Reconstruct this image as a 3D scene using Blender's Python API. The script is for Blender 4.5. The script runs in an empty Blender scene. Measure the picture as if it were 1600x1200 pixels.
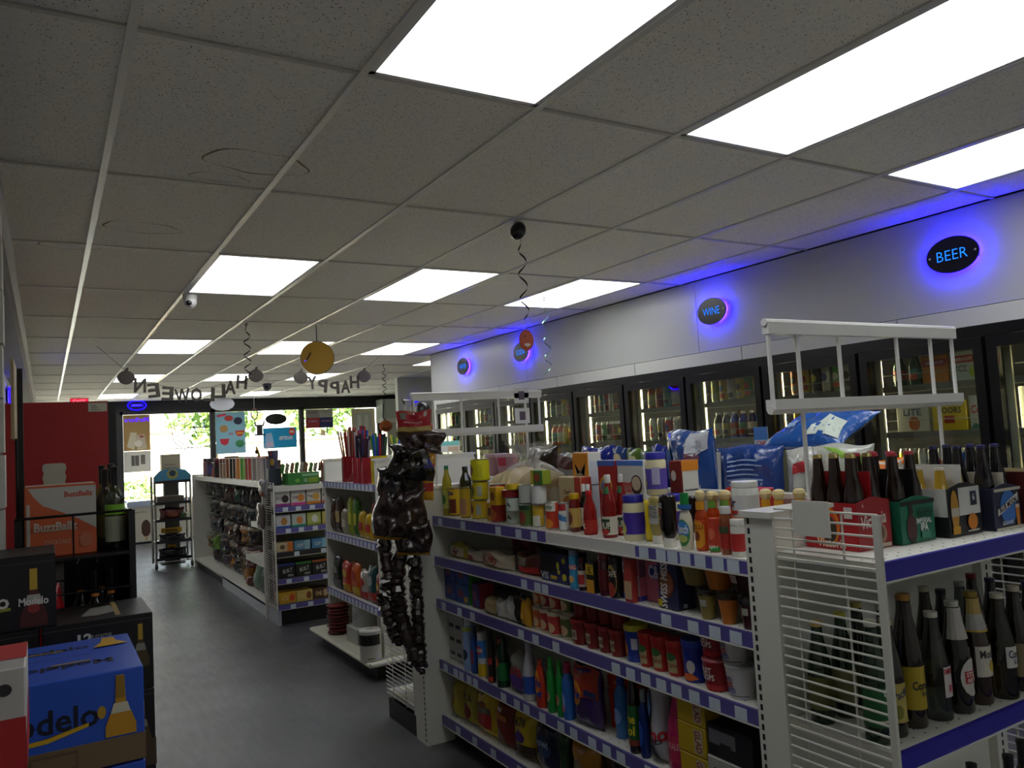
import bpy, bmesh, math, random
from mathutils import Vector, Matrix, Euler
from math import sin, cos, pi, sqrt
rnd = random.Random(7)
SC = bpy.context.scene
COL = SC.collection

# ------------------------------------------------------------------ camera, sky, sun, exposure
cam_d = bpy.data.cameras.new('camera')
cam_d.sensor_fit = 'HORIZONTAL'
cam_d.sensor_width = 36.0
cam_d.lens = 1222.85 / 1600.0 * 36.0
cam_d.clip_start, cam_d.clip_end = 0.02, 200
cam = bpy.data.objects.new('camera', cam_d)
COL.objects.link(cam)
_rx, _ry, _rz = -.0661, -.5398, -.0558
_M = (Matrix.Rotation(_rz, 3, 'Z') @ Matrix.Rotation(_rx, 3, 'X') @ Matrix.Rotation(_ry, 3, 'Y'))
_W = Matrix(((1, 0, 0), (0, 0, -1), (0, 1, 0)))          # world -> level camera axes (x right, y down, z ahead)
_R = _M @ _W
_B = Matrix((_R[0], -_R[1], -_R[2])).transposed()
cam.matrix_world = Matrix.Translation((0, 0, 1.6)) @ _B.to_4x4()
SC.camera = cam

world = bpy.data.worlds.new('sky')
SC.world = world
world.use_nodes = True
_nt = world.node_tree
_bg = _nt.nodes['Background']
_sky = _nt.nodes.new('ShaderNodeTexSky')
_sky.sky_type = 'HOSEK_WILKIE'
_sky.sun_direction = (0.35, 0.45, 0.82)
_sky.turbidity = 9.0
_nt.links.new(_sky.outputs[0], _bg.inputs[0])
_bg.inputs[1].default_value = 13.0

_s = bpy.data.lights.new('sun', 'SUN')
_s.energy = 60.0
_s.angle = 0.01
_s.color = (1.0, .95, .86)
sun = bpy.data.objects.new('sun', _s)
COL.objects.link(sun)
sun.rotation_euler = Euler((math.radians(38), math.radians(-40), 0))

SC.view_settings.view_transform = 'Standard'
SC.view_settings.look = 'None'
SC.view_settings.exposure = 0.28
SC.cycles.max_bounces = 14
SC.cycles.diffuse_bounces = 9
SC.cycles.glossy_bounces = 4
SC.cycles.transparent_max_bounces = 16
SC.view_settings.gamma = 1.0
SC.view_settings.use_curve_mapping = False
PANEL_STRENGTH = 3.7

# ------------------------------------------------------------------ materials
def lin(h):
    if isinstance(h, (tuple, list)):
        return tuple(h)
    h = h.lstrip('#')
    out = []
    for i in (0, 2, 4):
        c = int(h[i:i + 2], 16) / 255.0
        out.append(c / 12.92 if c <= .04045 else ((c + .055) / 1.055) ** 2.4)
    return tuple(out)

_MC = {}
def mat(col, rough=.5, metal=0.0, spec=.5, emit=0.0, trans=0.0, noise=None, bump=None, alpha=1.0, coat=0.0):
    key = (col, rough, metal, spec, emit, trans, noise, bump, alpha, coat)
    if key in _MC:
        return _MC[key]
    m = bpy.data.materials.new('mat_' + str(len(_MC)))
    m.use_nodes = True
    nt = m.node_tree
    b = nt.nodes['Principled BSDF']
    c = lin(col)
    b.inputs['Base Color'].default_value = (*c, 1)
    b.inputs['Roughness'].default_value = rough
    b.inputs['Metallic'].default_value = metal
    b.inputs['Specular IOR Level'].default_value = spec
    b.inputs['Transmission Weight'].default_value = trans
    b.inputs['Alpha'].default_value = alpha
    b.inputs['Coat Weight'].default_value = coat
    if emit:
        b.inputs['Emission Color'].default_value = (*c, 1)
        b.inputs['Emission Strength'].default_value = emit
    if noise or bump:
        tc = nt.nodes.new('ShaderNodeTexCoord')
        nz = nt.nodes.new('ShaderNodeTexNoise')
        nz.inputs['Scale'].default_value = (noise or bump)[0]
        nz.inputs['Detail'].default_value = 5
        nt.links.new(tc.outputs['Object'], nz.inputs['Vector'])
        if noise:
            cr = nt.nodes.new('ShaderNodeValToRGB')
            a = noise[1]
            cr.color_ramp.elements[0].position = .3
            cr.color_ramp.elements[1].position = .7
            cr.color_ramp.elements[0].color = tuple(v * (1 - a) for v in c) + (1,)
            cr.color_ramp.elements[1].color = tuple(min(1, v * (1 + a)) for v in c) + (1,)
            nt.links.new(nz.outputs['Fac'], cr.inputs[0])
            nt.links.new(cr.outputs[0], b.inputs['Base Color'])
        if bump:
            bp = nt.nodes.new('ShaderNodeBump')
            bp.inputs['Strength'].default_value = bump[1]
            bp.inputs['Distance'].default_value = .01
            nt.links.new(nz.outputs['Fac'], bp.inputs['Height'])
            nt.links.new(bp.outputs[0], b.inputs['Normal'])
    _MC[key] = m
    return m

def glass(tint='#ffffff', refl=.10, rough=.02):
    key = ('glass', tint, refl, rough)
    if key in _MC:
        return _MC[key]
    m = bpy.data.materials.new('glass_' + str(len(_MC)))
    m.use_nodes = True
    nt = m.node_tree
    for n in list(nt.nodes):
        if n.type == 'BSDF_PRINCIPLED':
            nt.nodes.remove(n)
    out = [n for n in nt.nodes if n.type == 'OUTPUT_MATERIAL'][0]
    t = nt.nodes.new('ShaderNodeBsdfTransparent')
    t.inputs[0].default_value = (*lin(tint), 1)
    g = nt.nodes.new('ShaderNodeBsdfGlossy')
    g.inputs['Roughness'].default_value = rough
    mx = nt.nodes.new('ShaderNodeMixShader')
    lw = nt.nodes.new('ShaderNodeLayerWeight')
    lw.inputs[0].default_value = .35
    mp = nt.nodes.new('ShaderNodeMapRange')
    mp.inputs['To Min'].default_value = refl * .5
    mp.inputs['To Max'].default_value = min(1, refl * 4)
    nt.links.new(lw.outputs['Fresnel'], mp.inputs['Value'])
    nt.links.new(mp.outputs[0], mx.inputs[0])
    nt.links.new(t.outputs[0], mx.inputs[1])
    nt.links.new(g.outputs[0], mx.inputs[2])
    nt.links.new(mx.outputs[0], out.inputs[0])
    _MC[key] = m
    return m

def emis(col, s):
    key = ('emis', col, s)
    if key in _MC:
        return _MC[key]
    m = bpy.data.materials.new('glow_' + str(len(_MC)))
    m.use_nodes = True
    nt = m.node_tree
    for n in list(nt.nodes):
        if n.type == 'BSDF_PRINCIPLED':
            nt.nodes.remove(n)
    out = [n for n in nt.nodes if n.type == 'OUTPUT_MATERIAL'][0]
    e = nt.nodes.new('ShaderNodeEmission')
    e.inputs[0].default_value = (*lin(col), 1)
    e.inputs[1].default_value = s
    nt.links.new(e.outputs[0], out.inputs[0])
    _MC[key] = m
    return m

WHITE = mat('#dcdcd2', .45)
WHITEM = mat('#d2d2c8', .38)
BLACK = mat('#0b0b0c', .45)
BLACKG = mat('#0a0a0b', .25)
BLUERAIL = mat('#5b559a', .3)
TAG = mat('#c9d6e2', .6)
CHROME = mat('#b8b8b8', .25, 1.0)

# ------------------------------------------------------------------ mesh helpers
class MB:
    """collects faces, then links them as ONE mesh object"""
    def __init__(s):
        s.v, s.f, s.mi = [], [], []
    def add(s, verts, faces, mi=0, M=None):
        o = len(s.v)
        s.v += [tuple(M @ Vector(p)) if M else tuple(p) for p in verts]
        s.f += [tuple(o + i for i in f) for f in faces]
        s.mi += [mi] * len(faces)
        return s
    def box(s, a, b, mi=0, M=None):
        x0, y0, z0 = a
        x1, y1, z1 = b
        return s.add([(x0, y0, z0), (x1, y0, z0), (x1, y1, z0), (x0, y1, z0), (x0, y0, z1), (x1, y0, z1), (x1, y1, z1), (x0, y1, z1)],
                     [(0, 3, 2, 1), (4, 5, 6, 7), (0, 1, 5, 4), (1, 2, 6, 5), (2, 3, 7, 6), (3, 0, 4, 7)], mi, M)
    def tube(s, pts, r, n=6, mi=0):
        pts = [Vector(p) for p in pts]
        rings = []
        for i, p in enumerate(pts):
            d = (pts[min(i + 1, len(pts) - 1)] - pts[max(i - 1, 0)]).normalized()
            up = Vector((0, 0, 1)) if abs(d.z) < .9 else Vector((1, 0, 0))
            a = d.cross(up).normalized()
            b = d.cross(a)
            rr = r[i] if isinstance(r, (list, tuple)) else r
            rings.append([p + (a * cos(2 * pi * k / n) + b * sin(2 * pi * k / n)) * rr for k in range(n)])
        o = len(s.v)
        for rg in rings:
            s.v += [tuple(q) for q in rg]
        for i in range(len(rings) - 1):
            for k in range(n):
                s.f.append((o + i * n + k, o + i * n + (k + 1) % n, o + (i + 1) * n + (k + 1) % n, o + (i + 1) * n + k))
                s.mi.append(mi)
        s.f.append(tuple(o + k for k in range(n))[::-1]); s.mi.append(mi)
        s.f.append(tuple(o + (len(rings) - 1) * n + k for k in range(n))); s.mi.append(mi)
        return s
    def lathe(s, prof, n=20, mi=0, M=None, close=True):
        """prof: (r, z) bottom to top"""
        o = len(s.v)
        vs, fs = [], []
        for r, z in prof:
            vs += [(r * sin(2 * pi * k / n), -r * cos(2 * pi * k / n), z) for k in range(n)]
        for i in range(len(prof) - 1):
            for k in range(n):
                fs.append((i * n + k, i * n + (k + 1) % n, (i + 1) * n + (k + 1) % n, (i + 1) * n + k))
        if close:
            fs.append(tuple(range(n))[::-1])
            fs.append(tuple((len(prof) - 1) * n + k for k in range(n)))
        return s.add(vs, fs, mi, M)
    def ell(s, c, rad, seg=12, rings=8, mi=0, M=None):
        vs, fs = [], []
        for i in range(rings + 1):
            t = -pi / 2 + pi * i / rings
            for k in range(seg):
                a = 2 * pi * k / seg
                vs.append((c[0] + rad[0] * cos(t) * cos(a), c[1] + rad[1] * cos(t) * sin(a), c[2] + rad[2] * sin(t)))
        for i in range(rings):
            for k in range(seg):
                fs.append((i * seg + k, i * seg + (k + 1) % seg, (i + 1) * seg + (k + 1) % seg, (i + 1) * seg + k))
        return s.add(vs, fs, mi, M)
    def prism(s, poly, y0, y1, mi=0, M=None):
        """poly in x,z; extruded along y"""
        n = len(poly)
        vs = [(x, y0, z) for x, z in poly] + [(x, y1, z) for x, z in poly]
        fs = [tuple(range(n)), tuple(range(2 * n - 1, n - 1, -1))] + [(i + n, (i + 1) % n + n, (i + 1) % n, i) for i in range(n)]
        return s.add(vs, fs, mi, M)
    def mesh(s, name='mesh', smooth=None):
        me = bpy.data.meshes.new(name)
        me.from_pydata(s.v, [], s.f)
        if any(s.mi):
            me.polygons.foreach_set('material_index', s.mi)
        me.update()
        if smooth is not None:
            me.polygons.foreach_set('use_smooth', [True] * len(me.polygons))
            try:
                me.set_sharp_from_angle(angle=smooth)
            except Exception:
                pass
        return me

def link(name, me, m, parent=None, loc=None, rot=None):
    o = bpy.data.objects.new(name, me)
    ms = m if isinstance(m, (list, tuple)) else [m]
    if me is not None and not me.materials:
        for q in ms:
            me.materials.append(q)
    elif me is not None and me.materials[0] != ms[0]:
        for i, q in enumerate(ms):                       # shared mesh, own material: set on the object
            if i < len(o.material_slots):
                o.material_slots[i].link = 'OBJECT'
                o.material_slots[i].material = q
    COL.objects.link(o)
    if parent:
        o.parent = parent
    if loc is not None:
        o.location = loc
    if rot is not None:
        o.rotation_euler = rot if isinstance(rot, (tuple, list, Euler)) else (0, 0, rot)
    return o

def part(name, mb, m, parent, smooth=None, label=None, loc=None, rot=None, kind=None):
    me = mb.mesh(name, smooth) if isinstance(mb, MB) else mb
    o = link(name, me, m, parent, loc, rot)
    if label:
        o['label'] = label
    if kind:
        o['kind'] = kind
    return o

def tag(o, label, cat, group=None):
    o['label'] = label
    o['category'] = cat
    if group:
        o['group'] = group
    return o

def thing(name, label, cat, loc=(0, 0, 0), rot=0.0, group=None):
    o = bpy.data.objects.new(name, None)
    COL.objects.link(o)
    o.empty_display_size = .05
    o.location = loc
    o.rotation_euler = rot if isinstance(rot, (tuple, list)) else (0, 0, rot)
    return tag(o, label, cat, group)

def struct(name, mb, m, parent=None, smooth=None):
    o = link(name, mb.mesh(name, smooth) if isinstance(mb, MB) else mb, m, parent)
    if not parent:
        o['kind'] = 'structure'
    return o

def boxmb(a, b):
    return MB().box(a, b)

_TC = {}
def text_flat(s, h, bold=0.0, width=None, shear=0.0):
    """vertices/faces of a line of text in x,z, centred, cap height h"""
    key = (s, bold, shear)
    if key not in _TC:
        c = bpy.data.curves.new('txt', 'FONT')
        c.body = s
        c.size = 1.0
        c.resolution_u = 2
        c.align_x = 'CENTER'
        c.offset = bold
        c.shear = shear
        o = bpy.data.objects.new('txt', c)
        me = bpy.data.meshes.new_from_object(o)
        vs = [(v.co.x, v.co.y) for v in me.vertices]
        fs = [tuple(p.vertices) for p in me.polygons]
        bpy.data.objects.remove(o)
        bpy.data.curves.remove(c)
        bpy.data.meshes.remove(me)
        if vs:
            x0, x1 = min(v[0] for v in vs), max(v[0] for v in vs)
            y0, y1 = min(v[1] for v in vs), max(v[1] for v in vs)
            vs = [((x - (x0 + x1) / 2) / (y1 - y0), (y - (y0 + y1) / 2) / (y1 - y0)) for x, y in vs]
        _TC[key] = (vs, fs)
    vs, fs = _TC[key]
    sx = h
    if width and vs:
        sx = width / (max(v[0] for v in vs) - min(v[0] for v in vs))
    return [(x * sx, z * h) for x, z in vs], fs
# ------------------------------------------------------------------ packaged goods: round, boxed and bagged
PROF = {   # body (r, z), cap (r, z), label band (z0, z1); all in fractions of the widest radius and the height
 'can': ([(.0, .0), (.95, .0), (1, .02), (1, .98), (.96, 1), (.9, .985), (0, .985)], None, (.05, .95)),
 'drink': ([(0, .0), (.72, .0), (.96, .05), (1, .09), (1, .88), (.8, .965), (.8, 1), (.72, .985), (0, .98)], None, (.1, .87)),
 'spice': ([(0, 0), (.9, 0), (.95, .02), (.95, .82), (0, .82)], [(1, .82), (1, .98), (.96, 1), (0, 1)], (.08, .74)),
 'jar': ([(0, 0), (.92, 0), (1, .04), (1, .66), (.96, .76), (.8, .83), (.8, .85)], [(.86, .85), (.88, .86), (.88, .985), (.84, 1), (0, 1)], (.12, .62)),
 'widejar': ([(0, 0), (.94, 0), (1, .03), (1, .78), (.9, .84)], [(.97, .84), (.97, .985), (.93, 1), (0, 1)], (.14, .62)),
 'ketchup': ([(0, 0), (.92, 0), (1, .03), (1, .34), (.94, .42), (.98, .5), (.78, .66), (.42, .82), (.36, .87)], [(.4, .87), (.42, .88), (.42, .985), (.38, 1), (0, 1)], (.05, .34)),
 'sauce': ([(0, 0), (.94, 0), (1, .03), (1, .52), (.86, .62), (.42, .74), (.38, .84)], [(.42, .84), (.42, .985), (.36, 1), (0, 1)], (.1, .5)),
 'knob': ([(0, 0), (.94, 0), (1, .03), (1, .53), (.9, .6), (.6, .67), (.56, .82)], [(.5, .82), (.66, .86), (.8, .92), (.66, .975), (.3, 1), (0, 1)], (.03, .52)),
 'ranch': ([(0, 0), (.82, 0), (.9, .02), (1, .28), (.97, .46), (.8, .6), (.54, .68), (.52, .7)], [(.58, .7), (.6, .71), (.58, .985), (.54, 1), (0, 1)], None),
 'upside': ([(0, .17), (.62, .17), (.8, .22), (1, .34), (1, .9), (.96, .97), (.8, 1), (0, 1)], [(0, 0), (.7, 0), (.74, .01), (.7, .17), (0, .17)], None),
 'oil': ([(0, 0), (.94, 0), (1, .02), (1, .62), (.9, .72), (.5, .84), (.42, .92)], [(.46, .92), (.46, .99), (.42, 1), (0, 1)], (.14, .5)),
 'wine': ([(0, 0), (.94, 0), (1, .015), (1, .58), (.94, .64), (.5, .72), (.36, .77), (.34, .93)], [(.38, .76), (.37, .94), (.4, .95), (.4, .995), (0, 1)], (.14, .46)),
 'beer': ([(0, 0), (.94, 0), (1, .02), (1, .54), (.93, .61), (.68, .71), (.58, .8), (.47, .955)], [(.49, .955), (.52, .96), (.47, .995), (0, 1)], (.18, .48)),
 'forty': ([(0, 0), (.94, 0), (1, .015), (1, .5), (.96, .56), (.74, .7), (.54, .82), (.45, .93), (.48, .935), (.48, .95)], [(.48, .945), (.49, .995), (0, 1)], (.14, .46)),
 'juice': ([(0, 0), (.9, 0), (1, .02), (1, .3), (.93, .36), (1, .42), (1, .62), (.8, .76), (.46, .86), (.44, .9)], [(.5, .9), (.5, .99), (0, 1)], (.1, .58)),
 'tub': ([(0, 0), (.76, 0), (.79, .01), (.95, .86), (0, .86)], [(1, .84), (1, .97), (.97, 1), (.8, .985), (0, .985)], (.12, .74)),
 'cup': ([(0, 0), (.72, 0), (.75, .015), (.97, .93), (0, .93)], [(1, .93), (1, .975), (.96, 1), (0, 1)], (.1, .84)),
 'bowl': ([(0, 0), (.58, 0), (.64, .02), (.9, .72), (.93, .8), (0, .8)], [(1, .8), (1, .88), (.94, .92), (.86, 1), (0, 1)], None),
 'canister': ([(0, 0), (.97, 0), (1, .01), (1, .86), (0, .86)], [(.96, .86), (.98, .87), (.98, .98), (.9, 1), (0, 1)], (.04, .84)),
 'aerosol': ([(0, 0), (.95, 0), (1, .015), (1, .74), (.9, .79), (.62, .83)], [(.66, .82), (.68, .83), (.64, .985), (.5, 1), (0, 1)], (.05, .72)),
 'detergent': ([(0, 0), (.9, 0), (1, .03), (1, .6), (.9, .72), (.56, .8), (.5, .82)], [(.56, .82), (.58, .83), (.54, .985), (.48, 1), (0, 1)], None),
 'bleach': ([(0, 0), (.96, 0), (1, .02), (1, .44), (.94, .54), (.6, .74), (.44, .82)], [(.5, .82), (.52, .83), (.48, .99), (0, 1)], (.12, .42)),
 'roll': ([(0, .0), (.9, 0), (1, .03), (1, .96), (.92, 1), (.34, 1), (.3, .94), (0, .94)], None, None),
 'tube': ([(0, 0), (1, 0), (1, .9), (0, .9)], [(1.03, .9), (1.03, 1), (0, 1)], (.05, .85)),
 'jug': ([(0, 0), (.95, 0), (1, .02), (1, .5), (.96, .62), (.7, .78), (.4, .87), (.36, .9)], [(.42, .9), (.42, .99), (0, 1)], (.14, .5)),
}
NAMES = {'drink': ('body', 'lid'), 'can': ('body', 'lid')}

def mm(c, rough=.42):
    if not isinstance(c, str):
        return c
    if c.startswith('g:'):
        return mat(c[2:], .07, 0, .6, coat=.3)
    if c.startswith('t:'):
        return glass(c[2:], .12)
    if c.startswith('m:'):
        return mat(c[2:], .28, .9)
    if c.startswith('p:'):
        return mat(c[2:], .2, 0, .5)
    return mat(c, rough)

_PC = {}
def decor(parts, S, spec, off=.0008):
    for d in spec:
        k = d[0]
        mb = MB()
        if k == 'rect':
            _, nm, u0, u1, v0, v1, c = d
            nu, nv = 8, 4
            vs = [S(u0 + (u1 - u0) * i / nu, v0 + (v1 - v0) * j / nv, off) for j in range(nv + 1) for i in range(nu + 1)]
            fs = [(j * (nu + 1) + i, j * (nu + 1) + i + 1, (j + 1) * (nu + 1) + i + 1, (j + 1) * (nu + 1) + i) for j in range(nv) for i in range(nu)]
            mb.add(vs, fs)
        elif k == 'oval':
            _, nm, uc, vc, ru, rv, c = d
            n = 16
            vs = [S(uc, vc, off)] + [S(uc + ru * q * cos(2 * pi * i / n), vc + rv * q * sin(2 * pi * i / n), off) for q in (.55, 1) for i in range(n)]
            fs = [(0, 1 + i, 1 + (i + 1) % n) for i in range(n)] + [(1 + i, 1 + n + i, 1 + n + (i + 1) % n, 1 + (i + 1) % n) for i in range(n)]
            mb.add(vs, fs)
        elif k == 'poly':
            _, nm, pts, c = d
            pts = list(pts)
            cu, cv, n = sum(q[0] for q in pts) / len(pts), sum(q[1] for q in pts) / len(pts), len(pts)
            fine = []
            for (a, b), (c2, d2) in zip(pts, pts[1:] + pts[:1]):
                fine += [(a + (c2 - a) * i / 3, b + (d2 - b) * i / 3) for i in range(3)]
            n = len(fine)
            vs = [S(cu, cv, off)] + [S(cu + (a - cu) * q, cv + (b - cv) * q, off) for q in (.35, .7, 1) for a, b in fine]
            fs = [(0, 1 + i, 1 + (i + 1) % n) for i in range(n)]
            for k in (0, 1):
                fs += [(1 + k * n + i, 1 + k * n + n + i, 1 + k * n + n + (i + 1) % n, 1 + k * n + (i + 1) % n) for i in range(n)]
            mb.add(vs, fs)
        elif k == 'text':
            _, s, uc, vc, hv, c, wu = d[:7]
            bold = d[7] if len(d) > 7 else .02
            shear = d[8] if len(d) > 8 else 0
            ang = d[9] if len(d) > 9 else 0
            vs, fs = text_flat(s, hv, bold, wu, shear)
            ca, sa = cos(ang), sin(ang)
            hw, hh = S.size
            vs = [S(uc + (x * ca - z * sa) / hw, vc + (x * sa + z * ca) / hh, off) for x, z in vs]
            mb.add(vs, fs)
            nm = 'lettering'
        me = mb.mesh(nm)
        parts.append((nm, me, mm(c, .5)))
        off += .0006

def make(kind, w, h, d, cols, dec):
    key = (kind, round(w, 4), round(h, 4), round(d, 4), cols, dec)
    if key in _PC:
        return _PC[key]
    parts = []
    if kind in PROF:
        body, cap, lab = PROF[kind]
        r = w / 2
        kd = d / w
        MS = Matrix.Diagonal((1, kd, 1, 1))
        n = 12 if w < .05 else 16
        def rad(z):
            for (r0, z0), (r1, z1) in zip(body, body[1:]):
                if z0 <= z <= z1 and z1 > z0:
                    return (r0 + (r1 - r0) * (z - z0) / (z1 - z0)) * r
            return r * .9
        parts.append(('body', MB().lathe([(a * r, b * h) for a, b in body], n, 0, MS).mesh('body', .6), mm(cols[0], .3)))
        if cap and len(cols) > 1 and cols[1]:
            parts.append(('lid' if kind in ('jar', 'widejar', 'tub', 'cup', 'bowl', 'canister') else 'cap', MB().lathe([(a * r, b * h) for a, b in cap], n, 0, MS).mesh('cap', .6), mm(cols[1], .35)))
        if lab and len(cols) > 2 and cols[2]:
            z0, z1 = lab
            zz = [z0 + (z1 - z0) * i / 3 for i in range(4)]
            parts.append(('label', MB().lathe([(rad(z) + .0007, z * h) for z in zz], n, 0, MS, close=False).mesh('label', .6), mm(cols[2], .4)))
        def S(u, v, off=0):
            q = rad(v) + .0007 + off
            return (q * sin(u * 1.3), -q * kd * cos(u * 1.3), v * h)
        S.size = (1.3 * r, h)
        decor(parts, S, dec)
    elif kind == 'box':
        bm = bmesh.new()
        bmesh.ops.create_cube(bm, size=1)
        bmesh.ops.scale(bm, vec=(w, d, h), verts=bm.verts)
        bmesh.ops.translate(bm, vec=(0, 0, h / 2), verts=bm.verts)
        bmesh.ops.bevel(bm, geom=list(bm.edges), offset=min(.003, .08 * min(w, d, h)), segments=1, affect='EDGES')
        for f in bm.faces:
            nx, ny, nz = (abs(q) for q in f.normal)
            f.material_index = 0 if ny > .6 else (1 if nx > .6 else 2 if nz > .6 else 0)
        me = bpy.data.meshes.new('carton')
        bm.to_mesh(me)
        bm.free()
        c = list(cols) + [cols[-1]] * (3 - len(cols))
        parts.append(('carton', me, [mm(q, .45) for q in c[:3]]))
        def F(u, v, off=0):
            return (u * w / 2, -d / 2 - off, v * h)
        F.size = (w / 2, h)
        def R(u, v, off=0):
            return (w / 2 + off, u * d / 2, v * h)
        R.size = (d / 2, h)
        def L(u, v, off=0):
            return (-w / 2 - off, -u * d / 2, v * h)
        L.size = (d / 2, h)
        def T(u, v, off=0):
            return (u * w / 2, -d / 2 + v * d, h + off)
        T.size = (w / 2, d)
        for face, fn in (('f', F), ('r', R), ('l', L), ('t', T)):
            decor(parts, fn, [q[1:] for q in dec if q[0] == face])
    elif kind in ('bag', 'crumple', 'wrinkle'):
        nu, nv = (10, 14) if kind == 'bag' else (18, 20)
        amp = {'bag': 0, 'crumple': .75, 'wrinkle': .38}[kind]
        from mathutils import noise as _nz
        t = d / 2
        rr = random.Random(hash((round(w, 3), round(h, 3), str(cols[0]))) % 9999 if False else int(w * 1000 + h * 777))
        ph = [rr.uniform(0, 6) for _ in range(4)]
        def S(u, v, off=0, sgn=1):
            e = max(0, 1 - (2 * v - 1) ** 6)
            b = t * (max(0, 1 - u * u) ** .55) * e
            b += .007 * e * (1 - u * u) * sin(5 * u + ph[0] + 4 * v) * sin(8 * v + ph[1])
            if amp:
                q = Vector((u * w * 11 + ph[0], v * h * 11 + ph[1], ph[2]))
                b += t * amp * e * (1 - abs(u) ** 3) * (_nz.noise(q) + .5 * _nz.noise(q * 2.3))
            b = max(b, .0006)
            pinch = 1 - .07 * (1 - (2 * v - 1) ** 2) + .015 * sin(9 * v + ph[2]) + (.12 * sin(6 * v + ph[0]) if kind == 'crumple' else 0)
            return (u * w / 2 * pinch, -sgn * (b + off), v * h + .006 * sin(4 * u + ph[3]) * v)
        S.size = (w / 2, h)
        vs, fs = [], []
        for sg in (1, -1):
            o = len(vs)
            for j in range(nv + 1):
                for i in range(nu + 1):
                    vs.append(S(-1 + 2 * i / nu, j / nv, 0, sg))
            for j in range(nv):
                for i in range(nu):
                    q = (o + j * (nu + 1) + i, o + j * (nu + 1) + i + 1, o + (j + 1) * (nu + 1) + i + 1, o + (j + 1) * (nu + 1) + i)
                    fs.append(q if sg == 1 else q[::-1])
        n1 = (nu + 1) * (nv + 1)
        ring = [j * (nu + 1) for j in range(nv + 1)] + [nv * (nu + 1) + i for i in range(1, nu + 1)] + [j * (nu + 1) + nu for j in range(nv - 1, -1, -1)] + [i for i in range(nu - 1, 0, -1)]
        for a, b in zip(ring, ring[1:] + ring[:1]):
            fs.append((a, b, n1 + b, n1 + a))
        parts.append(('pouch', MB().add(vs, fs).mesh('pouch', 1.2), mat(cols[0], .22 if kind == 'bag' else .13, 0, .5, bump=(60, .25) if kind == 'bag' else (35, .6), coat=.2 if kind == 'bag' else .6) if not cols[0].startswith('t:') else mm(cols[0])))
        decor(parts, S, dec, .0022)
    _PC[key] = parts
    return parts

def P(name, cat, label, kind, x, y, z, w, h, d=None, rot=0.0, cols=('#888888',), dec=(), group=None):
    """a packaged product: one Empty at its base and a mesh for each of its parts"""
    o = thing(name, label, cat, (x, y, z + .0009), rot, group)
    for nm, me, m in make(kind, w, h, d or w, tuple(cols), tuple(dec)):
        link(nm, me, m, o)
    return o
# ------------------------------------------------------------------ ceiling
CH = 2.7
GX0, GDX = .2065, .6226
GY0, GDY = 2.1527, 1.1786
LIGHT_COLS, LIGHT_ROWS = (1, 3, 5), (-4, -1, 2, 5, 8, 11)
ceil = struct('ceiling', boxmb((-.6, -3.2, CH + .05), (9.2, 17.4, CH + .1)), mat('#8c8a84', .9))

def tile_material():
    m = mat('#eeebe0', .92, noise=(90, .07))
    if 'speck' in m.name:
        return m
    nt = m.node_tree
    b = nt.nodes['Principled BSDF']
    cr = [n for n in nt.nodes if n.type == 'VALTORGB'][0]
    tc = [n for n in nt.nodes if n.type == 'TEX_COORD'][0]
    v = nt.nodes.new('ShaderNodeTexVoronoi')
    v.inputs['Scale'].default_value = 75
    lt = nt.nodes.new('ShaderNodeMath'); lt.operation = 'LESS_THAN'; lt.inputs[1].default_value = .16
    mx = nt.nodes.new('ShaderNodeMix'); mx.data_type = 'RGBA'
    nt.links.new(tc.outputs['Object'], v.inputs['Vector'])
    nt.links.new(v.outputs['Distance'], lt.inputs[0])
    nt.links.new(lt.outputs[0], mx.inputs[0])
    nt.links.new(cr.outputs[0], mx.inputs[6])
    mx.inputs[7].default_value = (.06, .058, .05, 1)
    nt.links.new(mx.outputs[2], b.inputs['Base Color'])
    m.name = 'speckled_tile'
    return m
TILE = tile_material()
GRID = mat('#d2d1c9', .35)
GRIDH = mat('#bdbbb1', .5)
tile_me = None
for k in range(-1, 7):
    for j in range(-5, 13):
        if k in LIGHT_COLS and j in LIGHT_ROWS:
            continue
        x0, y0 = GX0 + k * GDX, GY0 + j * GDY
        x1, y1 = x0 + GDX, y0 + GDY
        if y0 < -3.1:
            continue
        xa = max(x0, -.15); xb = min(x1, 4.3) if y0 < 8.6 else x1
        w = .011
        mb = MB().box((xa + w, y0 + w, CH + .007), (xb - w, y1 - w, CH + .022))
        part('ceiling_tile', mb, TILE, ceil)
for k in range(7, 13):
    for j in range(5, 13):
        x0, y0 = GX0 + k * GDX, GY0 + j * GDY
        part('ceiling_tile', MB().box((x0 + .011, max(y0, 9.2) + .011, CH + .007), (x0 + GDX - .011, y0 + GDY - .011, CH + .022)), TILE, ceil)
for k in range(0, 14):
    x = GX0 + k * GDX
    part('grid_bar', boxmb((x - .0125, -3.1 if k < 7 else 9.2, CH), (x + .0125, 17.2, CH + .02)), GRID, ceil)
for j in range(-4, 14):
    y = GY0 + j * GDY
    part('grid_bar', boxmb((-.15, y - .009, CH + .001), (4.3 if y < 9.2 else 8.5, y + .009, CH + .02)), GRIDH, ceil)
part('edge_trim', boxmb((-.16, -3.1, CH - .03), (-.13, 17.2, CH + .02)), mat('#b4b4ae', .3), ceil)
STAIN = mat('#8f7f5c', .9)
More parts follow.
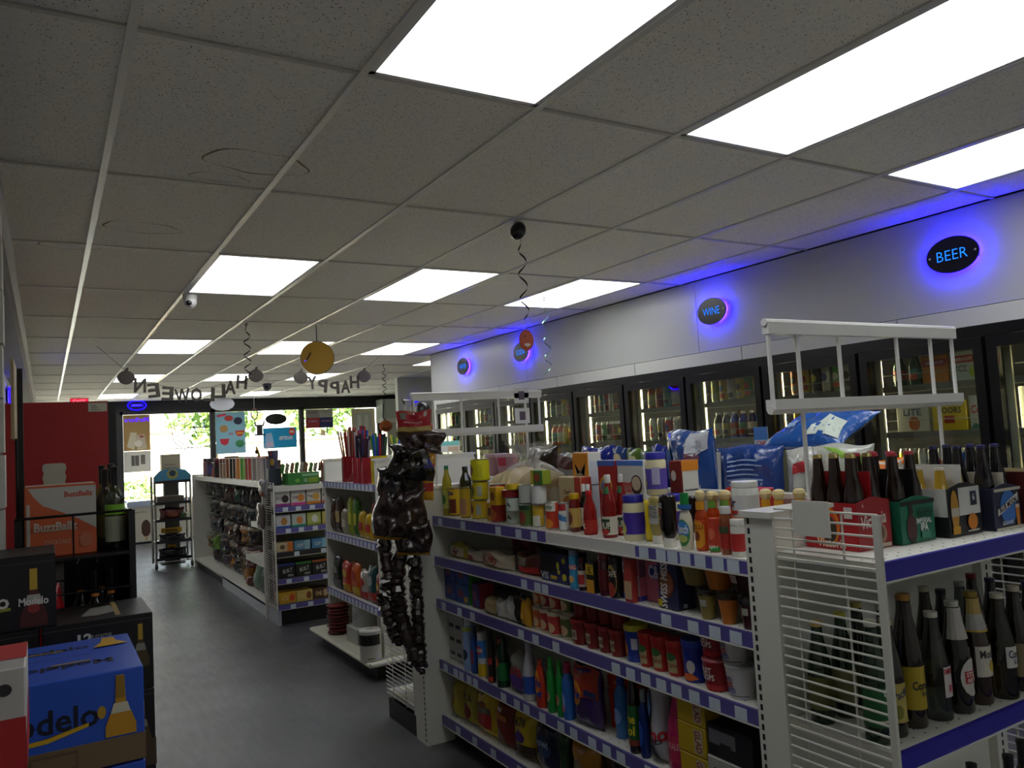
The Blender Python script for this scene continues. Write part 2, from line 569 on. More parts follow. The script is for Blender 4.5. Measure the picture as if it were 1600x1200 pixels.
for cx, cy, rx, ry in ((.72, 3.02, .19, .13), (.62, 3.24, .11, .05), (.42, 4.1, .17, .1), (.12, 4.56, .14, .08)):
    n = 28
    vs, fs = [], []
    rr = random.Random(int(cx * 100))
    for i in range(n):
        a = 2 * pi * i / n
        q = 1 + .1 * sin(2 * a + cx) + .06 * sin(5 * a)
        wd = .955 - .03 * sin(3 * a + cy)
        vs += [(cx + rx * q * cos(a), cy + ry * q * sin(a), CH + .0062), (cx + rx * q * wd * cos(a), cy + ry * q * wd * sin(a), CH + .0062)]
    for i in range(n):
        fs.append((2 * i, 2 * i + 1, (2 * i + 3) % (2 * n), (2 * i + 2) % (2 * n)))
    part('water_stain', MB().add(vs, fs), STAIN, ceil)

PANEL = emis('#fbfdff', PANEL_STRENGTH)
ROWN = {-4: 'behind the camera', -1: 'in the row over the beer shelf', 2: 'in the second row from the beer shelf', 5: 'in the third row from the beer shelf', 8: 'in the fourth row from the beer shelf', 11: 'in the row against the front windows'}
COLN = {1: 'over the aisle', 3: 'over the middle shelving', 5: 'beside the cooler wall'}
for k in LIGHT_COLS:
    for j in LIGHT_ROWS:
        x0, y0 = GX0 + k * GDX, GY0 + j * GDY
        t = thing('ceiling_light', 'flat white light panel ' + COLN[k] + ', ' + ROWN[j], 'light', (x0 + GDX / 2, y0 + GDY / 2, CH), 0, 'ceiling light panels')
        hx, hy = GDX / 2 - .013, GDY / 2 - .013
        fr = MB()
        for a, b in (((-hx, -hy), (hx, -hy + .018)), ((-hx, hy - .018), (hx, hy)), ((-hx, -hy), (-hx + .018, hy)), ((hx - .018, -hy), (hx, hy))):
            fr.box((a[0], a[1], .002), (b[0], b[1], .014))
        part('frame', fr, mat('#d8d8d8', .4), t)
        part('diffuser', boxmb((-hx + .018, -hy + .018, .006), (hx - .018, hy - .018, .012)), PANEL, t)

t = thing('ceiling_light', 'flat white light panel over the till beyond the soffit end', 'light', (GX0 + 7.5 * GDX, GY0 + 6.6 * GDY, CH), 0, 'ceiling light panels')
part('frame', MB().box((-.3, -.55, .001), (.3, -.53, .006)).box((-.3, .53, .001), (.3, .55, .006)).box((-.3, -.53, .001), (-.28, .53, .006)).box((.28, -.53, .001), (.3, .53, .006)), mat('#d8d8d8', .4), t)
part('diffuser', boxmb((-.28, -.53, .001), (.28, .53, .005)), PANEL, t)
# ------------------------------------------------------------------ floor and walls
def floor_material():
    m = mat('#5f5f60', .36, noise=(1.6, .3))
    nt = m.node_tree
    b = nt.nodes['Principled BSDF']
    tc = [n for n in nt.nodes if n.type == 'TEX_COORD'][0]
    n2 = nt.nodes.new('ShaderNodeTexNoise')
    n2.inputs['Scale'].default_value = 7
    n2.inputs['Detail'].default_value = 8
    mp = nt.nodes.new('ShaderNodeMapping')
    mp.inputs['Scale'].default_value = (4, .7, 1)
    nt.links.new(tc.outputs['Object'], mp.inputs[0])
    nt.links.new(mp.outputs[0], n2.inputs['Vector'])
    mr = nt.nodes.new('ShaderNodeMapRange')
    mr.inputs['To Min'].default_value = .26
    mr.inputs['To Max'].default_value = .5
    nt.links.new(n2.outputs['Fac'], mr.inputs['Value'])
    nt.links.new(mr.outputs[0], b.inputs['Roughness'])
    bk = nt.nodes.new('ShaderNodeTexBrick')
    bk.inputs['Scale'].default_value = 1
    bk.inputs['Brick Width'].default_value = .92
    bk.inputs['Row Height'].default_value = .46
    bk.inputs['Mortar Size'].default_value = .0015
    bk.inputs['Color1'].default_value = (.84, .85, .88, 1)
    bk.inputs['Color2'].default_value = (1, 1, 1, 1)
    bk.inputs['Mortar'].default_value = (.78, .78, .78, 1)
    mm2 = nt.nodes.new('ShaderNodeMapping')
    mm2.inputs['Rotation'].default_value = (0, 0, pi / 2)
    nt.links.new(tc.outputs['Object'], mm2.inputs[0])
    nt.links.new(mm2.outputs[0], bk.inputs['Vector'])
    mx = nt.nodes.new('ShaderNodeMix'); mx.data_type = 'RGBA'; mx.blend_type = 'MULTIPLY'
    mx.inputs[0].default_value = 1
    cr = [n for n in nt.nodes if n.type == 'VALTORGB'][0]
    nt.links.new(cr.outputs[0], mx.inputs[6])
    nt.links.new(bk.outputs[0], mx.inputs[7])
    nt.links.new(mx.outputs[2], b.inputs['Base Color'])
    return m
struct('floor', boxmb((-.6, -3.2, -.1), (9.2, 17.3, 0)), floor_material())
PAINT = mat('#d4d4cc', .55)
wl = struct('wall_left', boxmb((-.7, -3.2, 0), (-.34, 17.3, CH + .05)), mat('#bab8ae', .7, bump=(40, .2)))
struct('wall_back', boxmb((-.7, -3.3, 0), (9.2, -3.1, CH + .05)), PAINT)
struct('wall_right', boxmb((5.3, -3.2, 0), (5.4, 9.2, CH + .05)), PAINT)
struct('trim_1', boxmb((-.34, -3.1, 2.50), (-.16, 17.2, CH + .02)), mat('#3a3936', .6))
# painted block pier standing out from the left wall beyond the beer cases: every block its own piece
pier = struct('wall_pier', boxmb((-.34, 3.475, 0), (-.142, 3.582, CH)), mat('#8a8880', .8))
BLOCK = mat('#c4c2b6', .6, bump=(35, .35))
for r in range(13):
    z0 = r * .205
    for x0, x1 in (((-.34, -.132),) if r % 2 else ((-.34, -.24), (-.232, -.132))):
        part('block', boxmb((x0, 3.468 - .002 * (r % 3), z0 + .004), (x1 + .002 * ((r * 5) % 3 - 1), 3.59, z0 + .199)), BLOCK, pier)
# soffit over the coolers: panels with thin seams, then a band of trim
sof = struct('wall_soffit', boxmb((4.32, -3.1, 2.15), (5.3, 9.19, CH)), mat('#3a3a38', .7))
SOFM = mat('#b7b9b5', .3)
ys = [-3.1, -.5, 1.93, 4.37, 6.85, 9.2]
for a, b in zip(ys, ys[1:]):
    part('wall_panel', boxmb((4.3, a + .002, 2.155), (4.321, b - .002, CH)), SOFM, sof)
part('wall_panel', boxmb((4.3, 9.19, 2.05), (5.3, 9.205, CH)), SOFM, sof)
tr = struct('trim_2', boxmb((4.315, -3.1, 2.05), (5.3, 9.19, 2.149)), mat('#5a5a58', .6))
ys = [-3.1 + 0, -.85, .35, 1.55, 2.74, 3.94, 5.13, 6.3, 7.45, 8.63, 9.2]
for a, b in zip(ys, ys[1:]):
    part('trim_panel', boxmb((4.29, a + .004, 2.052), (4.316, b - .004, 2.15)), mat('#cfd0ca', .35), tr)

# ------------------------------------------------------------------ front windows
WY = 17.2
HDR = mat('#0d0d0f', .5)
fw = struct('wall_front', boxmb((-.34, WY, 2.5), (9.2, WY + .15, CH + .05)), HDR)
part('sill_wall', boxmb((1.25, WY, 0), (9.2, WY + .15, .45)), mat('#4c4a46', .7), fw)
part('side_panel', boxmb((-.34, WY, 0), (-.05, WY + .15, 2.5)), HDR, fw)
part('side_panel', boxmb((6.85, WY, .45), (9.2, WY + .15, 2.5)), mat('#c9c9bf', .6), fw)
MULL = mat('#262624', .5)
PANE = glass('#f4f8fa', .05)
xs = [1.27, 3.0, 4.87, 6.68]
for i in range(3):
    w = struct('window_%d' % (i + 1), MB().box((xs[i] - .05, WY + .02, .45), (xs[i] + .05, WY + .12, 2.5)).box((xs[i + 1] - .05, WY + .03, .45), (xs[i + 1] + .05, WY + .11, 2.5)).box((xs[i], WY + .02, 2.44), (xs[i + 1], WY + .12, 2.5)).box((xs[i], WY + .02, .45), (xs[i + 1], WY + .12, .51)), MULL)
    part('pane', boxmb((xs[i] + .05, WY + .06, .51), (xs[i + 1] - .05, WY + .066, 2.44)), PANE, w)
dr = struct('door_1', MB().box((-.04, WY + .03, 0), (.06, WY + .1, 2.5)).box((1.12, WY + .03, 0), (1.22, WY + .1, 2.5)).box((.06, WY + .03, 2.2), (1.12, WY + .1, 2.3)).box((.06, WY + .03, 0), (1.12, WY + .1, .12)), MULL)
part('pane', boxmb((.06, WY + .06, .12), (1.12, WY + .066, 2.2)), PANE, dr)
part('push_bar', MB().tube([(.1, WY - .02, 1.05), (1.08, WY - .02, 1.05)], .015).box((.12, WY - .03, 1.03), (.15, WY + .04, 1.07)).box((1.03, WY - .03, 1.03), (1.06, WY + .04, 1.07)), CHROME, dr)
# far corner by the till: white wall, door frame
pw = struct('wall_far', MB().box((5.2, 12.5, 0), (5.42, 12.62, CH + .04)).box((5.42, 12.5, 2.12), (6.05, 12.62, CH + .04)).box((6.05, 12.5, 0), (9.1, 12.62, CH + .04)), mat('#d2d4cc', .5))
part('door_frame', MB().box((5.42, 12.46, 0), (5.5, 12.5, 2.12)).box((5.97, 12.46, 0), (6.05, 12.5, 2.12)).box((5.42, 12.46, 2.12), (6.05, 12.5, 2.2)), mat('#e2e0d8', .4), pw)
struct('wall_end', boxmb((9.1, 9.2, 0), (9.2, 17.3, CH + .05)), PAINT)
struct('wall_inner', boxmb((5.3, 9.1, 0), (9.2, 9.2, CH + .05)), PAINT)
struct('platform', boxmb((4.05, 9.25, 0), (5.2, 10.8, .38)), mat('#55524c', .7))

# outside the windows: paving, planting, a low building
struct('ground', boxmb((-25, WY + .16, -.12), (45, 70, -.05)), mat('#b9b4a8', .9, noise=(1.5, .15)))
ob = thing('building', 'low beige building across the parking lot beyond the windows', 'building', (6.5, 26, -.06))
part('wall', boxmb((-1.3, 0, 0), (12, 3, 1.95)), mat('#c3ae8e', .9), ob)
for i in range(30):
    part('siding_rib', boxmb((-1.25 + i * .44, -.03, .05), (-1.21 + i * .44, 0, 1.9)), mat('#a8946f', .9), ob)
part('roof_edge', boxmb((-1.4, -.1, 1.95), (12.1, 3.1, 2.02)), mat('#e6dcc8', .8), ob)
ob = thing('building', 'pale tan storefront block seen through the first window', 'building', (2.9, 26, -.06))
part('wall', boxmb((-.35, 0, 0), (.45, 2, 2.35)), mat('#c2a883', .9), ob)
part('roof_edge', boxmb((-.4, -.06, 2.35), (.5, 2.05, 2.45)), mat('#ead9bd', .8), ob)
LEAF = [mat('#6d8f3a', .7), mat('#8aa450', .7), mat('#56762e', .7)]
def bush(label, x, y, z, r, n, name='bush', tr=0.0):
    t = thing(name, label, 'plant', (x, y, -.06))
    rr = random.Random(int(x * 31 + y))
    mb = MB()
    for i in range(n):
        a, b, q = rr.uniform(0, 2 * pi), rr.uniform(-1, 1), rr.uniform(.45, 1)
        c = Vector((cos(a) * sqrt(1 - b * b) * r * q, sin(a) * sqrt(1 - b * b) * r * q, z + b * r * .8 * q))
        s = r * rr.uniform(.09, .16)
        u = Vector((rr.uniform(-1, 1), rr.uniform(-1, 1), rr.uniform(-1, 1))).normalized() * s
        v = u.cross(Vector((rr.uniform(-1, 1), rr.uniform(-1, 1), 1))).normalized() * s * .5
        mb.add([c - u, c + v, c + u, c - v], [(0, 1, 2, 3)], i % 3)
    part('foliage', mb, LEAF, t, kind='stuff')
    part('trunk', MB().tube([(0, 0, 0), (.03, 0, z * .5), (0, .02, z)], [.06 + tr, .05 + tr, .03]), mat('#6a5a45', .9), t)
bush('sunlit leafy shrub outside below the tan poster', 1.75, 21.5, .75, .7, 320)
bush('low green shrub outside between the freezer and the rack', 1.95, 19.6, .35, .35, 160)
bush('tree with pale green crown outside above the blue drink poster', 5.6, 32, 3.4, 1.9, 700, 'tree', .08)
bush('tree with pale green crown outside above the four-square sign', 10.2, 33, 3.5, 1.8, 600, 'tree', .08)
# ------------------------------------------------------------------ things on the window
def flat_sign(name, label, cat, x0, x1, z0, z1, y, col, dec=(), rough=.6, th=.004):
    o = thing(name, label, cat, ((x0 + x1) / 2, y, z0))
    w, h = x1 - x0, z1 - z0
    part('sheet', boxmb((-w / 2, 0, 0), (w / 2, th, h)), mat(col, rough), o)
    def F(u, v, off=0):
        return (u * w / 2, -off, v * h)
    F.size = (w / 2, h)
    ps = []
    decor(ps, F, dec)
    for nm, me, m in ps:
        link(nm, me, m, o)
    return o
def mirror_text(o, s, x, z, h, width, col, y=-.002, bold=.02, name='lettering'):
    vs, fs = text_flat(s, h, bold, width)
    part(name, MB().add([(x - a, y, z + b) for a, b in vs], [f[::-1] for f in fs]), col if not isinstance(col, str) else mat(col, .5), o)
y0 = WY + .0555
p = flat_sign('window_poster', 'tan window poster with pale pictures and purple mirrored lettering', 'poster', 1.325, 1.81, 1.72, 2.435, y0, '#a8874e',
    (('poly', 'picture', ((-.75, .12), (-.45, .52), (.0, .5), (-.2, .02)), '#c9bfa4'), ('poly', 'picture', ((-.1, .42), (.55, .46), (.75, .05), (.0, .02)), '#bdb098'), ('oval', 'picture', .1, .2, .3, .09, '#d8d2c2'), ('rect', 'picture', .2, .5, .36, .42, '#9c4a3c')))
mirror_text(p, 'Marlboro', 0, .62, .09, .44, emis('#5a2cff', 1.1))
flat_sign('window_poster', 'white notice with two grey pictures under the tan poster', 'poster', 1.325, 1.81, 1.3, 1.71, y0, '#cfcbbe',
    (('rect', 'picture', -.45, .12, .3, .8, '#5c5850'), ('rect', 'picture', .25, .58, .36, .82, '#6a655b'), ('rect', 'picture', -.2, -.17, .3, .8, '#cfcbbe')))
p = flat_sign('window_poster', 'light blue window poster with red cup pictures', 'poster', 3.06, 3.66, 1.56, 2.435, y0, '#8fc3d6',
    (('oval', 'picture', -.1, .85, .3, .07, '#c0392f'), ('oval', 'picture', .52, .78, .3, .09, '#2b2f4a'), ('oval', 'picture', -.45, .6, .28, .09, '#b08a4c'), ('poly', 'picture', ((.3, .54), (.95, .55), (.85, .44), (.62, .4), (.4, .43)), '#d9432f'), ('rect', 'picture', .42, .86, .46, .5, '#e6a83a'),
     ('poly', 'picture', ((-.75, .36), (-.1, .36), (-.2, .24), (-.42, .2), (-.65, .24)), '#cf2f44'), ('oval', 'picture', .6, .23, .3, .09, '#3f8f5a'), ('poly', 'ribbon', ((-.9, .93), (-.3, .97), (-.28, .92), (-.85, .88)), '#d8324a'), ('text', '70', .0, .47, .05, '#d63a6a', .1)))
p = flat_sign('window_poster', 'bright blue drink poster with white mirrored lettering', 'poster', 4.03, 4.75, 1.62, 2.06, y0, '#1aa5e0',
    (('poly', 'picture', ((-.95, .02), (-.85, .72), (-.5, .78), (-.35, .05)), '#a9cdf0'), ('rect', 'picture', -.8, -.45, .08, .3, '#d9c4e0'), ('oval', 'badge', .72, .78, .2, .19, '#d8402f'), ('text', '99c', .72, .78, .06, '#ffffff', .1)))
mirror_text(p, 'FROSTER', .12, .21, .08, .3, '#f4f4f4', -.003, .03)
o = thing('window_sign', 'black oval sign hung on the window above the blue drink poster', 'sign', (4.31, WY + .035, 2.13))
part('face', MB().ell((0, 0, .12), (.235, .012, .12), 24, 6), BLACK, o, 1.0)
part('cord', MB().tube([(0, 0, .23), (0, .0, .31)], .004), BLACK, o)
o = flat_sign('window_sign', 'four-square window sign in grey, red and navy', 'sign', 4.965, 5.58, 2.02, 2.435, y0, '#8d8d8a',
    (('rect', 'panel', -1, 0, 0, .55, '#a8323a'), ('rect', 'panel', 0, 1, 0, .55, '#2b2f66'), ('rect', 'panel', 0, 1, .55, 1, '#a6a6a2')))
mirror_text(o, 'OPEN', .15, .35, .04, .2, '#3a4a40')
mirror_text(o, 'SALE', -.15, .35, .05, .2, '#7a3040')
mirror_text(o, 'THANK YOU', .15, .15, .035, .22, '#d0a0a0')
mirror_text(o, 'COME IN', -.15, .15, .035, .2, '#b8bce0')
flat_sign('window_poster', 'pale yellow window poster of bottles beside the till wall', 'poster', 6.02, 6.58, 1.45, 2.42, y0, '#cfc8a4',
    (('rect', 'picture', -.75, .75, .45, .9, '#b9bcb4'), ('rect', 'picture', -.5, -.2, .5, .85, '#d9d9d6'), ('rect', 'picture', .1, .4, .5, .85, '#d6d6d2'), ('poly', 'picture', ((.3, .05), (.5, .42), (.8, .05)), '#d8a0a0')))
# neon outline of a leaping shark, seen from behind
o = thing('neon_sign', 'unlit neon outline sign of a leaping shark with mirrored lettering', 'sign', (2.55, WY + .035, 1.72))
NEON = mat('#3a3636', .4)
def tubepath(o, name, pts, r=.008):
    part(name, MB().tube([(a, 0, b) for a, b in pts], r, 5), NEON, o)
tubepath(o, 'shark_outline', [(.02, .6), (-.08, .5), (-.2, .5), (-.29, .42), (-.33, .3), (-.32, .18), (-.25, .08), (-.14, .02), (-.02, .02), (.06, -.02), (.03, .1), (-.05, .07), (-.16, .1), (-.23, .19), (-.23, .28), (-.15, .38), (-.06, .46), (.05, .52)])
tubepath(o, 'fin', [(-.33, .3), (-.36, .52), (-.27, .46)])
tubepath(o, 'wave', [(-.38, .0), (-.2, .01), (-.1, -.015), (0, .015), (.1, -.01), (.2, .01), (.38, .02)])
mirror_text(o, 'CERVEZA', .17, .46, .05, .34, NEON, 0, -.005)
mirror_text(o, 'SANTA', .17, .37, .06, .3, NEON, 0, .01)
mirror_text(o, 'CLARA', .15, .25, .05, .26, NEON, 0, 0)
part('cord', MB().tube([(-.2, 0, .5), (-.2, 0, .72)], .003).tube([(.2, 0, .46), (.2, 0, .72)], .003), NEON, o)
tubepath(o, 'underline', [(.0, .42), (.33, .42)], .012)
tubepath(o, 'underline', [(.02, .31), (.36, .31)], .006)
# lit oval open sign on the header
BLUE = '#1206ff'
def ring(mb, rx, rz, r, n=32, y=0):
    pts = [(rx * cos(2 * pi * i / n), y, rz * sin(2 * pi * i / n)) for i in range(n + 1)]
    return mb.tube(pts, r, 6)
o = thing('led_sign', 'glowing blue oval sign on the black header above the windows', 'sign', (1.575, WY - .03, 2.62))
part('backing', MB().ell((0, .012, 0), (.175, .012, .1), 28, 6), BLACK, o, 1.0)
part('glow_ring', ring(MB(), .165, .092, .012), emis(BLUE, 5), o)
part('glow_bar', boxmb((-.11, -.008, -.024), (.11, .0, .024)), emis(BLUE, 3.5), o)
mirror_text(o, 'COFFEE', 0, 0, .03, .17, emis('#4a3cff', 2.5), -.012)
# white oval sign hanging in front of the header
o = thing('hanging_sign', 'white oval sign hanging before the black window header', 'sign', (3.05, 16.4, 2.56))
part('face', MB().ell((0, 0, 0), (.24, .012, .14), 28, 6), mat('#c9cbd2', .5), o, 1.0)
part('string', MB().tube([(-.12, 0, .12), (-.14, 0, .16)], .003).tube([(.12, 0, .12), (.14, 0, .16)], .003), BLACK, o)
o = thing('exit_sign', 'small red lit sign hung near the ceiling over the red cooler', 'sign', (.53, 15.9, 2.56))
part('housing', boxmb((-.15, 0, 0), (.15, .05, .14)), mat('#d8d0c8', .5), o)
part('face', boxmb((-.14, -.004, .01), (.14, 0, .13)), emis('#e0203c', 1.0), o)
vs, fs = text_flat('EXIT', .08, .02, .2)
part('lettering', MB().add([(a, -.006, .07 + b) for a, b in vs], fs), emis('#ff6a78', 1.6), o)
part('hanger', boxmb((-.02, .015, .14), (.02, .035, .145)), BLACK, o)

# ------------------------------------------------------------------ oval LED signs over the coolers
def led_sign(word, label, y, z, w=.145, h=.1):
    o = thing('led_sign', label, 'sign', (4.3, y, z), -pi / 2, 'oval blue signs over the coolers')
    R0 = MB()
    n = 32
    for yy, sc in ((-.012, .86), (-.03, .86)):
        pass
    part('glow_ring', ring(MB(), w * .9, h * .88, .006, 32, -.016), emis(BLUE, 170), o)
    part('glow_ring', ring(MB(), w * .72, h * .62, .005, 32, -.016), emis(BLUE, 120), o)
    vs = [(w * cos(2 * pi * i / n), yy, h * sin(2 * pi * i / n)) for yy in (-.034, -.041) for i in range(n)]
    fs = [tuple(range(n)), tuple(range(2 * n - 1, n - 1, -1))] + [(i, i + n, (i + 1) % n + n, (i + 1) % n) for i in range(n)]
    part('face', MB().add(vs, fs), mat('#07061c', .3), o)
    vs = [(w * 1.0 * cos(2 * pi * i / n), yy, h * 1.0 * sin(2 * pi * i / n)) for yy in (-.0335, -.0315) for i in range(n)]
    part('rim', MB().add(vs, fs), glass('#b8c8ff', .1), o)
    for s in (-1, 1):
        part('screw', MB().lathe([(.007, 0), (.007, .003), (.004, .005), (0, .005)], 10, 0, Matrix.Translation((s * w * .86, -.041, 0)) @ Matrix.Rotation(pi / 2, 4, 'X')), CHROME, o)
        part('standoff', MB().tube([(s * w * .86, 0, 0), (s * w * .86, -.034, 0)], .004), CHROME, o)
    vs, fs = text_flat(word, .055, -.012, min(.17, .042 * len(word)))
    part('lettering', MB().add([(a, -.0425, b) for a, b in vs], fs), emis('#1c78ff', 1.5), o)
led_sign('BEER', 'oval blue-lit sign reading BEER on the soffit', 2.37, 2.452)
led_sign('WINE', 'oval blue-lit sign reading WINE on the soffit', 4.175, 2.441)
led_sign('SODA', 'oval blue-lit sign reading SODA on the soffit', 6.9, 2.464)
led_sign('WATER', 'oval blue-lit sign nearest the soffit end, reading WATER', 8.22, 2.453)
o = thing('led_sign', 'small round blue lamp on the white till wall', 'sign', (5.5, 12.44, 2.33))
part('face', MB().ell((0, 0, 0), (.06, .02, .06), 16, 8), emis(BLUE, 1.6), o)
# ------------------------------------------------------------------ beverage cooler with glass doors
cool = thing('beverage_cooler', 'long black-framed walk-in beverage cooler with glass doors under the soffit', 'cooler', (0, 0, 0))
FR = mat('#09090b', .3)
DY = [1.495 + .755 * i - .755 for i in range(12)]        # door edges
part('header', boxmb((4.29, DY[0], 1.99), (4.42, DY[-1] + .02, 2.05)), FR, cool)
part('kick_plate', boxmb((4.3, DY[0], 0), (4.42, DY[-1] + .02, .22)), FR, cool)
part('back_panel', boxmb((5.1, DY[0], .1), (5.14, DY[-1], 2.04)), mat('#2c2c2c', .6), cool)
part('top_panel', boxmb((4.42, DY[0], 2.02), (5.14, DY[-1], 2.04)), mat('#1b1b1b', .6), cool)
part('end_panel', boxmb((4.29, DY[-1] + .02, 0), (5.2, DY[-1] + .12, 2.05)), mat('#d5d6cf', .4), cool)
part('floor_panel', boxmb((4.42, DY[0], .2), (5.14, DY[-1], .22)), mat('#3a3a38', .6), cool)
CGL = glass('#dfe3df', .055, .015)
LED = emis('#fff1c4', 26)
SHELFM = mat('#8d8d86', .4)
COOL_Z = (.5, .88, 1.2, 1.49, 1.765)
for i in range(len(DY) - 1):
    a, b = DY[i], DY[i + 1]
    part('mullion', boxmb((4.3, a - .03, .22), (4.4, a + .03, 1.99)), FR, cool)
    d = link('cooler_door', MB().box((4.262, a + .012, .24), (4.3, a + .062, 1.985)).box((4.262, b - .062, .24), (4.3, b - .012, 1.985)).box((4.262, a + .062, 1.925), (4.3, b - .062, 1.985)).box((4.262, a + .062, .24), (4.3, b - .062, .3)).mesh('door'), FR, cool)
    part('pane', boxmb((4.278, a + .062, .3), (4.284, b - .062, 1.925)), CGL, d)
    part('handle', MB().tube([(4.235, a + .037, 1.0), (4.235, a + .037, 1.35)], .009).box((4.235, a + .03, 1.0), (4.264, a + .044, 1.02)).box((4.235, a + .03, 1.33), (4.264, a + .044, 1.35)), FR, d)
    if i >= 1:
        part('jamb', boxmb((4.385, b - .066, .3), (4.40, b - .03, 1.95)), mat('#c8c4ac', .5), cool)
        part('light_strip', boxmb((4.402, b - .048, .4), (4.43, b - .036, 1.93)), LED, cool)
        part('light_strip', boxmb((4.402, a + .036, .4), (4.43, a + .05, 1.93)), LED, cool)  # added fill strip on the unseen near jamb, evens the light on the drinks
    for z in COOL_Z:
        sh = link('cooler_shelf', boxmb((4.4, a + .035, z - .022), (5.05, b - .035, z)).mesh('shelf'), SHELFM, cool)
        part('shelf_lip', boxmb((4.392, a + .06, z - .032), (4.4, b - .07, z + .004)), mat('#7b7b74', .35), sh)
        part('guard_wire', MB().tube([(4.396, a + .07, z + .07), (4.396, b - .08, z + .07)], .0022, 5), mat('#b9b9ae', .3), sh)

# ------------------------------------------------------------------ shelf gondolas
def shelf(parent, x0, x1, y0, y1, z, side, tags=(), rail=BLUERAIL, th=.022, holes=True, deck=WHITE):
    """a shelf deck with a price rail along its front edge; side 'x' faces -X, 'y' faces -Y"""
    s = link('shelf', boxmb((x0, y0, z - th), (x1, y1, z)).mesh('shelf'), deck, parent)
    if side == 'x':
        part('price_rail', boxmb((x0 - .012, y0, z - .042), (x0, y1, z + .003)), rail, s)
        part('rail_lip', boxmb((x0 - .016, y0, z - .046), (x0 - .0, y1, z - .042)), WHITEM, s)
        for t in tags:
            if y0 < t < y1:
                part('price_tag', boxmb((x0 - .0142, t - .024, z - .04), (x0 - .0129, t + .024, z - .003)), TAG, s)
    else:
        part('price_rail', boxmb((x0, y0 - .012, z - .042), (x1, y0, z + .003)), rail, s)
        part('rail_lip', boxmb((x0, y0 - .016, z - .046), (x1, y0, z - .042)), WHITEM, s)
        for t in tags:
            part('price_tag', boxmb((t - .024, y0 - .0135, z - .04), (t + .024, y0 - .012, z - .003)), TAG, s)
    if holes:
        mb = MB()
        if side == 'x':
            n = int((y1 - y0) / .05)
            for i in range(n):
                for q in (.03, .06):
                    mb.box((x0 + q, y0 + .02 + i * .05, z), (x0 + q + .004, y0 + .026 + i * .05, z + .0004))
        else:
            n = int((x1 - x0) / .05)
            for i in range(n):
                for q in (.03, .06):
                    mb.box((x0 + .02 + i * .05, y0 + q, z), (x0 + .026 + i * .05, y0 + q + .004, z + .0004))
        part('hole_row', mb, mat('#4a4a46', .8), s, kind='stuff')
    return s
def slots(parent, x, y, z0, z1, axis):
    mb = MB()
    z = z0
    while z < z1:
        mb.box((x - .0006, y - .004, z), (x + .0006, y + .004, z + .016)) if axis == 'x' else mb.box((x - .004, y - .0006, z), (x + .004, y + .0006, z + .016))
        z += .027
    part('slot_strip', mb, mat('#101010', .8), parent, kind='stuff')
def wire_panel(parent, x, y0, y1, z0, z1, pitch, r=.0031, cross=2, frame=True):
    p = link('wire_panel', MB().box((x - .005, y0 - .006, z0), (x + .005, y0 + .012, z1)).mesh('upright'), WHITEM, parent)
    n = int((z1 - z0) / pitch)
    base = None
    for i in range(n + 1):
        z = z1 - i * pitch
        if base is None:
            base = MB().tube([(x, y0, 0), (x, y1, 0)], r, 5).mesh('wire')
        w = link('wire', base, WHITEM, p, (0, 0, z))
    for c in range(cross):
        y = y0 + (y1 - y0) * (c + 1) / (cross + 1) + (.05 if c else 0)
        part('cross_wire', MB().tube([(x + .005, y, z0), (x + .005, y, z1)], r, 5), WHITEM, p)
    return p

# the near gondola, with a case of bottled beer shelves on its near end
G1 = thing('gondola_shelving', 'white double-sided gondola shelving in the middle, groceries and cleaning goods on it', 'shelving', (0, 0, 0))
GB = mat('#cfcfc5', .5)
part('end_panel', boxmb((1.70, 1.5, .0), (2.64, 1.6, 1.335)), WHITE, G1)
part('end_panel', boxmb((1.70, 3.9, .0), (2.64, 4.04, 1.335)), WHITE, G1)
part('panel_cap', boxmb((1.69, 1.497, 1.335), (2.65, 1.61, 1.352)), WHITEM, G1)
part('panel_cap', boxmb((1.69, 3.89, 1.335), (2.65, 4.05, 1.352)), WHITEM, G1)
part('back_panel', boxmb((2.19, 1.6, .1), (2.21, 3.9, 1.335)), GB, G1)
part('top_rail', boxmb((2.17, 1.6, 1.335), (2.23, 3.9, 1.35)), WHITEM, G1)
part('kick_base', boxmb((1.86, 1.6, 0), (2.55, 3.9, .115)), BLACK, G1)
slots(G1, 1.6995, 1.585, .1, 1.32, 'x')
slots(G1, 1.6995, 3.915, .02, 1.32, 'x')
TG = {0: (3.801, 3.535, 3.18, 2.998, 2.871, 2.153, 2.064, 2.007, 1.946, 1.879, 1.801, 1.738), 1: (2.974, 2.865, 2.806, 2.059, 1.931, 1.835, 1.748),
      2: (3.806, 3.621, 3.483, 3.025, 2.905, 2.749, 2.354, 2.27, 2.187, 2.107, 2.032, 1.948, 1.858, 1.75), 3: (3.82, 3.701, 3.637, 3.553, 3.486, 3.213, 3.094, 3.013, 2.885, 2.746, 2.656, 2.533, 2.442, 2.358, 2.2, 2.08, 1.95, 1.8), 4: (3.706, 3.526, 3.341, 3.1, 2.9, 2.7, 2.4, 2.1)}
G1Z = (1.19, .975, .75, .43, .14)
SILV = mat('#d6d6d2', .25)
for i, z in enumerate(G1Z):
    for a, b in ((1.602, 2.78), (2.786, 3.898)):
        shelf(G1, 1.80, 2.188, a, b, z, 'x', TG[i], SILV if (i == 0 and a < 2) else BLUERAIL)
part('rail_insert', boxmb((1.7872, 1.61, 1.15), (1.7882, 2.2, 1.188)), BLUERAIL, G1)
for z in (1.19, .8, .4, .14):
    for a, b in ((1.602, 2.78), (2.786, 3.898)):
        s = link('shelf', boxmb((2.212, a, z - .02), (2.6, b, z)).mesh('shelf'), WHITE, G1)
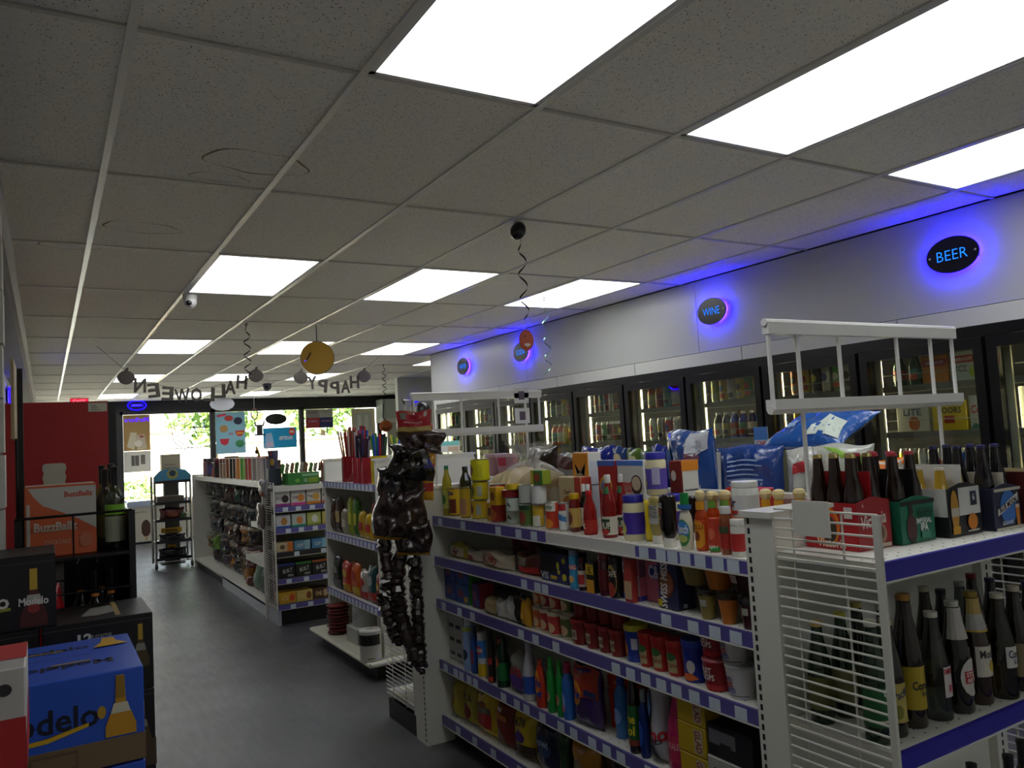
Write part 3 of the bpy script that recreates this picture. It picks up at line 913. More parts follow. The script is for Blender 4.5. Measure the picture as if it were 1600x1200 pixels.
# near end: wire sides, two deep shelves
ec = G1
part('end_post', boxmb((2.64, 1.47, 0), (2.7, 1.53, 1.335)), WHITE, G1)
slots(G1, 2.67, 1.4695, .1, 1.3, 'y')
wire_panel(G1, 1.706, 1.185, 1.495, .1, 1.362, .0262)
wire_panel(G1, 2.705, 1.185, 1.495, .1, 1.24, .0262)
shelf(G1, 1.712, 2.70, 1.195, 1.498, 1.245, 'y', (), mat('#27209a', .4))
shelf(G1, 1.712, 2.70, 1.195, 1.498, .80, 'y', (), mat('#27209a', .4))
shelf(G1, 1.712, 2.70, 1.195, 1.498, .30, 'y', (), mat('#27209a', .4))
part('kick_base', boxmb((1.74, 1.22, 0), (2.66, 1.5, .12)), BLACK, G1)
o = thing('price_holder', 'white plastic price holder clipped on the wire before the red beer carton', 'holder', (1.69, 1.36, 1.3))
part('plate', boxmb((-.006, -.055, .0), (0, .055, .09)), WHITEM, o)
part('hook', boxmb((-.001, -.05, .075), (.026, .05, .085)), WHITEM, o)
# far end of the near gondola
wire_panel(G1, 1.706, 4.05, 4.47, .12, 1.34, .024)
for z in (1.2, .85, .5, .16):
    link('shelf', boxmb((1.712, 4.045, z - .02), (2.6, 4.46, z)).mesh('shelf'), WHITE, G1)
part('kick_base', boxmb((1.71, 4.045, 0), (2.6, 4.46, .11)), BLACK, G1)

# white sign frames standing on the gondola's end panels
def sign_frame(label, x0, x1, y, zs, z0, z1, legs, bars):
    o = thing('sign_frame', label, 'frame', (x0, y, zs))
    W = mat('#dcdcd8', .3)
    L, a, b = x1 - x0, z0 - zs, z1 - zs
    part('top_channel', MB().box((0, -.012, b - .03), (L, .012, b)).tube([(-.005, 0, b + .004), (L + .005, 0, b + .004)], .011, 8), W, o)
    part('bottom_channel', MB().box((0, -.018, a), (L, .018, a + .03)).tube([(-.005, 0, a), (L + .005, 0, a)], .013, 8), W, o)
    for f in bars:
        part('upright', MB().tube([(f * L, 0, a), (f * L, 0, b - .02)], .007, 6), W, o)
    for f in legs:
        part('leg', MB().tube([(f * L, 0, 0), (f * L, 0, a)], .007, 6), W, o)
    return o
sign_frame('empty white sign frame standing over the beer cartons', 1.785, 2.735, 1.545, 1.353, 1.632, 1.882, (.14, .87), (.01, .14, .34, .65, .85, .985))
sign_frame('empty white sign frame at the far end of the grocery gondola', 1.722, 2.56, 3.95, 1.353, 1.63, 1.85, (.15, .87), (.01, .15, .36, .65, .87, .985))
for z in (1.67, 1.79):
    q = thing('price_card', 'small white price card on the far sign frame, ' + ('lower of two' if z < 1.7 else 'upper of two'), 'card', (2.42, 3.94, z))
    part('sheet', boxmb((-.05, -.002, 0), (.05, 0, .09)), mat('#dedee0', .6), q)
    part('picture', boxmb((-.02, -.003, .02), (.02, -.002, .07)), mat('#5b5060', .6), q)

# the snack gondola beyond it
G2 = thing('gondola_shelving', 'white gondola shelving with snack sticks and paper towels, beyond the grocery gondola', 'shelving', (0, 0, 0))
part('end_panel', boxmb((1.975, 5.2, .13), (2.75, 5.24, 1.48)), WHITE, G2)
part('panel_cap', boxmb((1.965, 5.19, 1.48), (2.76, 5.25, 1.495)), WHITEM, G2)
for i in range(7):
    part('slat', boxmb((1.975, 5.188, .16 + i * .187), (2.75, 5.2, .16 + i * .187 + .176)), WHITE, G2)
part('end_panel', boxmb((1.99, 6.42, .13), (2.75, 6.46, 1.48)), WHITE, G2)
part('panel_cap', boxmb((1.98, 6.41, 1.48), (2.76, 6.47, 1.495)), WHITEM, G2)
part('back_panel', boxmb((2.36, 5.24, .13), (2.38, 6.42, 1.46)), WHITE, G2)
part('base_deck', MB().box((1.85, 5.13, .1), (2.8, 6.5, .13)).tube([(1.85, 5.13, .115), (1.85, 6.5, .115)], .015, 8).tube([(1.85, 5.13, .115), (2.8, 5.13, .115)], .015, 8), mat('#d6d5c2', .4), G2)
part('kick_base', boxmb((1.92, 5.19, 0), (2.75, 6.44, .1)), BLACK, G2)
RT = [5.3 + i * .08 for i in range(14)]
for z in (1.31, .9, .45):
    shelf(G2, 1.98, 2.36, 5.242, 6.418, z, 'x', RT, mat('#6a62b0', .4), holes=False)

# the far gondola: snack-bar shelves on its end, hanging bags along the aisle
G3 = thing('gondola_shelving', 'white gondola with snack-bar shelves on its end and hanging bags along the aisle', 'shelving', (0, 0, 0))
part('end_panel', boxmb((1.775, 7.72, 0), (2.62, 7.76, 1.3)), WHITE, G3)
part('end_panel', boxmb((1.795, 12.0, 0), (2.62, 12.05, 1.3)), WHITE, G3)
part('back_panel', boxmb((2.17, 7.76, .1), (2.19, 12.0, 1.3)), mat('#b9b6ac', .6), G3)
part('end_back', boxmb((1.8, 7.7, .1), (2.62, 7.72, 1.29)), mat('#55564f', .6), G3)
wire_panel(G3, 1.782, 7.31, 7.7, .16, 1.29, .022, .0028)
slots(G3, 1.7945, 12.03, .1, 1.28, 'x')
part('base_deck', boxmb((1.80, 7.76, .1), (2.17, 12.0, .125)), WHITE, G3)
part('kick_plate', boxmb((1.80, 7.77, 0), (1.815, 10.0, .12)), mat('#cdd2da', .35), G3)
part('kick_plate', boxmb((1.83, 10.0, 0), (1.84, 12.0, .1)), BLACK, G3)
part('kick_base', boxmb((1.83, 7.335, 0), (2.6, 7.72, .14)), BLACK, G3)
part('kick_plate', boxmb((1.79, 7.33, 0), (1.82, 7.7, .14)), mat('#aab0ba', .35), G3)
shelf(G3, 1.85, 2.17, 7.76, 12.0, 1.27, 'x', (9.2,), mat('#d2cfc6', .4), holes=False)
shelf(G3, 1.80, 2.17, 7.76, 8.6, .52, 'x', (), WHITEM, holes=False)
shelf(G3, 1.80, 2.17, 7.76, 8.3, .88, 'x', (), WHITEM, holes=False)
EZ = (1.065, .87, .655, .415, .185)
ETAG = ((1.86, 1.98, 2.11, 2.24), (1.88, 2.0, 2.13, 2.26), (1.95, 2.2), (1.87, 2.03, 2.21), (1.9, 2.06, 2.22), (1.84, 1.98, 2.14, 2.26))
for z, tg in zip(EZ, ETAG):
    shelf(G3, 1.79, 2.6, 7.31, 7.7, z, 'y', [t + .02 for t in tg], BLUERAIL if z != .655 else mat('#222228', .4), holes=False, deck=mat('#77776e', .5))
shelf(G3, 1.79, 2.6, 7.31, 7.7, 1.255, 'y', (), WHITEM, holes=False)
# top grocery shelf of the near gondola, from the far end
P('oil_bottle', 'bottle', 'tall clear bottle of yellow-green oil with a green cap, end of top shelf', 'oil', 1.871, 3.870, 1.190, 0.052, 0.268, None, -pi / 2, ('p:#a8a02c', '#0f7a3a', '#b9c05a'), (('oval', 'logo', 0, 0.32, 0.6, 0.1, '#3f7a3a'),))
P('oil_bottle', 'bottle', 'dark olive-green oil bottle behind the yellow bean cans', 'oil', 1.980, 3.861, 1.190, 0.070, 0.256, None, -pi / 2, ('g:#2a3014', '#20240f', '#4a4a1c'), ())
P('bean_can', 'can', 'yellow-topped can with purple lettering beside the clear oil bottle', 'can', 1.886, 3.813, 1.190, 0.060, 0.149, None, -pi / 2, ('m:#8a7a50', '', '#d8b41e'), (('rect', 'picture', -1, 1, 0.1, 0.6, '#6e2c18'), ('text', 'nita', -0.1, 0.82, 0.022, '#3c1f7a', 0.06, 0.02, 0, 0)))
P('bean_can', 'can', 'cream and yellow bean can next to the purple-lettered can', 'can', 1.872, 3.665, 1.190, 0.055, 0.157, None, -pi / 2, ('m:#8a7a50', '', '#d3b32a'), (('rect', 'picture', -1, 1, 0.1, 0.62, '#b98a68'),))
P('pudding_can', 'can', 'yellow-and-brown can at the bottom of the tall yellow stack', 'can', 1.900, 3.563, 1.190, 0.082, 0.094, None, -pi / 2, ('m:#9a8f60', '', '#d6b62a'), (('oval', 'picture', -0.35, 0.5, 0.55, 0.3, '#7a3a4a'), ('rect', 'panel', 0.5, 0.98, 0.2, 0.75, '#a8b0a0')))
P('pudding_can', 'can', 'yellow can in the middle of the tall yellow stack', 'can', 1.900, 3.544, 1.285, 0.082, 0.094, None, -pi / 2, ('m:#9a8f60', '', '#d9c622'), (('oval', 'picture', -0.35, 0.5, 0.55, 0.3, '#5a5f2a'), ('rect', 'panel', 0.5, 0.98, 0.2, 0.75, '#b0b0a0')))
P('pudding_can', 'can', 'bright yellow can on top of the tall yellow stack', 'can', 1.900, 3.536, 1.380, 0.096, 0.112, None, -pi / 2, ('m:#9a8f60', '', '#dcd815'), (('oval', 'picture', -0.35, 0.5, 0.55, 0.3, '#8a5a30'), ('rect', 'panel', 0.5, 0.98, 0.2, 0.75, '#c8c418')))
P('cocoa_box', 'box', 'small yellow box with a red stripe, lower of the two beside the red cans', 'box', 1.896, 3.403, 1.190, 0.070, 0.086, 0.050, -pi / 2, ('#d8a818', '#d8a818', '#caa020'), (('f', 'oval', 'picture', 0, 0.5, 0.6, 0.25, '#7a3a20'),))
P('cocoa_box', 'box', 'small yellow box with a red stripe, upper of the two beside the red cans', 'box', 1.835, 3.257, 1.277, 0.068, 0.086, 0.050, -pi / 2, ('#d8a818', '#d8a818', '#caa020'), (('f', 'oval', 'picture', 0, 0.5, 0.6, 0.25, '#8a4a20'),))
P('bean_can', 'can', 'red can with orange picture, lower of two beside the small yellow boxes', 'can', 1.880, 3.329, 1.190, 0.075, 0.090, None, -pi / 2, ('m:#9a9a94', '', '#b3301f'), (('oval', 'picture', 0, 0.4, 0.6, 0.3, '#d06a2a'),))
P('bean_can', 'can', 'red can with orange picture, upper of two beside the small yellow boxes', 'can', 1.880, 3.329, 1.281, 0.075, 0.090, None, -pi / 2, ('m:#9a9a94', '', '#c0301f'), (('oval', 'picture', 0, 0.35, 0.6, 0.3, '#e08a3a'),))
P('chile_can', 'can', 'small white and green chile can under the red-lidded ones', 'can', 1.879, 3.193, 1.190, 0.062, 0.062, None, -pi / 2, ('m:#b0b0aa', '', '#c9d6c8'), (('text', 'LA', 0, 0.5, 0.02, '#203028', 0.05, 0.02, 0, 0),))
P('chile_can', 'can', 'small white and green chile can, second in the red-lidded stack', 'can', 1.858, 3.149, 1.253, 0.070, 0.062, None, -pi / 2, ('m:#b0b0aa', '', '#c9d6c8'), (('text', 'LA', 0, 0.5, 0.02, '#203028', 0.05, 0.02, 0, 0),))
P('tuna_can', 'can', 'flat dark red can lying under a yellow lid on the chile cans', 'can', 1.860, 3.170, 1.316, 0.085, 0.035, None, -pi / 2, ('m:#b0b0aa', '', '#8f1f1c'), ())
P('tuna_can', 'can', 'flat yellow-topped can crowning the chile can stack', 'can', 1.860, 3.144, 1.352, 0.070, 0.026, None, -pi / 2, ('m:#c8a81c', '', '#d8b81c'), ())
P('vegetable_can', 'can', 'white vegetable can with dark label, upper row by the tostadas bag', 'can', 1.885, 3.073, 1.290, 0.070, 0.085, None, -pi / 2, ('m:#b0b0aa', '', '#c8ccc4'), (('rect', 'picture', -0.9, -0.2, 0.2, 0.8, '#2f4a38'),))
P('vegetable_can', 'can', 'white vegetable can with green leaf, upper row by the tostadas bag', 'can', 1.885, 2.969, 1.290, 0.070, 0.085, None, -pi / 2, ('m:#b0b0aa', '', '#cfd2ca'), (('rect', 'picture', -0.9, -0.2, 0.2, 0.8, '#2f4a38'),))
P('vegetable_can', 'can', 'green vegetable can on the shelf before the tostadas bag', 'can', 1.870, 3.050, 1.190, 0.070, 0.099, None, -pi / 2, ('m:#b0b0aa', '', '#55702f'), (('oval', 'picture', 0, 0.4, 0.6, 0.3, '#8a3a30'), ('rect', 'band', -1, 1, 0.75, 0.95, '#18402a')))
P('vegetable_can', 'can', 'yellow corn can with white lower label before the tostadas bag', 'can', 1.884, 2.980, 1.190, 0.050, 0.100, None, -pi / 2, ('m:#b0b0aa', '', '#c8a832'), (('rect', 'label_panel', -1, 1, 0.05, 0.5, '#d4d4c4'),))
P('vegetable_can', 'can', 'pale corn can hidden behind the yellow corn can', 'can', 1.956, 3.076, 1.290, 0.070, 0.085, None, -pi / 2, ('m:#b0b0aa', '', '#cfd0c0'), ())
P('bouillon_box', 'box', 'small green and yellow box standing on the vegetable cans', 'box', 1.895, 2.957, 1.376, 0.090, 0.065, 0.050, -pi / 2, ('#3f7a2f', '#8a9a2a', '#4a8a3a'), (('f', 'oval', 'picture', 0.1, 0.5, 0.5, 0.3, '#a84a2a'), ('f', 'rect', 'panel', -1, -0.5, 0, 1, '#c8b82a')))
P('soup_can', 'can', 'tall white and red soup can with orange picture, middle of top shelf', 'can', 1.877, 2.848, 1.190, 0.064, 0.118, None, -pi / 2, ('m:#b8b8b0', '', '#c23a22'), (('rect', 'panel', -1, 1, 0.66, 0.95, '#d8d8c8'), ('text', 'Dinty', 0, 0.8, 0.022, '#2f5a2c', 0.06, 0.02, 0, 0), ('oval', 'picture', 0, 0.22, 0.7, 0.18, '#e08a2a')))
P('milk_can', 'can', 'white, red and blue can beside the tall soup can', 'can', 1.877, 2.765, 1.190, 0.046, 0.117, None, -pi / 2, ('m:#b8b8b0', '', '#d8dcd6'), (('rect', 'band', -1, 1, 0.72, 0.95, '#b02a34'), ('poly', 'stripe', ((-1, 0.45), (-1, 0.72), (1, 0.5), (1, 0.3)), '#4a8ac0')))
P('salsa_jar', 'jar', 'dark red salsa jar with a yellow lid', 'jar', 1.884, 2.695, 1.190, 0.048, 0.157, None, -pi / 2, ('g:#6e1812', '#c8a018', '#c8a85a'), (('oval', 'picture', -0.2, 0.35, 0.6, 0.18, '#7a3a30'),))
P('soy_bottle', 'bottle', 'slim dark sauce bottle with a white cap behind the salsa jar', 'sauce', 1.931, 2.692, 1.190, 0.042, 0.191, None, -pi / 2, ('g:#17100c', '#d8d8d0', '#c8c8c0'), ())
P('soy_bottle', 'bottle', 'slim dark sauce bottle with a yellow label beside the ketchup', 'sauce', 1.900, 2.618, 1.190, 0.045, 0.195, None, -pi / 2, ('g:#17100c', '#d8d8d0', '#c8b83a'), ())
P('ketchup_bottle', 'bottle', 'small red ketchup bottle with a red cap, before the taller ones', 'ketchup', 1.866, 2.566, 1.190, 0.057, 0.174, None, -pi / 2, ('p:#8f1712', '#c01c22', '#a82a22'), (('text', 'K', 0, 0.2, 0.02, '#e8d8c8', 0.016, 0.02, 0, 0),))
P('ketchup_bottle', 'bottle', 'large red ketchup bottle with white cap and green leaf label, front one', 'ketchup', 1.862, 2.434, 1.190, 0.060, 0.239, None, -pi / 2, ('p:#7d130f', '#d6d4cc', '#d8d0bc'), (('rect', 'label_panel', -0.7, 0.7, 0.09, 0.3, '#173a22'), ('text', 'CHUP', 0, 0.2, 0.026, '#e0d8c4', 0.06, 0.02, 0, 0), ('oval', 'picture', 0.2, 0.1, 0.4, 0.05, '#a82a22'), ('rect', 'neck_label', -0.8, 0.8, 0.7, 0.81, '#2f6a3a'), ('oval', 'neck_logo', -0.3, 0.755, 0.35, 0.05, '#b02a1f')))
P('ketchup_bottle', 'bottle', 'large red ketchup bottle behind the mayonnaise, white cap, red and green label', 'ketchup', 1.930, 2.439, 1.190, 0.048, 0.236, None, -pi / 2, ('p:#7d130f', '#d6d4cc', '#d8d0bc'), (('rect', 'label_panel', -0.7, 0.7, 0.09, 0.3, '#173a22'), ('text', 'CHUP', 0, 0.2, 0.026, '#e0d8c4', 0.06, 0.02, 0, 0), ('oval', 'picture', 0.2, 0.1, 0.4, 0.05, '#a82a22'), ('rect', 'neck_label', -0.8, 0.8, 0.7, 0.81, '#2f6a3a'), ('oval', 'neck_logo', -0.3, 0.755, 0.35, 0.05, '#b02a1f')))
P('cornmeal_box', 'box', 'tan box with a red side behind the soup cans', 'box', 2.000, 2.848, 1.190, 0.170, 0.215, 0.060, -pi / 2, ('#c8b48a', '#b03a2a', '#c8a878'), (('f', 'rect', 'panel', 0.45, 1, 0, 1, '#b83a2c'), ('f', 'oval', 'picture', -0.2, 0.4, 0.5, 0.22, '#a8702c'), ('f', 'text', 'Corn', -0.2, 0.7, 0.02, '#6a2a1a', 0.05, 0.02, 0, 0)))
P('cereal_box', 'box', 'orange cereal box with white side panel, tallest of the cereal boxes', 'box', 2.069, 2.845, 1.190, 0.117, 0.318, 0.075, -pi / 2, ('#dd8f22', '#d8d8d0', '#c87a1c'), (('f', 'poly', 'logo', ((-0.7, 0.85), (-0.4, 0.7), (-0.1, 0.82), (0, 0.7), (0.2, 0.82), (0.5, 0.68), (0.7, 0.86), (0.5, 0.55), (-0.5, 0.55)), '#b8a080'), ('f', 'rect', 'panel', -0.7, 0.7, 0.35, 0.5, '#c8702a'), ('r', 'rect', 'panel', -0.75, 0.75, 0.1, 0.88, '#c6ccd4'), ('r', 'rect', 'line', -0.7, 0.7, 0.55, 0.56, '#303030')))
P('cereal_box', 'box', 'red cereal box with a rainbow, left of the cinnamon box', 'box', 2.062, 2.655, 1.190, 0.120, 0.283, 0.065, -pi / 2, ('#a82424', '#8f1f1f', '#7a8ab8'), (('f', 'rect', 'band', -1, 1, 0.92, 1, '#4a6ac0'), ('f', 'oval', 'rainbow', -0.1, 0.62, 0.75, 0.16, '#d8a03a'), ('f', 'oval', 'rainbow', -0.1, 0.6, 0.6, 0.12, '#4a8ac0'), ('f', 'oval', 'rainbow', -0.1, 0.57, 0.42, 0.1, '#a82424')))
P('cereal_box', 'box', 'white cereal box with coloured cinnamon lettering and a bowl', 'box', 2.053, 2.488, 1.190, 0.166, 0.283, 0.065, -pi / 2, ('#d4d4cc', '#c8c8c0', '#7a90c0'), (('f', 'rect', 'band', -1, 1, 0.93, 1, '#4a7ad0'), ('f', 'oval', 'bowl', 0.45, 0.66, 0.42, 0.14, '#3a2c20'), ('f', 'oval', 'bowl_inner', 0.45, 0.68, 0.33, 0.1, '#c8b89a'), ('f', 'text', 'namon', -0.3, 0.62, 0.045, '#c03a2a', 0.07, 0.03, 0, 0), ('f', 'text', 'ch', 0.6, 0.2, 0.075, '#2a5ab0', 0.07, 0.05, 0, 0)))
P('oats_box', 'box', 'dark red cereal box with an orange corner and white side panel', 'box', 2.073, 2.233, 1.190, 0.069, 0.282, 0.085, -pi / 2, ('#7a2418', '#cfd0c6', '#9a4a2a'), (('f', 'oval', 'badge', -0.3, 0.8, 0.4, 0.07, '#d8d0c0'), ('f', 'text', 'OS', 0.3, 0.35, 0.06, '#c88a3a', 0.05, 0.02, 0, 0), ('r', 'rect', 'corner', -1, 1, 0.86, 1, '#d8861c'), ('r', 'rect', 'line', -0.8, 0.8, 0.6, 0.615, '#404040'), ('r', 'rect', 'line', -0.8, 0.8, 0.4, 0.41, '#404040'), ('r', 'rect', 'line', -0.8, 0.8, 0.12, 0.14, '#303030')))
P('mayonnaise_jar', 'jar', 'mayonnaise jar with purple label stacked up beside the dark red box', 'widejar', 1.930, 2.226, 1.355, 0.078, 0.155, None, -pi / 2, ('p:#d8d0a8', '#2a2a9a', '#5a4aa8'), (('oval', 'logo', -0.55, 0.42, 0.35, 0.2, '#d8d4e0'), ('oval', 'picture', -0.4, 0.28, 0.3, 0.12, '#c8c06a'), ('rect', 'panel', 0.35, 0.9, 0.25, 0.65, '#a8a4c8')))
P('mayonnaise_jar', 'jar', 'mayonnaise jar under the stacked one, hidden by the front row', 'widejar', 1.974, 2.232, 1.190, 0.110, 0.163, None, -pi / 2, ('p:#d8d0a8', '#2a2a9a', '#5a4aa8'), ())
P('mayonnaise_jar', 'jar', 'large mayonnaise jar with blue lid and purple label at the front', 'widejar', 1.878, 2.306, 1.190, 0.081, 0.165, None, -pi / 2, ('p:#d8d0a8', '#24248f', '#44309a'), (('oval', 'logo', -0.55, 0.48, 0.42, 0.2, '#d8d4e0'), ('text', 'ayo', -0.5, 0.47, 0.026, '#44309a', 0.05, 0.02, 0, 0), ('oval', 'picture', -0.25, 0.26, 0.36, 0.14, '#c8c06a')))
P('mustard_bottle', 'bottle', 'slim yellow mustard squeeze bottle seen edge-on beside the mayonnaise', 'bag', 1.885, 2.217, 1.190, 0.050, 0.154, 0.050, -1.05, ('#e0c418',), ())
P('mustard_bottle', 'bottle', 'upside-down squeeze bottle of grainy mustard with a grey label', 'upside', 1.865, 2.166, 1.190, 0.055, 0.166, 0.041, -pi / 2, ('p:#a8985a', '#d0d0c8'), (('rect', 'label_panel', -0.75, 0.75, 0.42, 0.82, '#b8b8b4'), ('text', 'HEINZ', 0, 0.76, 0.016, '#3a3a3a', 0.045, 0.02, 0, 0), ('text', 'YELLOW', 0, 0.66, 0.012, '#3a3a3a', 0.045, 0.02, 0, 0), ('text', 'MUSTARD', 0, 0.58, 0.012, '#3a3a3a', 0.045, 0.02, 0, 0)))
P('barbecue_sauce', 'bottle', 'black upside-down barbecue sauce squeeze bottle with a white cap', 'upside', 1.839, 2.073, 1.190, 0.067, 0.177, 0.050, -pi / 2, ('p:#14100e', '#d4d4cc'), (('rect', 'label_panel', -0.95, 0.0, 0.38, 0.82, '#2a1c14'), ('poly', 'label_top', ((-0.95, 0.82), (-0.0, 0.76), (-0.1, 0.86), (-0.5, 0.9), (-0.9, 0.88)), '#5a5a54'), ('text', 'HEINZ', -0.5, 0.8, 0.016, '#d8d8d0', 0.045, 0.02, 0, 0), ('text', 'BBQ', -0.5, 0.68, 0.016, '#b03a2a', 0.04, 0.02, 0, 0), ('rect', 'stripe', -0.8, -0.2, 0.52, 0.58, '#b8862a')))
P('barbecue_sauce', 'bottle', 'second black barbecue squeeze bottle standing behind the ranch dressing', 'upside', 2.000, 2.136, 1.190, 0.061, 0.156, 0.046, -pi / 2, ('p:#14100e', '#d4d4cc'), ())
P('ranch_bottle', 'bottle', 'white ranch dressing bottle with a green and blue cap', 'ranch', 1.832, 1.980, 1.190, 0.060, 0.187, 0.036, -pi / 2, ('p:#d6d2bc', '#15803a'), (('oval', 'label_panel', -0.05, 0.3, 0.85, 0.24, '#3f8a4a'), ('oval', 'label_sky', -0.05, 0.36, 0.75, 0.15, '#3a84c4'), ('text', 'Ranch', -0.05, 0.37, 0.03, '#f0f0f0', 0.05, 0.02, 0, 0), ('oval', 'picture', 0, 0.2, 0.5, 0.07, '#b8c86a'), ('rect', 'cap_band', -1.2, 1.2, 0.7, 0.8, '#2a6ab0')))
P('hot_sauce_bottle', 'bottle', 'hot sauce bottle with round wooden cap and orange label, in front', 'knob', 1.850, 1.925, 1.190, 0.044, 0.196, None, -pi / 2, ('p:#a83a12', '#d8c890', '#c8481a'), (('poly', 'label_panel', ((-0.85, 0.12), (-0.85, 0.42), (-0.4, 0.5), (0.4, 0.5), (0.85, 0.42), (0.85, 0.12), (0.4, 0.05), (-0.4, 0.05)), '#d8921c'), ('text', 'CHOLULA', 0, 0.4, 0.016, '#8a2a14', 0.045, 0.02, 0, 0), ('oval', 'picture', 0, 0.25, 0.35, 0.08, '#7a3a1c'), ('rect', 'neck_label', -1.2, 1.2, 0.68, 0.82, '#d8941c')))
P('hot_sauce_bottle', 'bottle', 'hot sauce bottle with wooden knob cap, behind the orange-labelled one', 'knob', 1.980, 2.001, 1.190, 0.052, 0.181, None, -pi / 2, ('p:#a83a12', '#d8c890', '#c8601a'), (('rect', 'neck_label', -1.2, 1.2, 0.68, 0.82, '#6a9a3a'),), 'wooden-capped hot sauces')
P('hot_sauce_bottle', 'bottle', 'hot sauce bottle with wooden knob cap, second behind the orange-labelled one', 'knob', 2.033, 1.997, 1.190, 0.052, 0.176, None, -pi / 2, ('p:#a83a12', '#d8c890', '#c8601a'), (('rect', 'neck_label', -1.2, 1.2, 0.68, 0.82, '#6a9a3a'),), 'wooden-capped hot sauces')
P('hot_sauce_bottle', 'bottle', 'hot sauce bottle with wooden knob cap, third in the back row', 'knob', 1.980, 1.940, 1.190, 0.052, 0.186, None, -pi / 2, ('p:#a83a12', '#d8c890', '#c8601a'), (('rect', 'neck_label', -1.2, 1.2, 0.68, 0.82, '#6a9a3a'),), 'wooden-capped hot sauces')
P('hot_sauce_bottle', 'bottle', 'hot sauce bottle with wooden knob cap, last in the back row beside the red box', 'knob', 2.033, 1.931, 1.190, 0.052, 0.182, None, -pi / 2, ('p:#a83a12', '#d8c890', '#c8601a'), (('rect', 'neck_label', -1.2, 1.2, 0.68, 0.82, '#6a9a3a'),), 'wooden-capped hot sauces')
P('hot_sauce_bottle', 'bottle', 'hot sauce bottle with wooden knob cap above the end post, far one of three', 'knob', 2.020, 1.799, 1.190, 0.052, 0.191, None, -pi / 2, ('p:#a83a12', '#d8c890', '#c8601a'), (('rect', 'neck_label', -1.2, 1.2, 0.66, 0.82, '#d09a20'),))
P('hot_sauce_bottle', 'bottle', 'hot sauce bottle with wooden knob cap above the end post, middle one of three', 'knob', 2.020, 1.746, 1.190, 0.052, 0.191, None, -pi / 2, ('p:#a83a12', '#d8c890', '#c8601a'), (('rect', 'neck_label', -1.2, 1.2, 0.66, 0.82, '#d09a20'),))
P('hot_sauce_bottle', 'bottle', 'hot sauce bottle with wooden knob cap touching the red beer carton', 'knob', 2.073, 1.709, 1.190, 0.052, 0.191, None, -pi / 2, ('p:#a83a12', '#d8c890', '#c8601a'), (('rect', 'neck_label', -1.2, 1.2, 0.66, 0.82, '#d09a20'),))
P('cheese_box', 'box', 'red box of cheese lying on its side behind the sauces', 'box', 2.095, 1.937, 1.300, 0.160, 0.075, 0.070, -pi / 2, ('#b01c20', '#b01c20', '#c8302c'), (('f', 'text', 'Vel', -0.55, 0.35, 0.04, '#f0e8d0', 0.07, 0.03, 0, 0),))
P('cheese_box', 'box', 'red box of cheese under the other one behind the sauces', 'box', 2.095, 1.942, 1.190, 0.160, 0.108, 0.070, -pi / 2, ('#b01c20', '#b01c20', '#c8302c'), ())
P('seasoning_canister', 'canister', 'red seasoning canister with a green base, no lid showing', 'can', 1.857, 1.876, 1.190, 0.037, 0.107, None, -pi / 2, ('#b8382a', '', '#c0402c'), (('rect', 'base_band', -1.2, 1.2, 0.03, 0.16, '#1c9a3c'), ('oval', 'picture', 0, 0.55, 0.6, 0.18, '#d86a4a'), ('text', 'TAJIN', 0, 0.15, 0.012, '#e8f0e0', 0.04, 0.02, 0, 0)))
P('salsa_jar', 'jar', 'glass salsa jar with a white lid next to the end post', 'jar', 1.844, 1.811, 1.190, 0.042, 0.149, None, -pi / 2, ('g:#8a4a2a', '#d8d8d2', '#a82a20'), (('rect', 'panel', -0.8, 0.8, 0.45, 0.6, '#3a4a2a'),))
P('creamer_jar', 'jar', 'white-lidded creamer jar with dark lettering, lower of two by the end post', 'widejar', 1.839, 1.759, 1.190, 0.047, 0.113, None, -pi / 2, ('p:#d0d0c8', '#dcdcd6', '#b02a2a'), ())
P('creamer_jar', 'jar', 'white-lidded creamer jar with dark lettering, upper of two by the end post', 'widejar', 1.908, 1.783, 1.303, 0.085, 0.112, None, -pi / 2, ('p:#d4d4cc', '#dcdcd6', '#c8c8c4'), (('text', 'Mr', -0.45, 0.42, 0.03, '#403050', 0.05, 0.02, 0, 0), ('rect', 'band', -1.2, 1.2, 0.1, 0.2, '#a8302c')))
# second shelf
P('tortilla_pack', 'pack', 'yellow-edged pack of tortillas lying at the far end of the second shelf', 'bag', 1.874, 3.749, 0.975, 0.203, 0.077, 0.070, -pi / 2, ('#b8a83a',), (('rect', 'label_panel', -0.7, 0.8, 0.2, 0.8, '#b8a890'), ('oval', 'logo', 0.1, 0.5, 0.3, 0.25, '#8a3a40')))
P('tortilla_pack', 'pack', 'pale tortilla pack with a dark red logo on the second shelf', 'bag', 1.875, 3.560, 0.975, 0.197, 0.062, 0.070, -pi / 2, ('#b8aa98',), (('oval', 'logo', -0.2, 0.4, 0.35, 0.25, '#8a2a3a'),))
P('tortilla_pack', 'pack', 'cream tortilla pack with a red star-edged logo', 'bag', 1.855, 3.302, 0.975, 0.301, 0.078, 0.080, -pi / 2, ('#c0b49a',), (('oval', 'logo', -0.15, 0.5, 0.38, 0.36, '#b83a30'), ('oval', 'logo_inner', -0.15, 0.5, 0.31, 0.29, '#c8bca4'), ('text', 'GUERRERO', -0.15, 0.5, 0.025, '#8a2a24', 0.1, 0.02, 0, 0), ('oval', 'logo', -0.85, 0.45, 0.16, 0.25, '#b02a34')))
P('tostada_bag', 'bag', 'bag of tostadas with a red bottom on the second shelf', 'bag', 1.874, 3.053, 0.975, 0.195, 0.095, 0.080, -pi / 2, ('#6a3a2a',), (('rect', 'band', -0.95, 0.95, 0.05, 0.38, '#b8201c'), ('rect', 'panel', -0.6, 0.3, 0.45, 0.85, '#8a8070')))
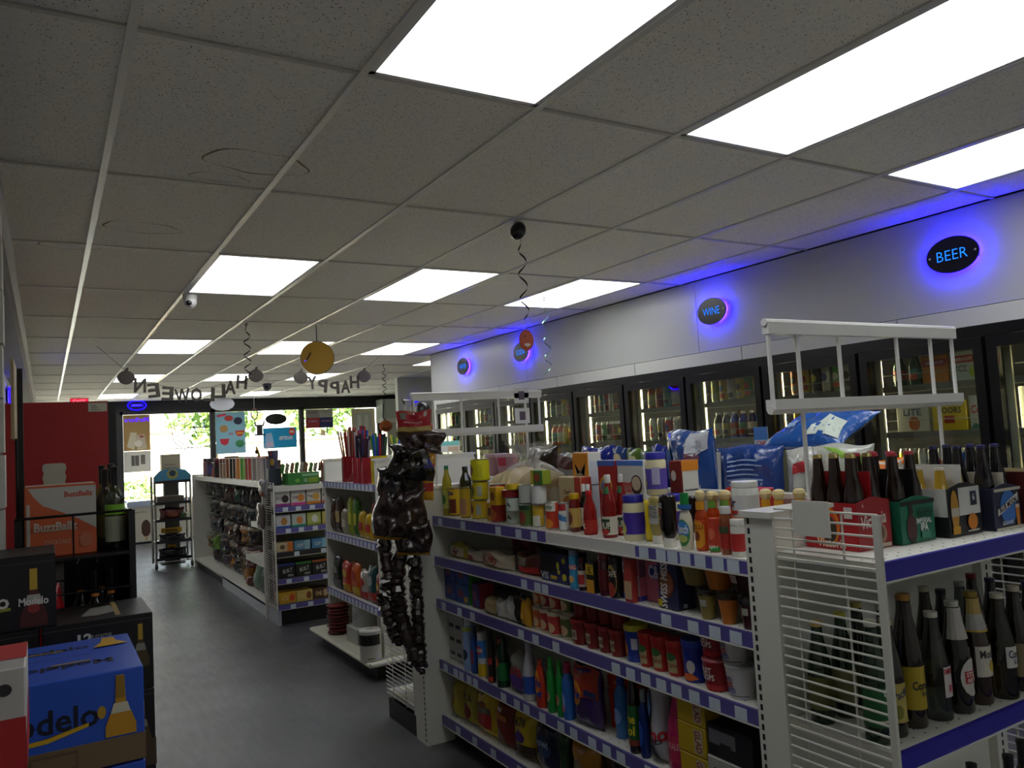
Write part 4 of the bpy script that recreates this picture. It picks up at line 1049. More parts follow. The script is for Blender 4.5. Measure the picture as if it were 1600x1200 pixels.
P('flour_sack', 'sack', 'dim red sack standing at the back of the second shelf', 'bag', 2.090, 3.432, 0.975, 0.286, 0.170, 0.080, -pi / 2, ('#6a1c20',), ())
P('spice_pouch', 'pouch', 'small purple pouch lying beside the navy display box', 'bag', 1.930, 3.009, 0.975, 0.076, 0.050, 0.030, -pi / 2, ('#3f2f8a',), ())
P('display_box', 'box', 'navy cardboard display box with yellow shapes, open at the top', 'box', 1.880, 2.795, 0.975, 0.203, 0.121, 0.100, -pi / 2, ('#20245e', '#20245e', '#15151c'), (('f', 'rect', 'opening', -0.98, 0.15, 0.3, 0.96, '#14141a'), ('f', 'text', 'VIS', -0.72, 0.2, 0.03, '#c8ccd8', 0.06, 0.02, 0, 0), ('f', 'rect', 'panel', -0.25, 0.2, 0.12, 0.24, '#c8a81c'), ('f', 'oval', 'shape', 0.32, 0.6, 0.1, 0.14, '#c8c030'), ('f', 'oval', 'shape', 0.75, 0.8, 0.13, 0.1, '#c8c030'), ('f', 'oval', 'shape', 0.78, 0.25, 0.16, 0.12, '#c8c030'), ('f', 'oval', 'shape', 0.4, 0.4, 0.1, 0.08, '#c8c030')))
P('drink_mix', 'bottle', 'blue and clear drink powder bottle next to the navy display box', 'canister', 1.824, 2.636, 0.975, 0.041, 0.153, None, -pi / 2, ('p:#3a8ab8', '#8a98b0', '#3a9ac8'), (('rect', 'panel', -1, 1, 0.5, 0.62, '#c03040'), ('text', 'TANG', 0, 0.56, 0.016, '#f0e0d0', 0.05, 0.02, 0, 0), ('oval', 'picture', 0.1, 0.25, 0.5, 0.1, '#d8b06a')))
P('coffee_jar', 'jar', 'dark red coffee jar with a white and red label', 'jar', 1.822, 2.579, 0.975, 0.036, 0.126, None, -pi / 2, ('g:#2a0f10', '#4a1418', '#c8b8a8'), (('rect', 'panel', -1, 1, 0.2, 0.5, '#b03030'),))
P('cocoa_tin', 'tin', 'black and yellow upright cocoa carton', 'box', 1.834, 2.505, 0.975, 0.048, 0.116, 0.060, -pi / 2, ('#1a1812', '#1a1812', '#22201a'), (('f', 'rect', 'panel', -1, 1, 0.02, 0.45, '#d89a1c'), ('f', 'rect', 'band', -1, 1, 0.62, 0.95, '#d8b01c'), ('f', 'text', 'ABC', 0, 0.78, 0.03, '#1a1812', 0.03, 0.02, 0, 0)))
P('coffee_jar', 'jar', 'tall maroon coffee jar with a maroon lid', 'widejar', 1.830, 2.440, 0.975, 0.052, 0.157, None, -pi / 2, ('g:#4a0f14', '#7a1a24', '#5a1218'), (('text', 'C', -0.5, 0.45, 0.03, '#c8a0a0', 0.02, 0.02, 0, 0),))
P('coffee_jar', 'jar', 'black instant coffee jar with an arched gold label', 'widejar', 1.830, 2.375, 0.975, 0.052, 0.151, None, -pi / 2, ('g:#120c0a', '#18120f', '#18100c'), (('oval', 'label_panel', 0, 0.42, 0.75, 0.4, '#a88a3a'), ('oval', 'label_inner', 0.02, 0.4, 0.65, 0.33, '#18100c'), ('text', 'SCAFE', 0, 0.6, 0.022, '#d0c8b8', 0.05, 0.02, 0, 0), ('oval', 'picture', 0, 0.22, 0.55, 0.18, '#a83a2c')))
P('creamer_box', 'box', 'narrow red and cream carton beside the black coffee jar', 'box', 1.819, 2.274, 0.975, 0.040, 0.153, 0.030, -pi / 2, ('#a83a34', '#a83a34', '#b84a40'), (('f', 'rect', 'panel', -1, 1, 0.08, 0.5, '#c8a880'),))
P('sugar_carton', 'carton', 'pink and white sugar carton with a blue round logo, front one', 'box', 1.865, 2.301, 0.975, 0.094, 0.155, 0.050, -pi / 2, ('#d0788c', '#c86a80', '#c86a80'), (('f', 'rect', 'panel', -0.7, 1, 0.12, 0.6, '#ccc6c4'), ('f', 'rect', 'base_band', -1, 1, 0, 0.12, '#2f3c9a'), ('f', 'oval', 'logo', -0.05, 0.74, 0.78, 0.19, '#26327a'), ('f', 'text', 'C&H', -0.05, 0.74, 0.055, '#e0e0e8', 0.085, 0.03, 0, 0), ('f', 'text', 'GRANULATED', 0.1, 0.45, 0.014, '#8a6a70', 0.08, 0.02, 0, 0), ('f', 'text', 'CANE', 0.1, 0.36, 0.02, '#c86a80', 0.05, 0.02, 0, 0), ('f', 'text', 'SUGAR', 0.1, 0.26, 0.022, '#8a5a68', 0.06, 0.02, 0, 0), ('r', 'rect', 'base_band', -1, 1, 0, 0.12, '#2f3c9a'), ('r', 'rect', 'panel', -0.9, 0.9, 0.55, 0.95, '#6a4a60')))
P('sugar_carton', 'carton', 'pink and white sugar carton behind the cocoa box', 'box', 1.895, 2.203, 0.975, 0.100, 0.155, 0.050, -pi / 2, ('#c06a80', '#c06a80', '#b86078'), (('f', 'oval', 'logo', 0.2, 0.7, 0.8, 0.17, '#26327a'), ('f', 'text', 'C&H', 0.2, 0.7, 0.05, '#c8c8d8', 0.08, 0.03, 0, 0)))
P('cocoa_box', 'box', 'tall dark blue cocoa box with upright white lettering', 'box', 1.873, 2.093, 0.975, 0.096, 0.170, 0.085, -pi / 2, ('#272c50', '#222848', '#2a3054'), (('f', 'oval', 'picture', -0.1, 0.52, 0.85, 0.28, '#6a3020'), ('f', 'oval', 'picture_inner', -0.05, 0.52, 0.7, 0.22, '#9a5a3c'), ('f', 'text', 'SWISS MISS', -0.3, 0.48, 0.036, '#e4e0dc', 0.155, 0.03, 0, 1.5), ('f', 'rect', 'badge', -1, -0.55, 0.04, 0.18, '#c8b41c'), ('r', 'rect', 'lines', -0.4, 0.0, 0.04, 0.12, '#b8bcc8')))
P('fruit_cup', 'cup', 'clear-lidded cup of yellow-green fruit jelly, lower of its pair', 'bowl', 1.836, 1.910, 0.975, 0.064, 0.095, None, -pi / 2, ('p:#8a7a42', 't:#d8d8d0'), (('rect', 'sticker', -0.1, 0.5, 0.45, 0.68, '#a8a898'),))
P('fruit_cup', 'cup', 'clear-lidded cup of yellow-green fruit jelly, upper of its pair', 'bowl', 1.868, 1.991, 1.069, 0.106, 0.094, None, -pi / 2, ('p:#8a7a42', 't:#d8d8d0'), ())
P('fruit_cup', 'cup', 'clear-lidded cup of orange fruit jelly, lower of its pair', 'bowl', 1.838, 1.821, 0.975, 0.067, 0.095, None, -pi / 2, ('p:#b86a22', 't:#d8d8d0'), ())
P('fruit_cup', 'cup', 'clear-lidded cup of orange fruit jelly, upper of its pair', 'bowl', 1.868, 1.882, 1.069, 0.109, 0.094, None, -pi / 2, ('p:#b86a22', 't:#d8d8d0'), ())
P('fruit_cup', 'cup', 'clear-lidded cup of dark red fruit jelly, lower of its pair', 'bowl', 1.832, 1.732, 0.975, 0.056, 0.095, None, -pi / 2, ('p:#3a1418', 't:#d8d8d0'), (('rect', 'sticker', -0.1, 0.5, 0.45, 0.68, '#a8a898'),))
P('fruit_cup', 'cup', 'clear-lidded cup of dark red fruit jelly, upper of its pair', 'bowl', 1.870, 1.769, 1.069, 0.116, 0.094, None, -pi / 2, ('p:#3a1418', 't:#d8d8d0'), (('rect', 'sticker', -0.4, 0.1, 0.4, 0.66, '#b8a8a0'),))
# third shelf
P('detergent_box', 'box', 'blue detergent box with red side, lower of two at the far end', 'box', 1.885, 3.830, 0.750, 0.131, 0.098, 0.090, -pi / 2, ('#2a3a8a', '#b02a3a', '#2a3a8a'), (('f', 'oval', 'logo', -0.2, 0.5, 0.5, 0.25, '#7a4a6a'), ('f', 'rect', 'panel', 0.3, 0.9, 0.1, 0.4, '#4a5ab0')))
P('detergent_box', 'box', 'blue detergent box with red side, upper of two at the far end', 'box', 1.885, 3.830, 0.850, 0.132, 0.098, 0.090, -pi / 2, ('#2a3a8a', '#b02a3a', '#2a3a8a'), (('f', 'oval', 'logo', -0.2, 0.5, 0.5, 0.25, '#7a4a6a'), ('f', 'rect', 'panel', 0.3, 0.9, 0.1, 0.4, '#4a5ab0')))
P('detergent_box', 'box', 'blue detergent box with green side, lower of two', 'box', 1.885, 3.691, 0.750, 0.146, 0.098, 0.090, -pi / 2, ('#24509a', '#4a9a2a', '#24509a'), (('f', 'oval', 'logo', -0.2, 0.5, 0.5, 0.25, '#7a4a6a'), ('f', 'rect', 'panel', 0.3, 0.9, 0.1, 0.4, '#c8a03a')))
P('detergent_box', 'box', 'blue detergent box with green side, upper of two', 'box', 1.885, 3.684, 0.850, 0.146, 0.098, 0.090, -pi / 2, ('#24509a', '#4a9a2a', '#24509a'), (('f', 'oval', 'logo', -0.2, 0.5, 0.5, 0.25, '#7a4a6a'), ('f', 'rect', 'panel', 0.3, 0.9, 0.1, 0.4, '#4a5ab0')))
P('detergent_box', 'box', 'purple and red detergent box before the foil bags', 'box', 1.885, 3.543, 0.750, 0.076, 0.120, 0.090, -pi / 2, ('#4a2a6a', '#a83a4a', '#4a2a6a'), (('f', 'oval', 'logo', -0.2, 0.5, 0.5, 0.25, '#7a4a6a'), ('f', 'rect', 'panel', 0.3, 0.9, 0.1, 0.4, '#4a5ab0')))
P('foil_bag', 'bag', 'small crumpled gold foil bag on the third shelf', 'bag', 1.845, 3.374, 0.750, 0.121, 0.080, 0.070, -pi / 2, ('#a8946a',), ())
P('foil_bag', 'bag', 'crumpled silver foil bag, first of two on the third shelf', 'bag', 1.845, 3.263, 0.750, 0.097, 0.083, 0.070, -pi / 2, ('#b8b8b0',), ())
P('foil_bag', 'bag', 'crumpled silver foil bag, second of two beside the black bags', 'bag', 1.845, 3.166, 0.750, 0.095, 0.106, 0.070, -pi / 2, ('#c0bfb4',), ())
P('chip_bag', 'bag', 'black snack bag leaning in a row, first of three', 'bag', 1.833, 3.101, 0.750, 0.055, 0.141, 0.045, -pi / 2, ('#17150f',), ())
P('chip_bag', 'bag', 'black and gold snack bag leaning in a row, second of three', 'bag', 1.833, 3.062, 0.750, 0.055, 0.133, 0.045, -pi / 2, ('#1c180e',), (('rect', 'panel', 0.2, 0.85, 0.1, 0.9, '#c8941c'),))
P('chip_bag', 'bag', 'yellow snack bag leaning in a row, third of three', 'bag', 1.833, 3.032, 0.750, 0.052, 0.125, 0.045, -pi / 2, ('#c8941c',), ())
P('noodle_cup', 'cup', 'orange noodle cup, lower of its stack, first stack from the yellow bag', 'cup', 1.854, 2.969, 0.750, 0.063, 0.100, None, -pi / 2, ('#cfc4a8', '#c8bca4', '#c8602a'), (('oval', 'picture', 0, 0.35, 0.6, 0.22, '#d8b48a'),))
P('noodle_cup', 'cup', 'orange noodle cup, upper of its stack, first stack from the yellow bag', 'cup', 1.860, 2.974, 0.850, 0.062, 0.099, None, -pi / 2, ('#cfc4a8', '#c8bca4', '#c8602a'), (('oval', 'picture', 0, 0.35, 0.6, 0.22, '#d8b48a'),))
P('noodle_cup', 'cup', 'red noodle cup, lower of its stack, second stack from the yellow bag', 'cup', 1.851, 2.902, 0.750, 0.068, 0.100, None, -pi / 2, ('#cfc4a8', '#c8bca4', '#b03030'), (('oval', 'picture', 0, 0.35, 0.6, 0.22, '#d8b48a'),))
P('noodle_cup', 'cup', 'red noodle cup, upper of its stack, second stack from the yellow bag', 'cup', 1.860, 2.907, 0.850, 0.071, 0.099, None, -pi / 2, ('#cfc4a8', '#c8bca4', '#b03030'), (('oval', 'picture', 0, 0.35, 0.6, 0.22, '#d8b48a'),))
P('noodle_cup', 'cup', 'dark red noodle cup, lower of its stack, third stack from the yellow bag', 'cup', 1.846, 2.827, 0.750, 0.078, 0.100, None, -pi / 2, ('#cfc4a8', '#c8bca4', '#b83a34'), (('oval', 'picture', 0, 0.35, 0.6, 0.22, '#d8b48a'),))
P('noodle_cup', 'cup', 'dark red noodle cup, upper of its stack, third stack from the yellow bag', 'cup', 1.860, 2.832, 0.850, 0.077, 0.099, None, -pi / 2, ('#cfc4a8', '#c8bca4', '#b83a34'), (('oval', 'picture', 0, 0.35, 0.6, 0.22, '#d8b48a'),))
P('noodle_cup', 'cup', 'green and orange noodle cup, lower of its stack, fourth stack from the yellow bag', 'cup', 1.858, 2.748, 0.750, 0.079, 0.100, None, -pi / 2, ('#cfc4a8', '#c8bca4', '#5a6a34'), (('oval', 'picture', 0, 0.35, 0.6, 0.22, '#d8b48a'),))
P('noodle_cup', 'cup', 'green and orange noodle cup, upper of its stack, fourth stack from the yellow bag', 'cup', 1.860, 2.748, 0.850, 0.075, 0.099, None, -pi / 2, ('#cfc4a8', '#c8bca4', '#5a6a34'), (('oval', 'picture', 0, 0.35, 0.6, 0.22, '#d8b48a'),))
P('coffee_tub', 'tub', 'clear red-lidded tub of red coffee candy, lower of its stack, first from the noodle cups', 'tub', 1.854, 2.654, 0.750, 0.092, 0.099, None, -pi / 2, ('p:#7a2420', '#8f1a1c'), (('rect', 'label_panel', -0.5, 0.3, 0.2, 0.6, '#b8a88a'), ('text', 'CAFE', -0.1, 0.4, 0.018, '#5a1a18', 0.04, 0.02, 0, 0)))
P('coffee_tub', 'tub', 'clear red-lidded tub of red coffee candy, upper of its stack, first from the noodle cups', 'tub', 1.870, 2.665, 0.850, 0.088, 0.098, None, -pi / 2, ('p:#7a2420', '#8f1a1c'), ())
P('coffee_tub', 'tub', 'clear red-lidded tub of red coffee candy, lower of its stack, second from the noodle cups', 'tub', 1.854, 2.566, 0.750, 0.080, 0.099, None, -pi / 2, ('p:#7a2420', '#8f1a1c'), (('rect', 'label_panel', -0.5, 0.3, 0.2, 0.6, '#b8a88a'), ('text', 'CAFE', -0.1, 0.4, 0.018, '#5a1a18', 0.04, 0.02, 0, 0)))
P('coffee_tub', 'tub', 'clear red-lidded tub of red coffee candy, upper of its stack, second from the noodle cups', 'tub', 1.870, 2.579, 0.850, 0.080, 0.098, None, -pi / 2, ('p:#7a2420', '#8f1a1c'), ())
P('coffee_tub', 'tub', 'clear red-lidded tub of red coffee candy, lower of its stack, third from the noodle cups', 'tub', 1.854, 2.414, 0.750, 0.075, 0.099, None, -pi / 2, ('p:#7a2420', '#8f1a1c'), (('rect', 'label_panel', -0.5, 0.3, 0.2, 0.6, '#b8a88a'), ('text', 'CAFE', -0.1, 0.4, 0.018, '#5a1a18', 0.04, 0.02, 0, 0)))
P('coffee_tub', 'tub', 'clear red-lidded tub of red coffee candy, upper of its stack, third from the noodle cups', 'tub', 1.870, 2.416, 0.850, 0.084, 0.098, None, -pi / 2, ('p:#7a2420', '#8f1a1c'), ())
P('coffee_tub', 'tub', 'clear red-lidded tub of red coffee candy, lower of its stack, fourth from the noodle cups', 'tub', 1.854, 2.488, 0.750, 0.072, 0.099, None, -pi / 2, ('p:#7a2420', '#8f1a1c'), (('rect', 'label_panel', -0.5, 0.3, 0.2, 0.6, '#b8a88a'), ('text', 'CAFE', -0.1, 0.4, 0.018, '#5a1a18', 0.04, 0.02, 0, 0)))
P('coffee_tub', 'tub', 'clear red-lidded tub of red coffee candy, upper of its stack, fourth from the noodle cups', 'tub', 1.870, 2.499, 0.850, 0.079, 0.098, None, -pi / 2, ('p:#7a2420', '#8f1a1c'), ())
P('cereal_tub', 'tub', 'blue cereal tub with a yellow lid', 'tub', 1.865, 2.323, 0.750, 0.091, 0.133, None, -pi / 2, ('#2440a0', '#c8c032'), (('rect', 'sticker', 0.3, 0.75, 0.35, 0.65, '#c8ccd8'), ('oval', 'picture', -0.3, 0.35, 0.3, 0.2, '#c8742a')))
P('candy_tub', 'tub', 'red candy tub with a cream label, half hidden by the next one', 'tub', 1.850, 2.246, 0.750, 0.063, 0.120, None, -pi / 2, ('#b42420', '#c42a24'), (('rect', 'label_panel', -0.5, 0.6, 0.1, 0.5, '#b8a878'), ('oval', 'logo', 0.05, 0.55, 0.5, 0.12, '#3a6a34'), ('text', 'MAZAPAN', 0.05, 0.3, 0.014, '#8a2a1c', 0.06, 0.02, 0, 0)))
P('candy_tub', 'tub', 'red candy tub with a red lid, middle of three', 'tub', 1.858, 2.176, 0.750, 0.076, 0.120, None, -pi / 2, ('#b42420', '#c42a24'), (('rect', 'label_panel', -0.5, 0.6, 0.1, 0.5, '#b8a878'), ('oval', 'logo', 0.05, 0.55, 0.5, 0.12, '#3a6a34'), ('text', 'MAZAPAN', 0.05, 0.3, 0.014, '#8a2a1c', 0.06, 0.02, 0, 0)))
P('candy_tub', 'tub', 'red candy tub with a cream label, before the blue tub', 'tub', 1.858, 2.099, 0.750, 0.074, 0.120, None, -pi / 2, ('#b42420', '#c42a24'), (('rect', 'label_panel', -0.5, 0.6, 0.1, 0.5, '#b8a878'), ('oval', 'logo', 0.05, 0.55, 0.5, 0.12, '#3a6a34'), ('text', 'MAZAPAN', 0.05, 0.3, 0.014, '#8a2a1c', 0.06, 0.02, 0, 0)))
P('cereal_tub', 'tub', 'blue cereal tub with an orange swirl beside the red cups', 'tub', 1.863, 2.014, 0.750, 0.093, 0.138, None, -pi / 2, ('#1c2f98', '#2340b0'), (('poly', 'picture', ((-0.6, 0.06), (-0.3, 0.2), (0.3, 0.24), (0.8, 0.1), (0.2, 0.04)), '#d86a2a'), ('text', 'F', -0.7, 0.6, 0.04, '#e8e0e0', 0.02, 0.02, 0, 0), ('oval', 'picture', 0.3, 0.38, 0.28, 0.16, '#d8d4cc')))
P('cereal_cup', 'cup', 'red cereal cup with white lettering, lower of two', 'cup', 1.854, 1.905, 0.750, 0.098, 0.100, None, -pi / 2, ('#8f1c26', '#c86a70'), (('rect', 'band', -1.3, 1.3, 0.04, 0.22, '#b82a30'), ('text', 'FRUIT', -0.2, 0.66, 0.02, '#e8dcd4', 0.06, 0.03, 0, 0), ('text', 'LOOPS', -0.1, 0.45, 0.02, '#e8dcd4', 0.065, 0.03, 0, 0)))
P('cereal_cup', 'cup', 'red cereal cup with white lettering, upper of two', 'cup', 1.860, 1.920, 0.850, 0.090, 0.098, None, -pi / 2, ('#8f1c26', '#c86a70'), (('rect', 'band', -1.3, 1.3, 0.04, 0.22, '#b82a30'), ('text', 'FRUIT', -0.2, 0.66, 0.02, '#e8dcd4', 0.06, 0.03, 0, 0), ('text', 'LOOPS', -0.1, 0.45, 0.02, '#e8dcd4', 0.065, 0.03, 0, 0)))
P('cereal_cup', 'cup', 'white cereal cup with coloured cinnamon lettering, lower of two', 'cup', 1.855, 1.805, 0.750, 0.100, 0.100, None, -pi / 2, ('#c4c2c4', '#b0b0b4'), (('text', 'CINNAMON', -0.3, 0.62, 0.014, '#3a3a6a', 0.05, 0.02, 0, 0), ('text', 'toast', -0.3, 0.46, 0.022, '#b83a30', 0.05, 0.02, 0, 0), ('text', 'crunch', -0.25, 0.3, 0.024, '#2a4aa0', 0.06, 0.02, 0, 0), ('rect', 'line', -1, 1, 0.1, 0.13, '#5a5a64')))
P('cereal_cup', 'cup', 'white cereal cup with coloured cinnamon lettering, upper of two', 'cup', 1.855, 1.826, 0.850, 0.097, 0.098, None, -pi / 2, ('#c4c2c4', '#b0b0b4'), (('text', 'CINNAMON', -0.3, 0.62, 0.014, '#3a3a6a', 0.05, 0.02, 0, 0), ('text', 'toast', -0.3, 0.46, 0.022, '#b83a30', 0.05, 0.02, 0, 0), ('text', 'crunch', -0.25, 0.3, 0.024, '#2a4aa0', 0.06, 0.02, 0, 0), ('rect', 'line', -1, 1, 0.1, 0.13, '#5a5a64')))
# fourth shelf
P('paper_towels', 'pack', 'white wrapped paper pack with black printing at the far end of the fourth shelf', 'box', 1.910, 3.809, 0.430, 0.173, 0.270, 0.120, -pi / 2, ('#b4b4ac', '#a8a8a0', '#b4b4ac'), (('f', 'rect', 'print', -0.8, -0.2, 0.1, 0.17, '#2f2f34'), ('f', 'rect', 'print', 0.09999999999999998, 0.7, 0.1, 0.17, '#2f2f34'), ('f', 'rect', 'print', -0.8, -0.2, 0.37, 0.44000000000000006, '#2f2f34'), ('f', 'rect', 'print', 0.09999999999999998, 0.7, 0.37, 0.44000000000000006, '#2f2f34'), ('f', 'rect', 'print', -0.8, -0.2, 0.64, 0.7100000000000001, '#2f2f34'), ('f', 'rect', 'print', 0.09999999999999998, 0.7, 0.64, 0.7100000000000001, '#2f2f34')))
P('air_freshener', 'can', 'white and blue aerosol can with a yellow-green collar', 'aerosol', 1.833, 3.628, 0.430, 0.059, 0.272, None, -pi / 2, ('#9ab0d0', '#c8ccd0', '#8aa4cc'), (('oval', 'logo', 0.1, 0.3, 0.5, 0.1, '#26304a'), ('rect', 'collar', -1.3, 1.3, 0.73, 0.79, '#b0b83a')))
P('air_freshener', 'can', 'dark blue aerosol can behind the white and blue one', 'aerosol', 1.829, 3.562, 0.430, 0.036, 0.231, None, -pi / 2, ('#24447a', '#3a4a6a', '#2a54a0'), (('rect', 'panel', -0.5, 0.5, 0.2, 0.5, '#a83a4a'),))
P('wipes_canister', 'canister', 'yellow, white and blue wipes canister with a white lid', 'canister', 1.831, 3.477, 0.430, 0.052, 0.214, None, -pi / 2, ('#c8c8c4', '#c8c8c4', '#c8ccd0'), (('rect', 'panel', -1.3, 1.3, 0.04, 0.32, '#d8b41c'), ('rect', 'panel', -1.3, 1.3, 0.45, 0.84, '#3a7ac8'), ('oval', 'logo', 0, 0.62, 0.75, 0.1, '#c03038'), ('text', 'CLOROX', 0, 0.62, 0.018, '#f0f0f0', 0.055, 0.02, 0, 0)))
P('insect_spray', 'can', 'black and red spray can beside the wipes canister', 'aerosol', 1.823, 3.378, 0.430, 0.034, 0.241, None, -pi / 2, ('#1a1614', '#1a1614', '#241c1a'), (('rect', 'panel', -0.9, 0.9, 0.36, 0.48, '#b83428'), ('rect', 'panel', -0.9, 0.9, 0.03, 0.12, '#c83a24')))
P('cleaner_bottle', 'bottle', 'dark green cleaner bottle with an orange and green label', 'bleach', 1.836, 3.290, 0.430, 0.064, 0.272, None, -pi / 2, ('p:#14301c', '#1a1a18', '#1c6a34'), (('oval', 'logo', -0.2, 0.42, 0.5, 0.1, '#c85a3a'), ('oval', 'neck_label', -0.1, 0.78, 0.6, 0.05, '#b83a30')))
P('detergent_bag', 'bag', 'silver and purple detergent bag beside the green cleaner bottle', 'bag', 1.857, 3.160, 0.430, 0.153, 0.184, 0.080, -pi / 2, ('#8a8a84',), (('rect', 'panel', -0.7, 0.9, 0.08, 0.45, '#5a3a8a'), ('text', 'asia', 0.15, 0.58, 0.045, '#b02a3a', 0.09, 0.03, 0, 0)))
P('bleach_bottle', 'bottle', 'white bleach bottle with a blue label', 'bleach', 1.835, 3.051, 0.430, 0.061, 0.252, None, -pi / 2, ('p:#b4b4bc', '#a8a8b4', '#2f54b0'), (('oval', 'picture', -0.4, 0.3, 0.5, 0.13, '#3a3a4a'), ('rect', 'base_band', -1.2, 1.2, 0.02, 0.1, '#b8b8b4')))
P('laundry_bottle', 'bottle', 'orange laundry detergent bottle with a round blue and yellow logo', 'jug', 1.822, 2.941, 0.430, 0.061, 0.201, 0.037, -pi / 2, ('p:#c8381a', '#c8381a'), (('oval', 'logo', -0.15, 0.52, 0.62, 0.24, '#d8941c'), ('oval', 'logo_inner', -0.15, 0.52, 0.5, 0.18, '#d86a1c'), ('text', 'Tide', -0.15, 0.52, 0.035, '#26348a', 0.06, 0.03, 0, 0), ('poly', 'swoosh', ((-0.3, 0.28), (0.7, 0.36), (0.4, 0.2)), '#26348a')))
P('softener_bottle', 'bottle', 'bright green softener bottle, farther of two', 'detergent', 1.824, 2.857, 0.430, 0.040, 0.226, None, -pi / 2, ('p:#1f8f38', '#38b83a'), (('oval', 'label_panel', -0.1, 0.3, 0.5, 0.1, '#b8a878'), ('oval', 'logo', -0.1, 0.32, 0.35, 0.06, '#c8503a')))
P('softener_bottle', 'bottle', 'bright green softener bottle, nearer of two', 'detergent', 1.822, 2.789, 0.430, 0.033, 0.226, None, -pi / 2, ('p:#1f8f38', '#38b83a'), (('oval', 'label_panel', -0.1, 0.3, 0.5, 0.1, '#b8a878'), ('oval', 'logo', -0.1, 0.32, 0.35, 0.06, '#c8503a')))
P('softener_bottle', 'bottle', 'blue softener bottle with a pink cap', 'detergent', 1.833, 2.746, 0.430, 0.052, 0.227, None, -pi / 2, ('p:#2f68b4', '#b83058'), (('oval', 'picture', -0.2, 0.3, 0.5, 0.18, '#8aa8d8'), ('oval', 'picture', -0.1, 0.2, 0.35, 0.07, '#c86a9a')))
P('detergent_pods', 'bag', 'orange and purple pouch of laundry pods', 'bag', 1.855, 2.629, 0.430, 0.179, 0.242, 0.090, -pi / 2, ('#3a205a',), (('rect', 'panel', -0.9, 0.95, 0.5, 0.97, '#a83418'), ('oval', 'logo', -0.35, 0.55, 0.45, 0.2, '#d8941c'), ('oval', 'logo_inner', -0.35, 0.55, 0.36, 0.15, '#d86a1c'), ('text', 'Tide', -0.35, 0.55, 0.04, '#26348a', 0.075, 0.03, 0, 0), ('rect', 'ribbon', 0.25, 0.9, 0.52, 0.62, '#2a3468')))
P('soap_box', 'box', 'red-orange soap box, lowest of the stack of five', 'box', 1.958, 2.486, 0.430, 0.160, 0.050, 0.100, -pi / 2, ('#c43a1c', '#b03418', '#d05028'), (('f', 'rect', 'logo', -0.5, 0.3, 0.35, 0.65, '#e08a60'),), 'stack of red soap boxes')
P('soap_box', 'box', 'red-orange soap box, second of the stack of five', 'box', 1.958, 2.491, 0.482, 0.160, 0.050, 0.100, -pi / 2, ('#c43a1c', '#b03418', '#d05028'), (('f', 'rect', 'logo', -0.5, 0.3, 0.35, 0.65, '#e08a60'),), 'stack of red soap boxes')
P('soap_box', 'box', 'red-orange soap box, middle of the stack of five', 'box', 1.958, 2.495, 0.534, 0.160, 0.050, 0.100, -pi / 2, ('#c43a1c', '#b03418', '#d05028'), (('f', 'rect', 'logo', -0.5, 0.3, 0.35, 0.65, '#e08a60'),), 'stack of red soap boxes')
P('soap_box', 'box', 'red-orange soap box, fourth of the stack of five', 'box', 1.958, 2.496, 0.586, 0.160, 0.050, 0.100, -pi / 2, ('#c43a1c', '#b03418', '#d05028'), (('f', 'rect', 'logo', -0.5, 0.3, 0.35, 0.65, '#e08a60'),), 'stack of red soap boxes')
P('soap_box', 'box', 'red-orange soap box, topmost of the stack of five', 'box', 1.958, 2.496, 0.638, 0.160, 0.050, 0.100, -pi / 2, ('#c43a1c', '#b03418', '#d05028'), (('f', 'rect', 'logo', -0.5, 0.3, 0.35, 0.65, '#e08a60'),), 'stack of red soap boxes')
P('dish_soap', 'bottle', 'slim light blue dish soap bottle behind the pine cleaner', 'detergent', 1.880, 2.456, 0.430, 0.055, 0.240, None, -pi / 2, ('p:#3a74b8', '#2a3a9a'), (('oval', 'label_panel', 0, 0.35, 0.6, 0.12, '#7aa0d8'),))
P('pine_cleaner', 'bottle', 'dark brown cleaner bottle with yellow cap and green label', 'juice', 1.827, 2.317, 0.430, 0.045, 0.294, None, -pi / 2, ('g:#1c140c', '#8a842a', '#1f5a2a'), (('rect', 'label_band', -1.2, 1.2, 0.1, 0.17, '#8a3a2a'), ('text', 'Pine', -0.1, 0.42, 0.035, '#d8c82a', 0.05, 0.03, 0, 0), ('text', 'Sol', -0.1, 0.28, 0.035, '#d8c82a', 0.045, 0.03, 0, 0)))
P('dish_soap', 'bottle', 'dark blue dish soap bottle with a pale cap', 'detergent', 1.827, 2.261, 0.430, 0.037, 0.237, None, -pi / 2, ('p:#122a6a', '#8a8f9a'), (('oval', 'label_panel', -0.2, 0.35, 0.6, 0.2, '#1f48a0'),))
P('drain_cleaner', 'bottle', 'white drain cleaner jug with a black and red label, handle at its side', 'bag', 1.855, 2.196, 0.430, 0.087, 0.294, 0.090, -pi / 2, ('#a8a8b0',), (('rect', 'label_panel', -0.95, -0.1, 0.45, 0.92, '#15161c'), ('oval', 'picture', -0.5, 0.66, 0.3, 0.13, '#4a6a9a'), ('text', 'Drano', -0.3, 0.36, 0.05, '#b0202a', 0.115, 0.03, 0, 0), ('text', 'LIQUID', -0.2, 0.27, 0.02, '#1a1a1a', 0.08, 0.02, 0, 0), ('oval', 'label_panel', -0.25, 0.12, 0.6, 0.08, '#1c1c20')))
P('bleach_bottle', 'bottle', 'hot pink bleach bottle', 'bleach', 1.858, 2.108, 0.430, 0.087, 0.294, None, -pi / 2, ('p:#b8285c', '#b8386a', '#b82c50'), (('text', 'CLORALEN', 0, 0.3, 0.022, '#e0a0b0', 0.085, 0.02, 0, 0),))
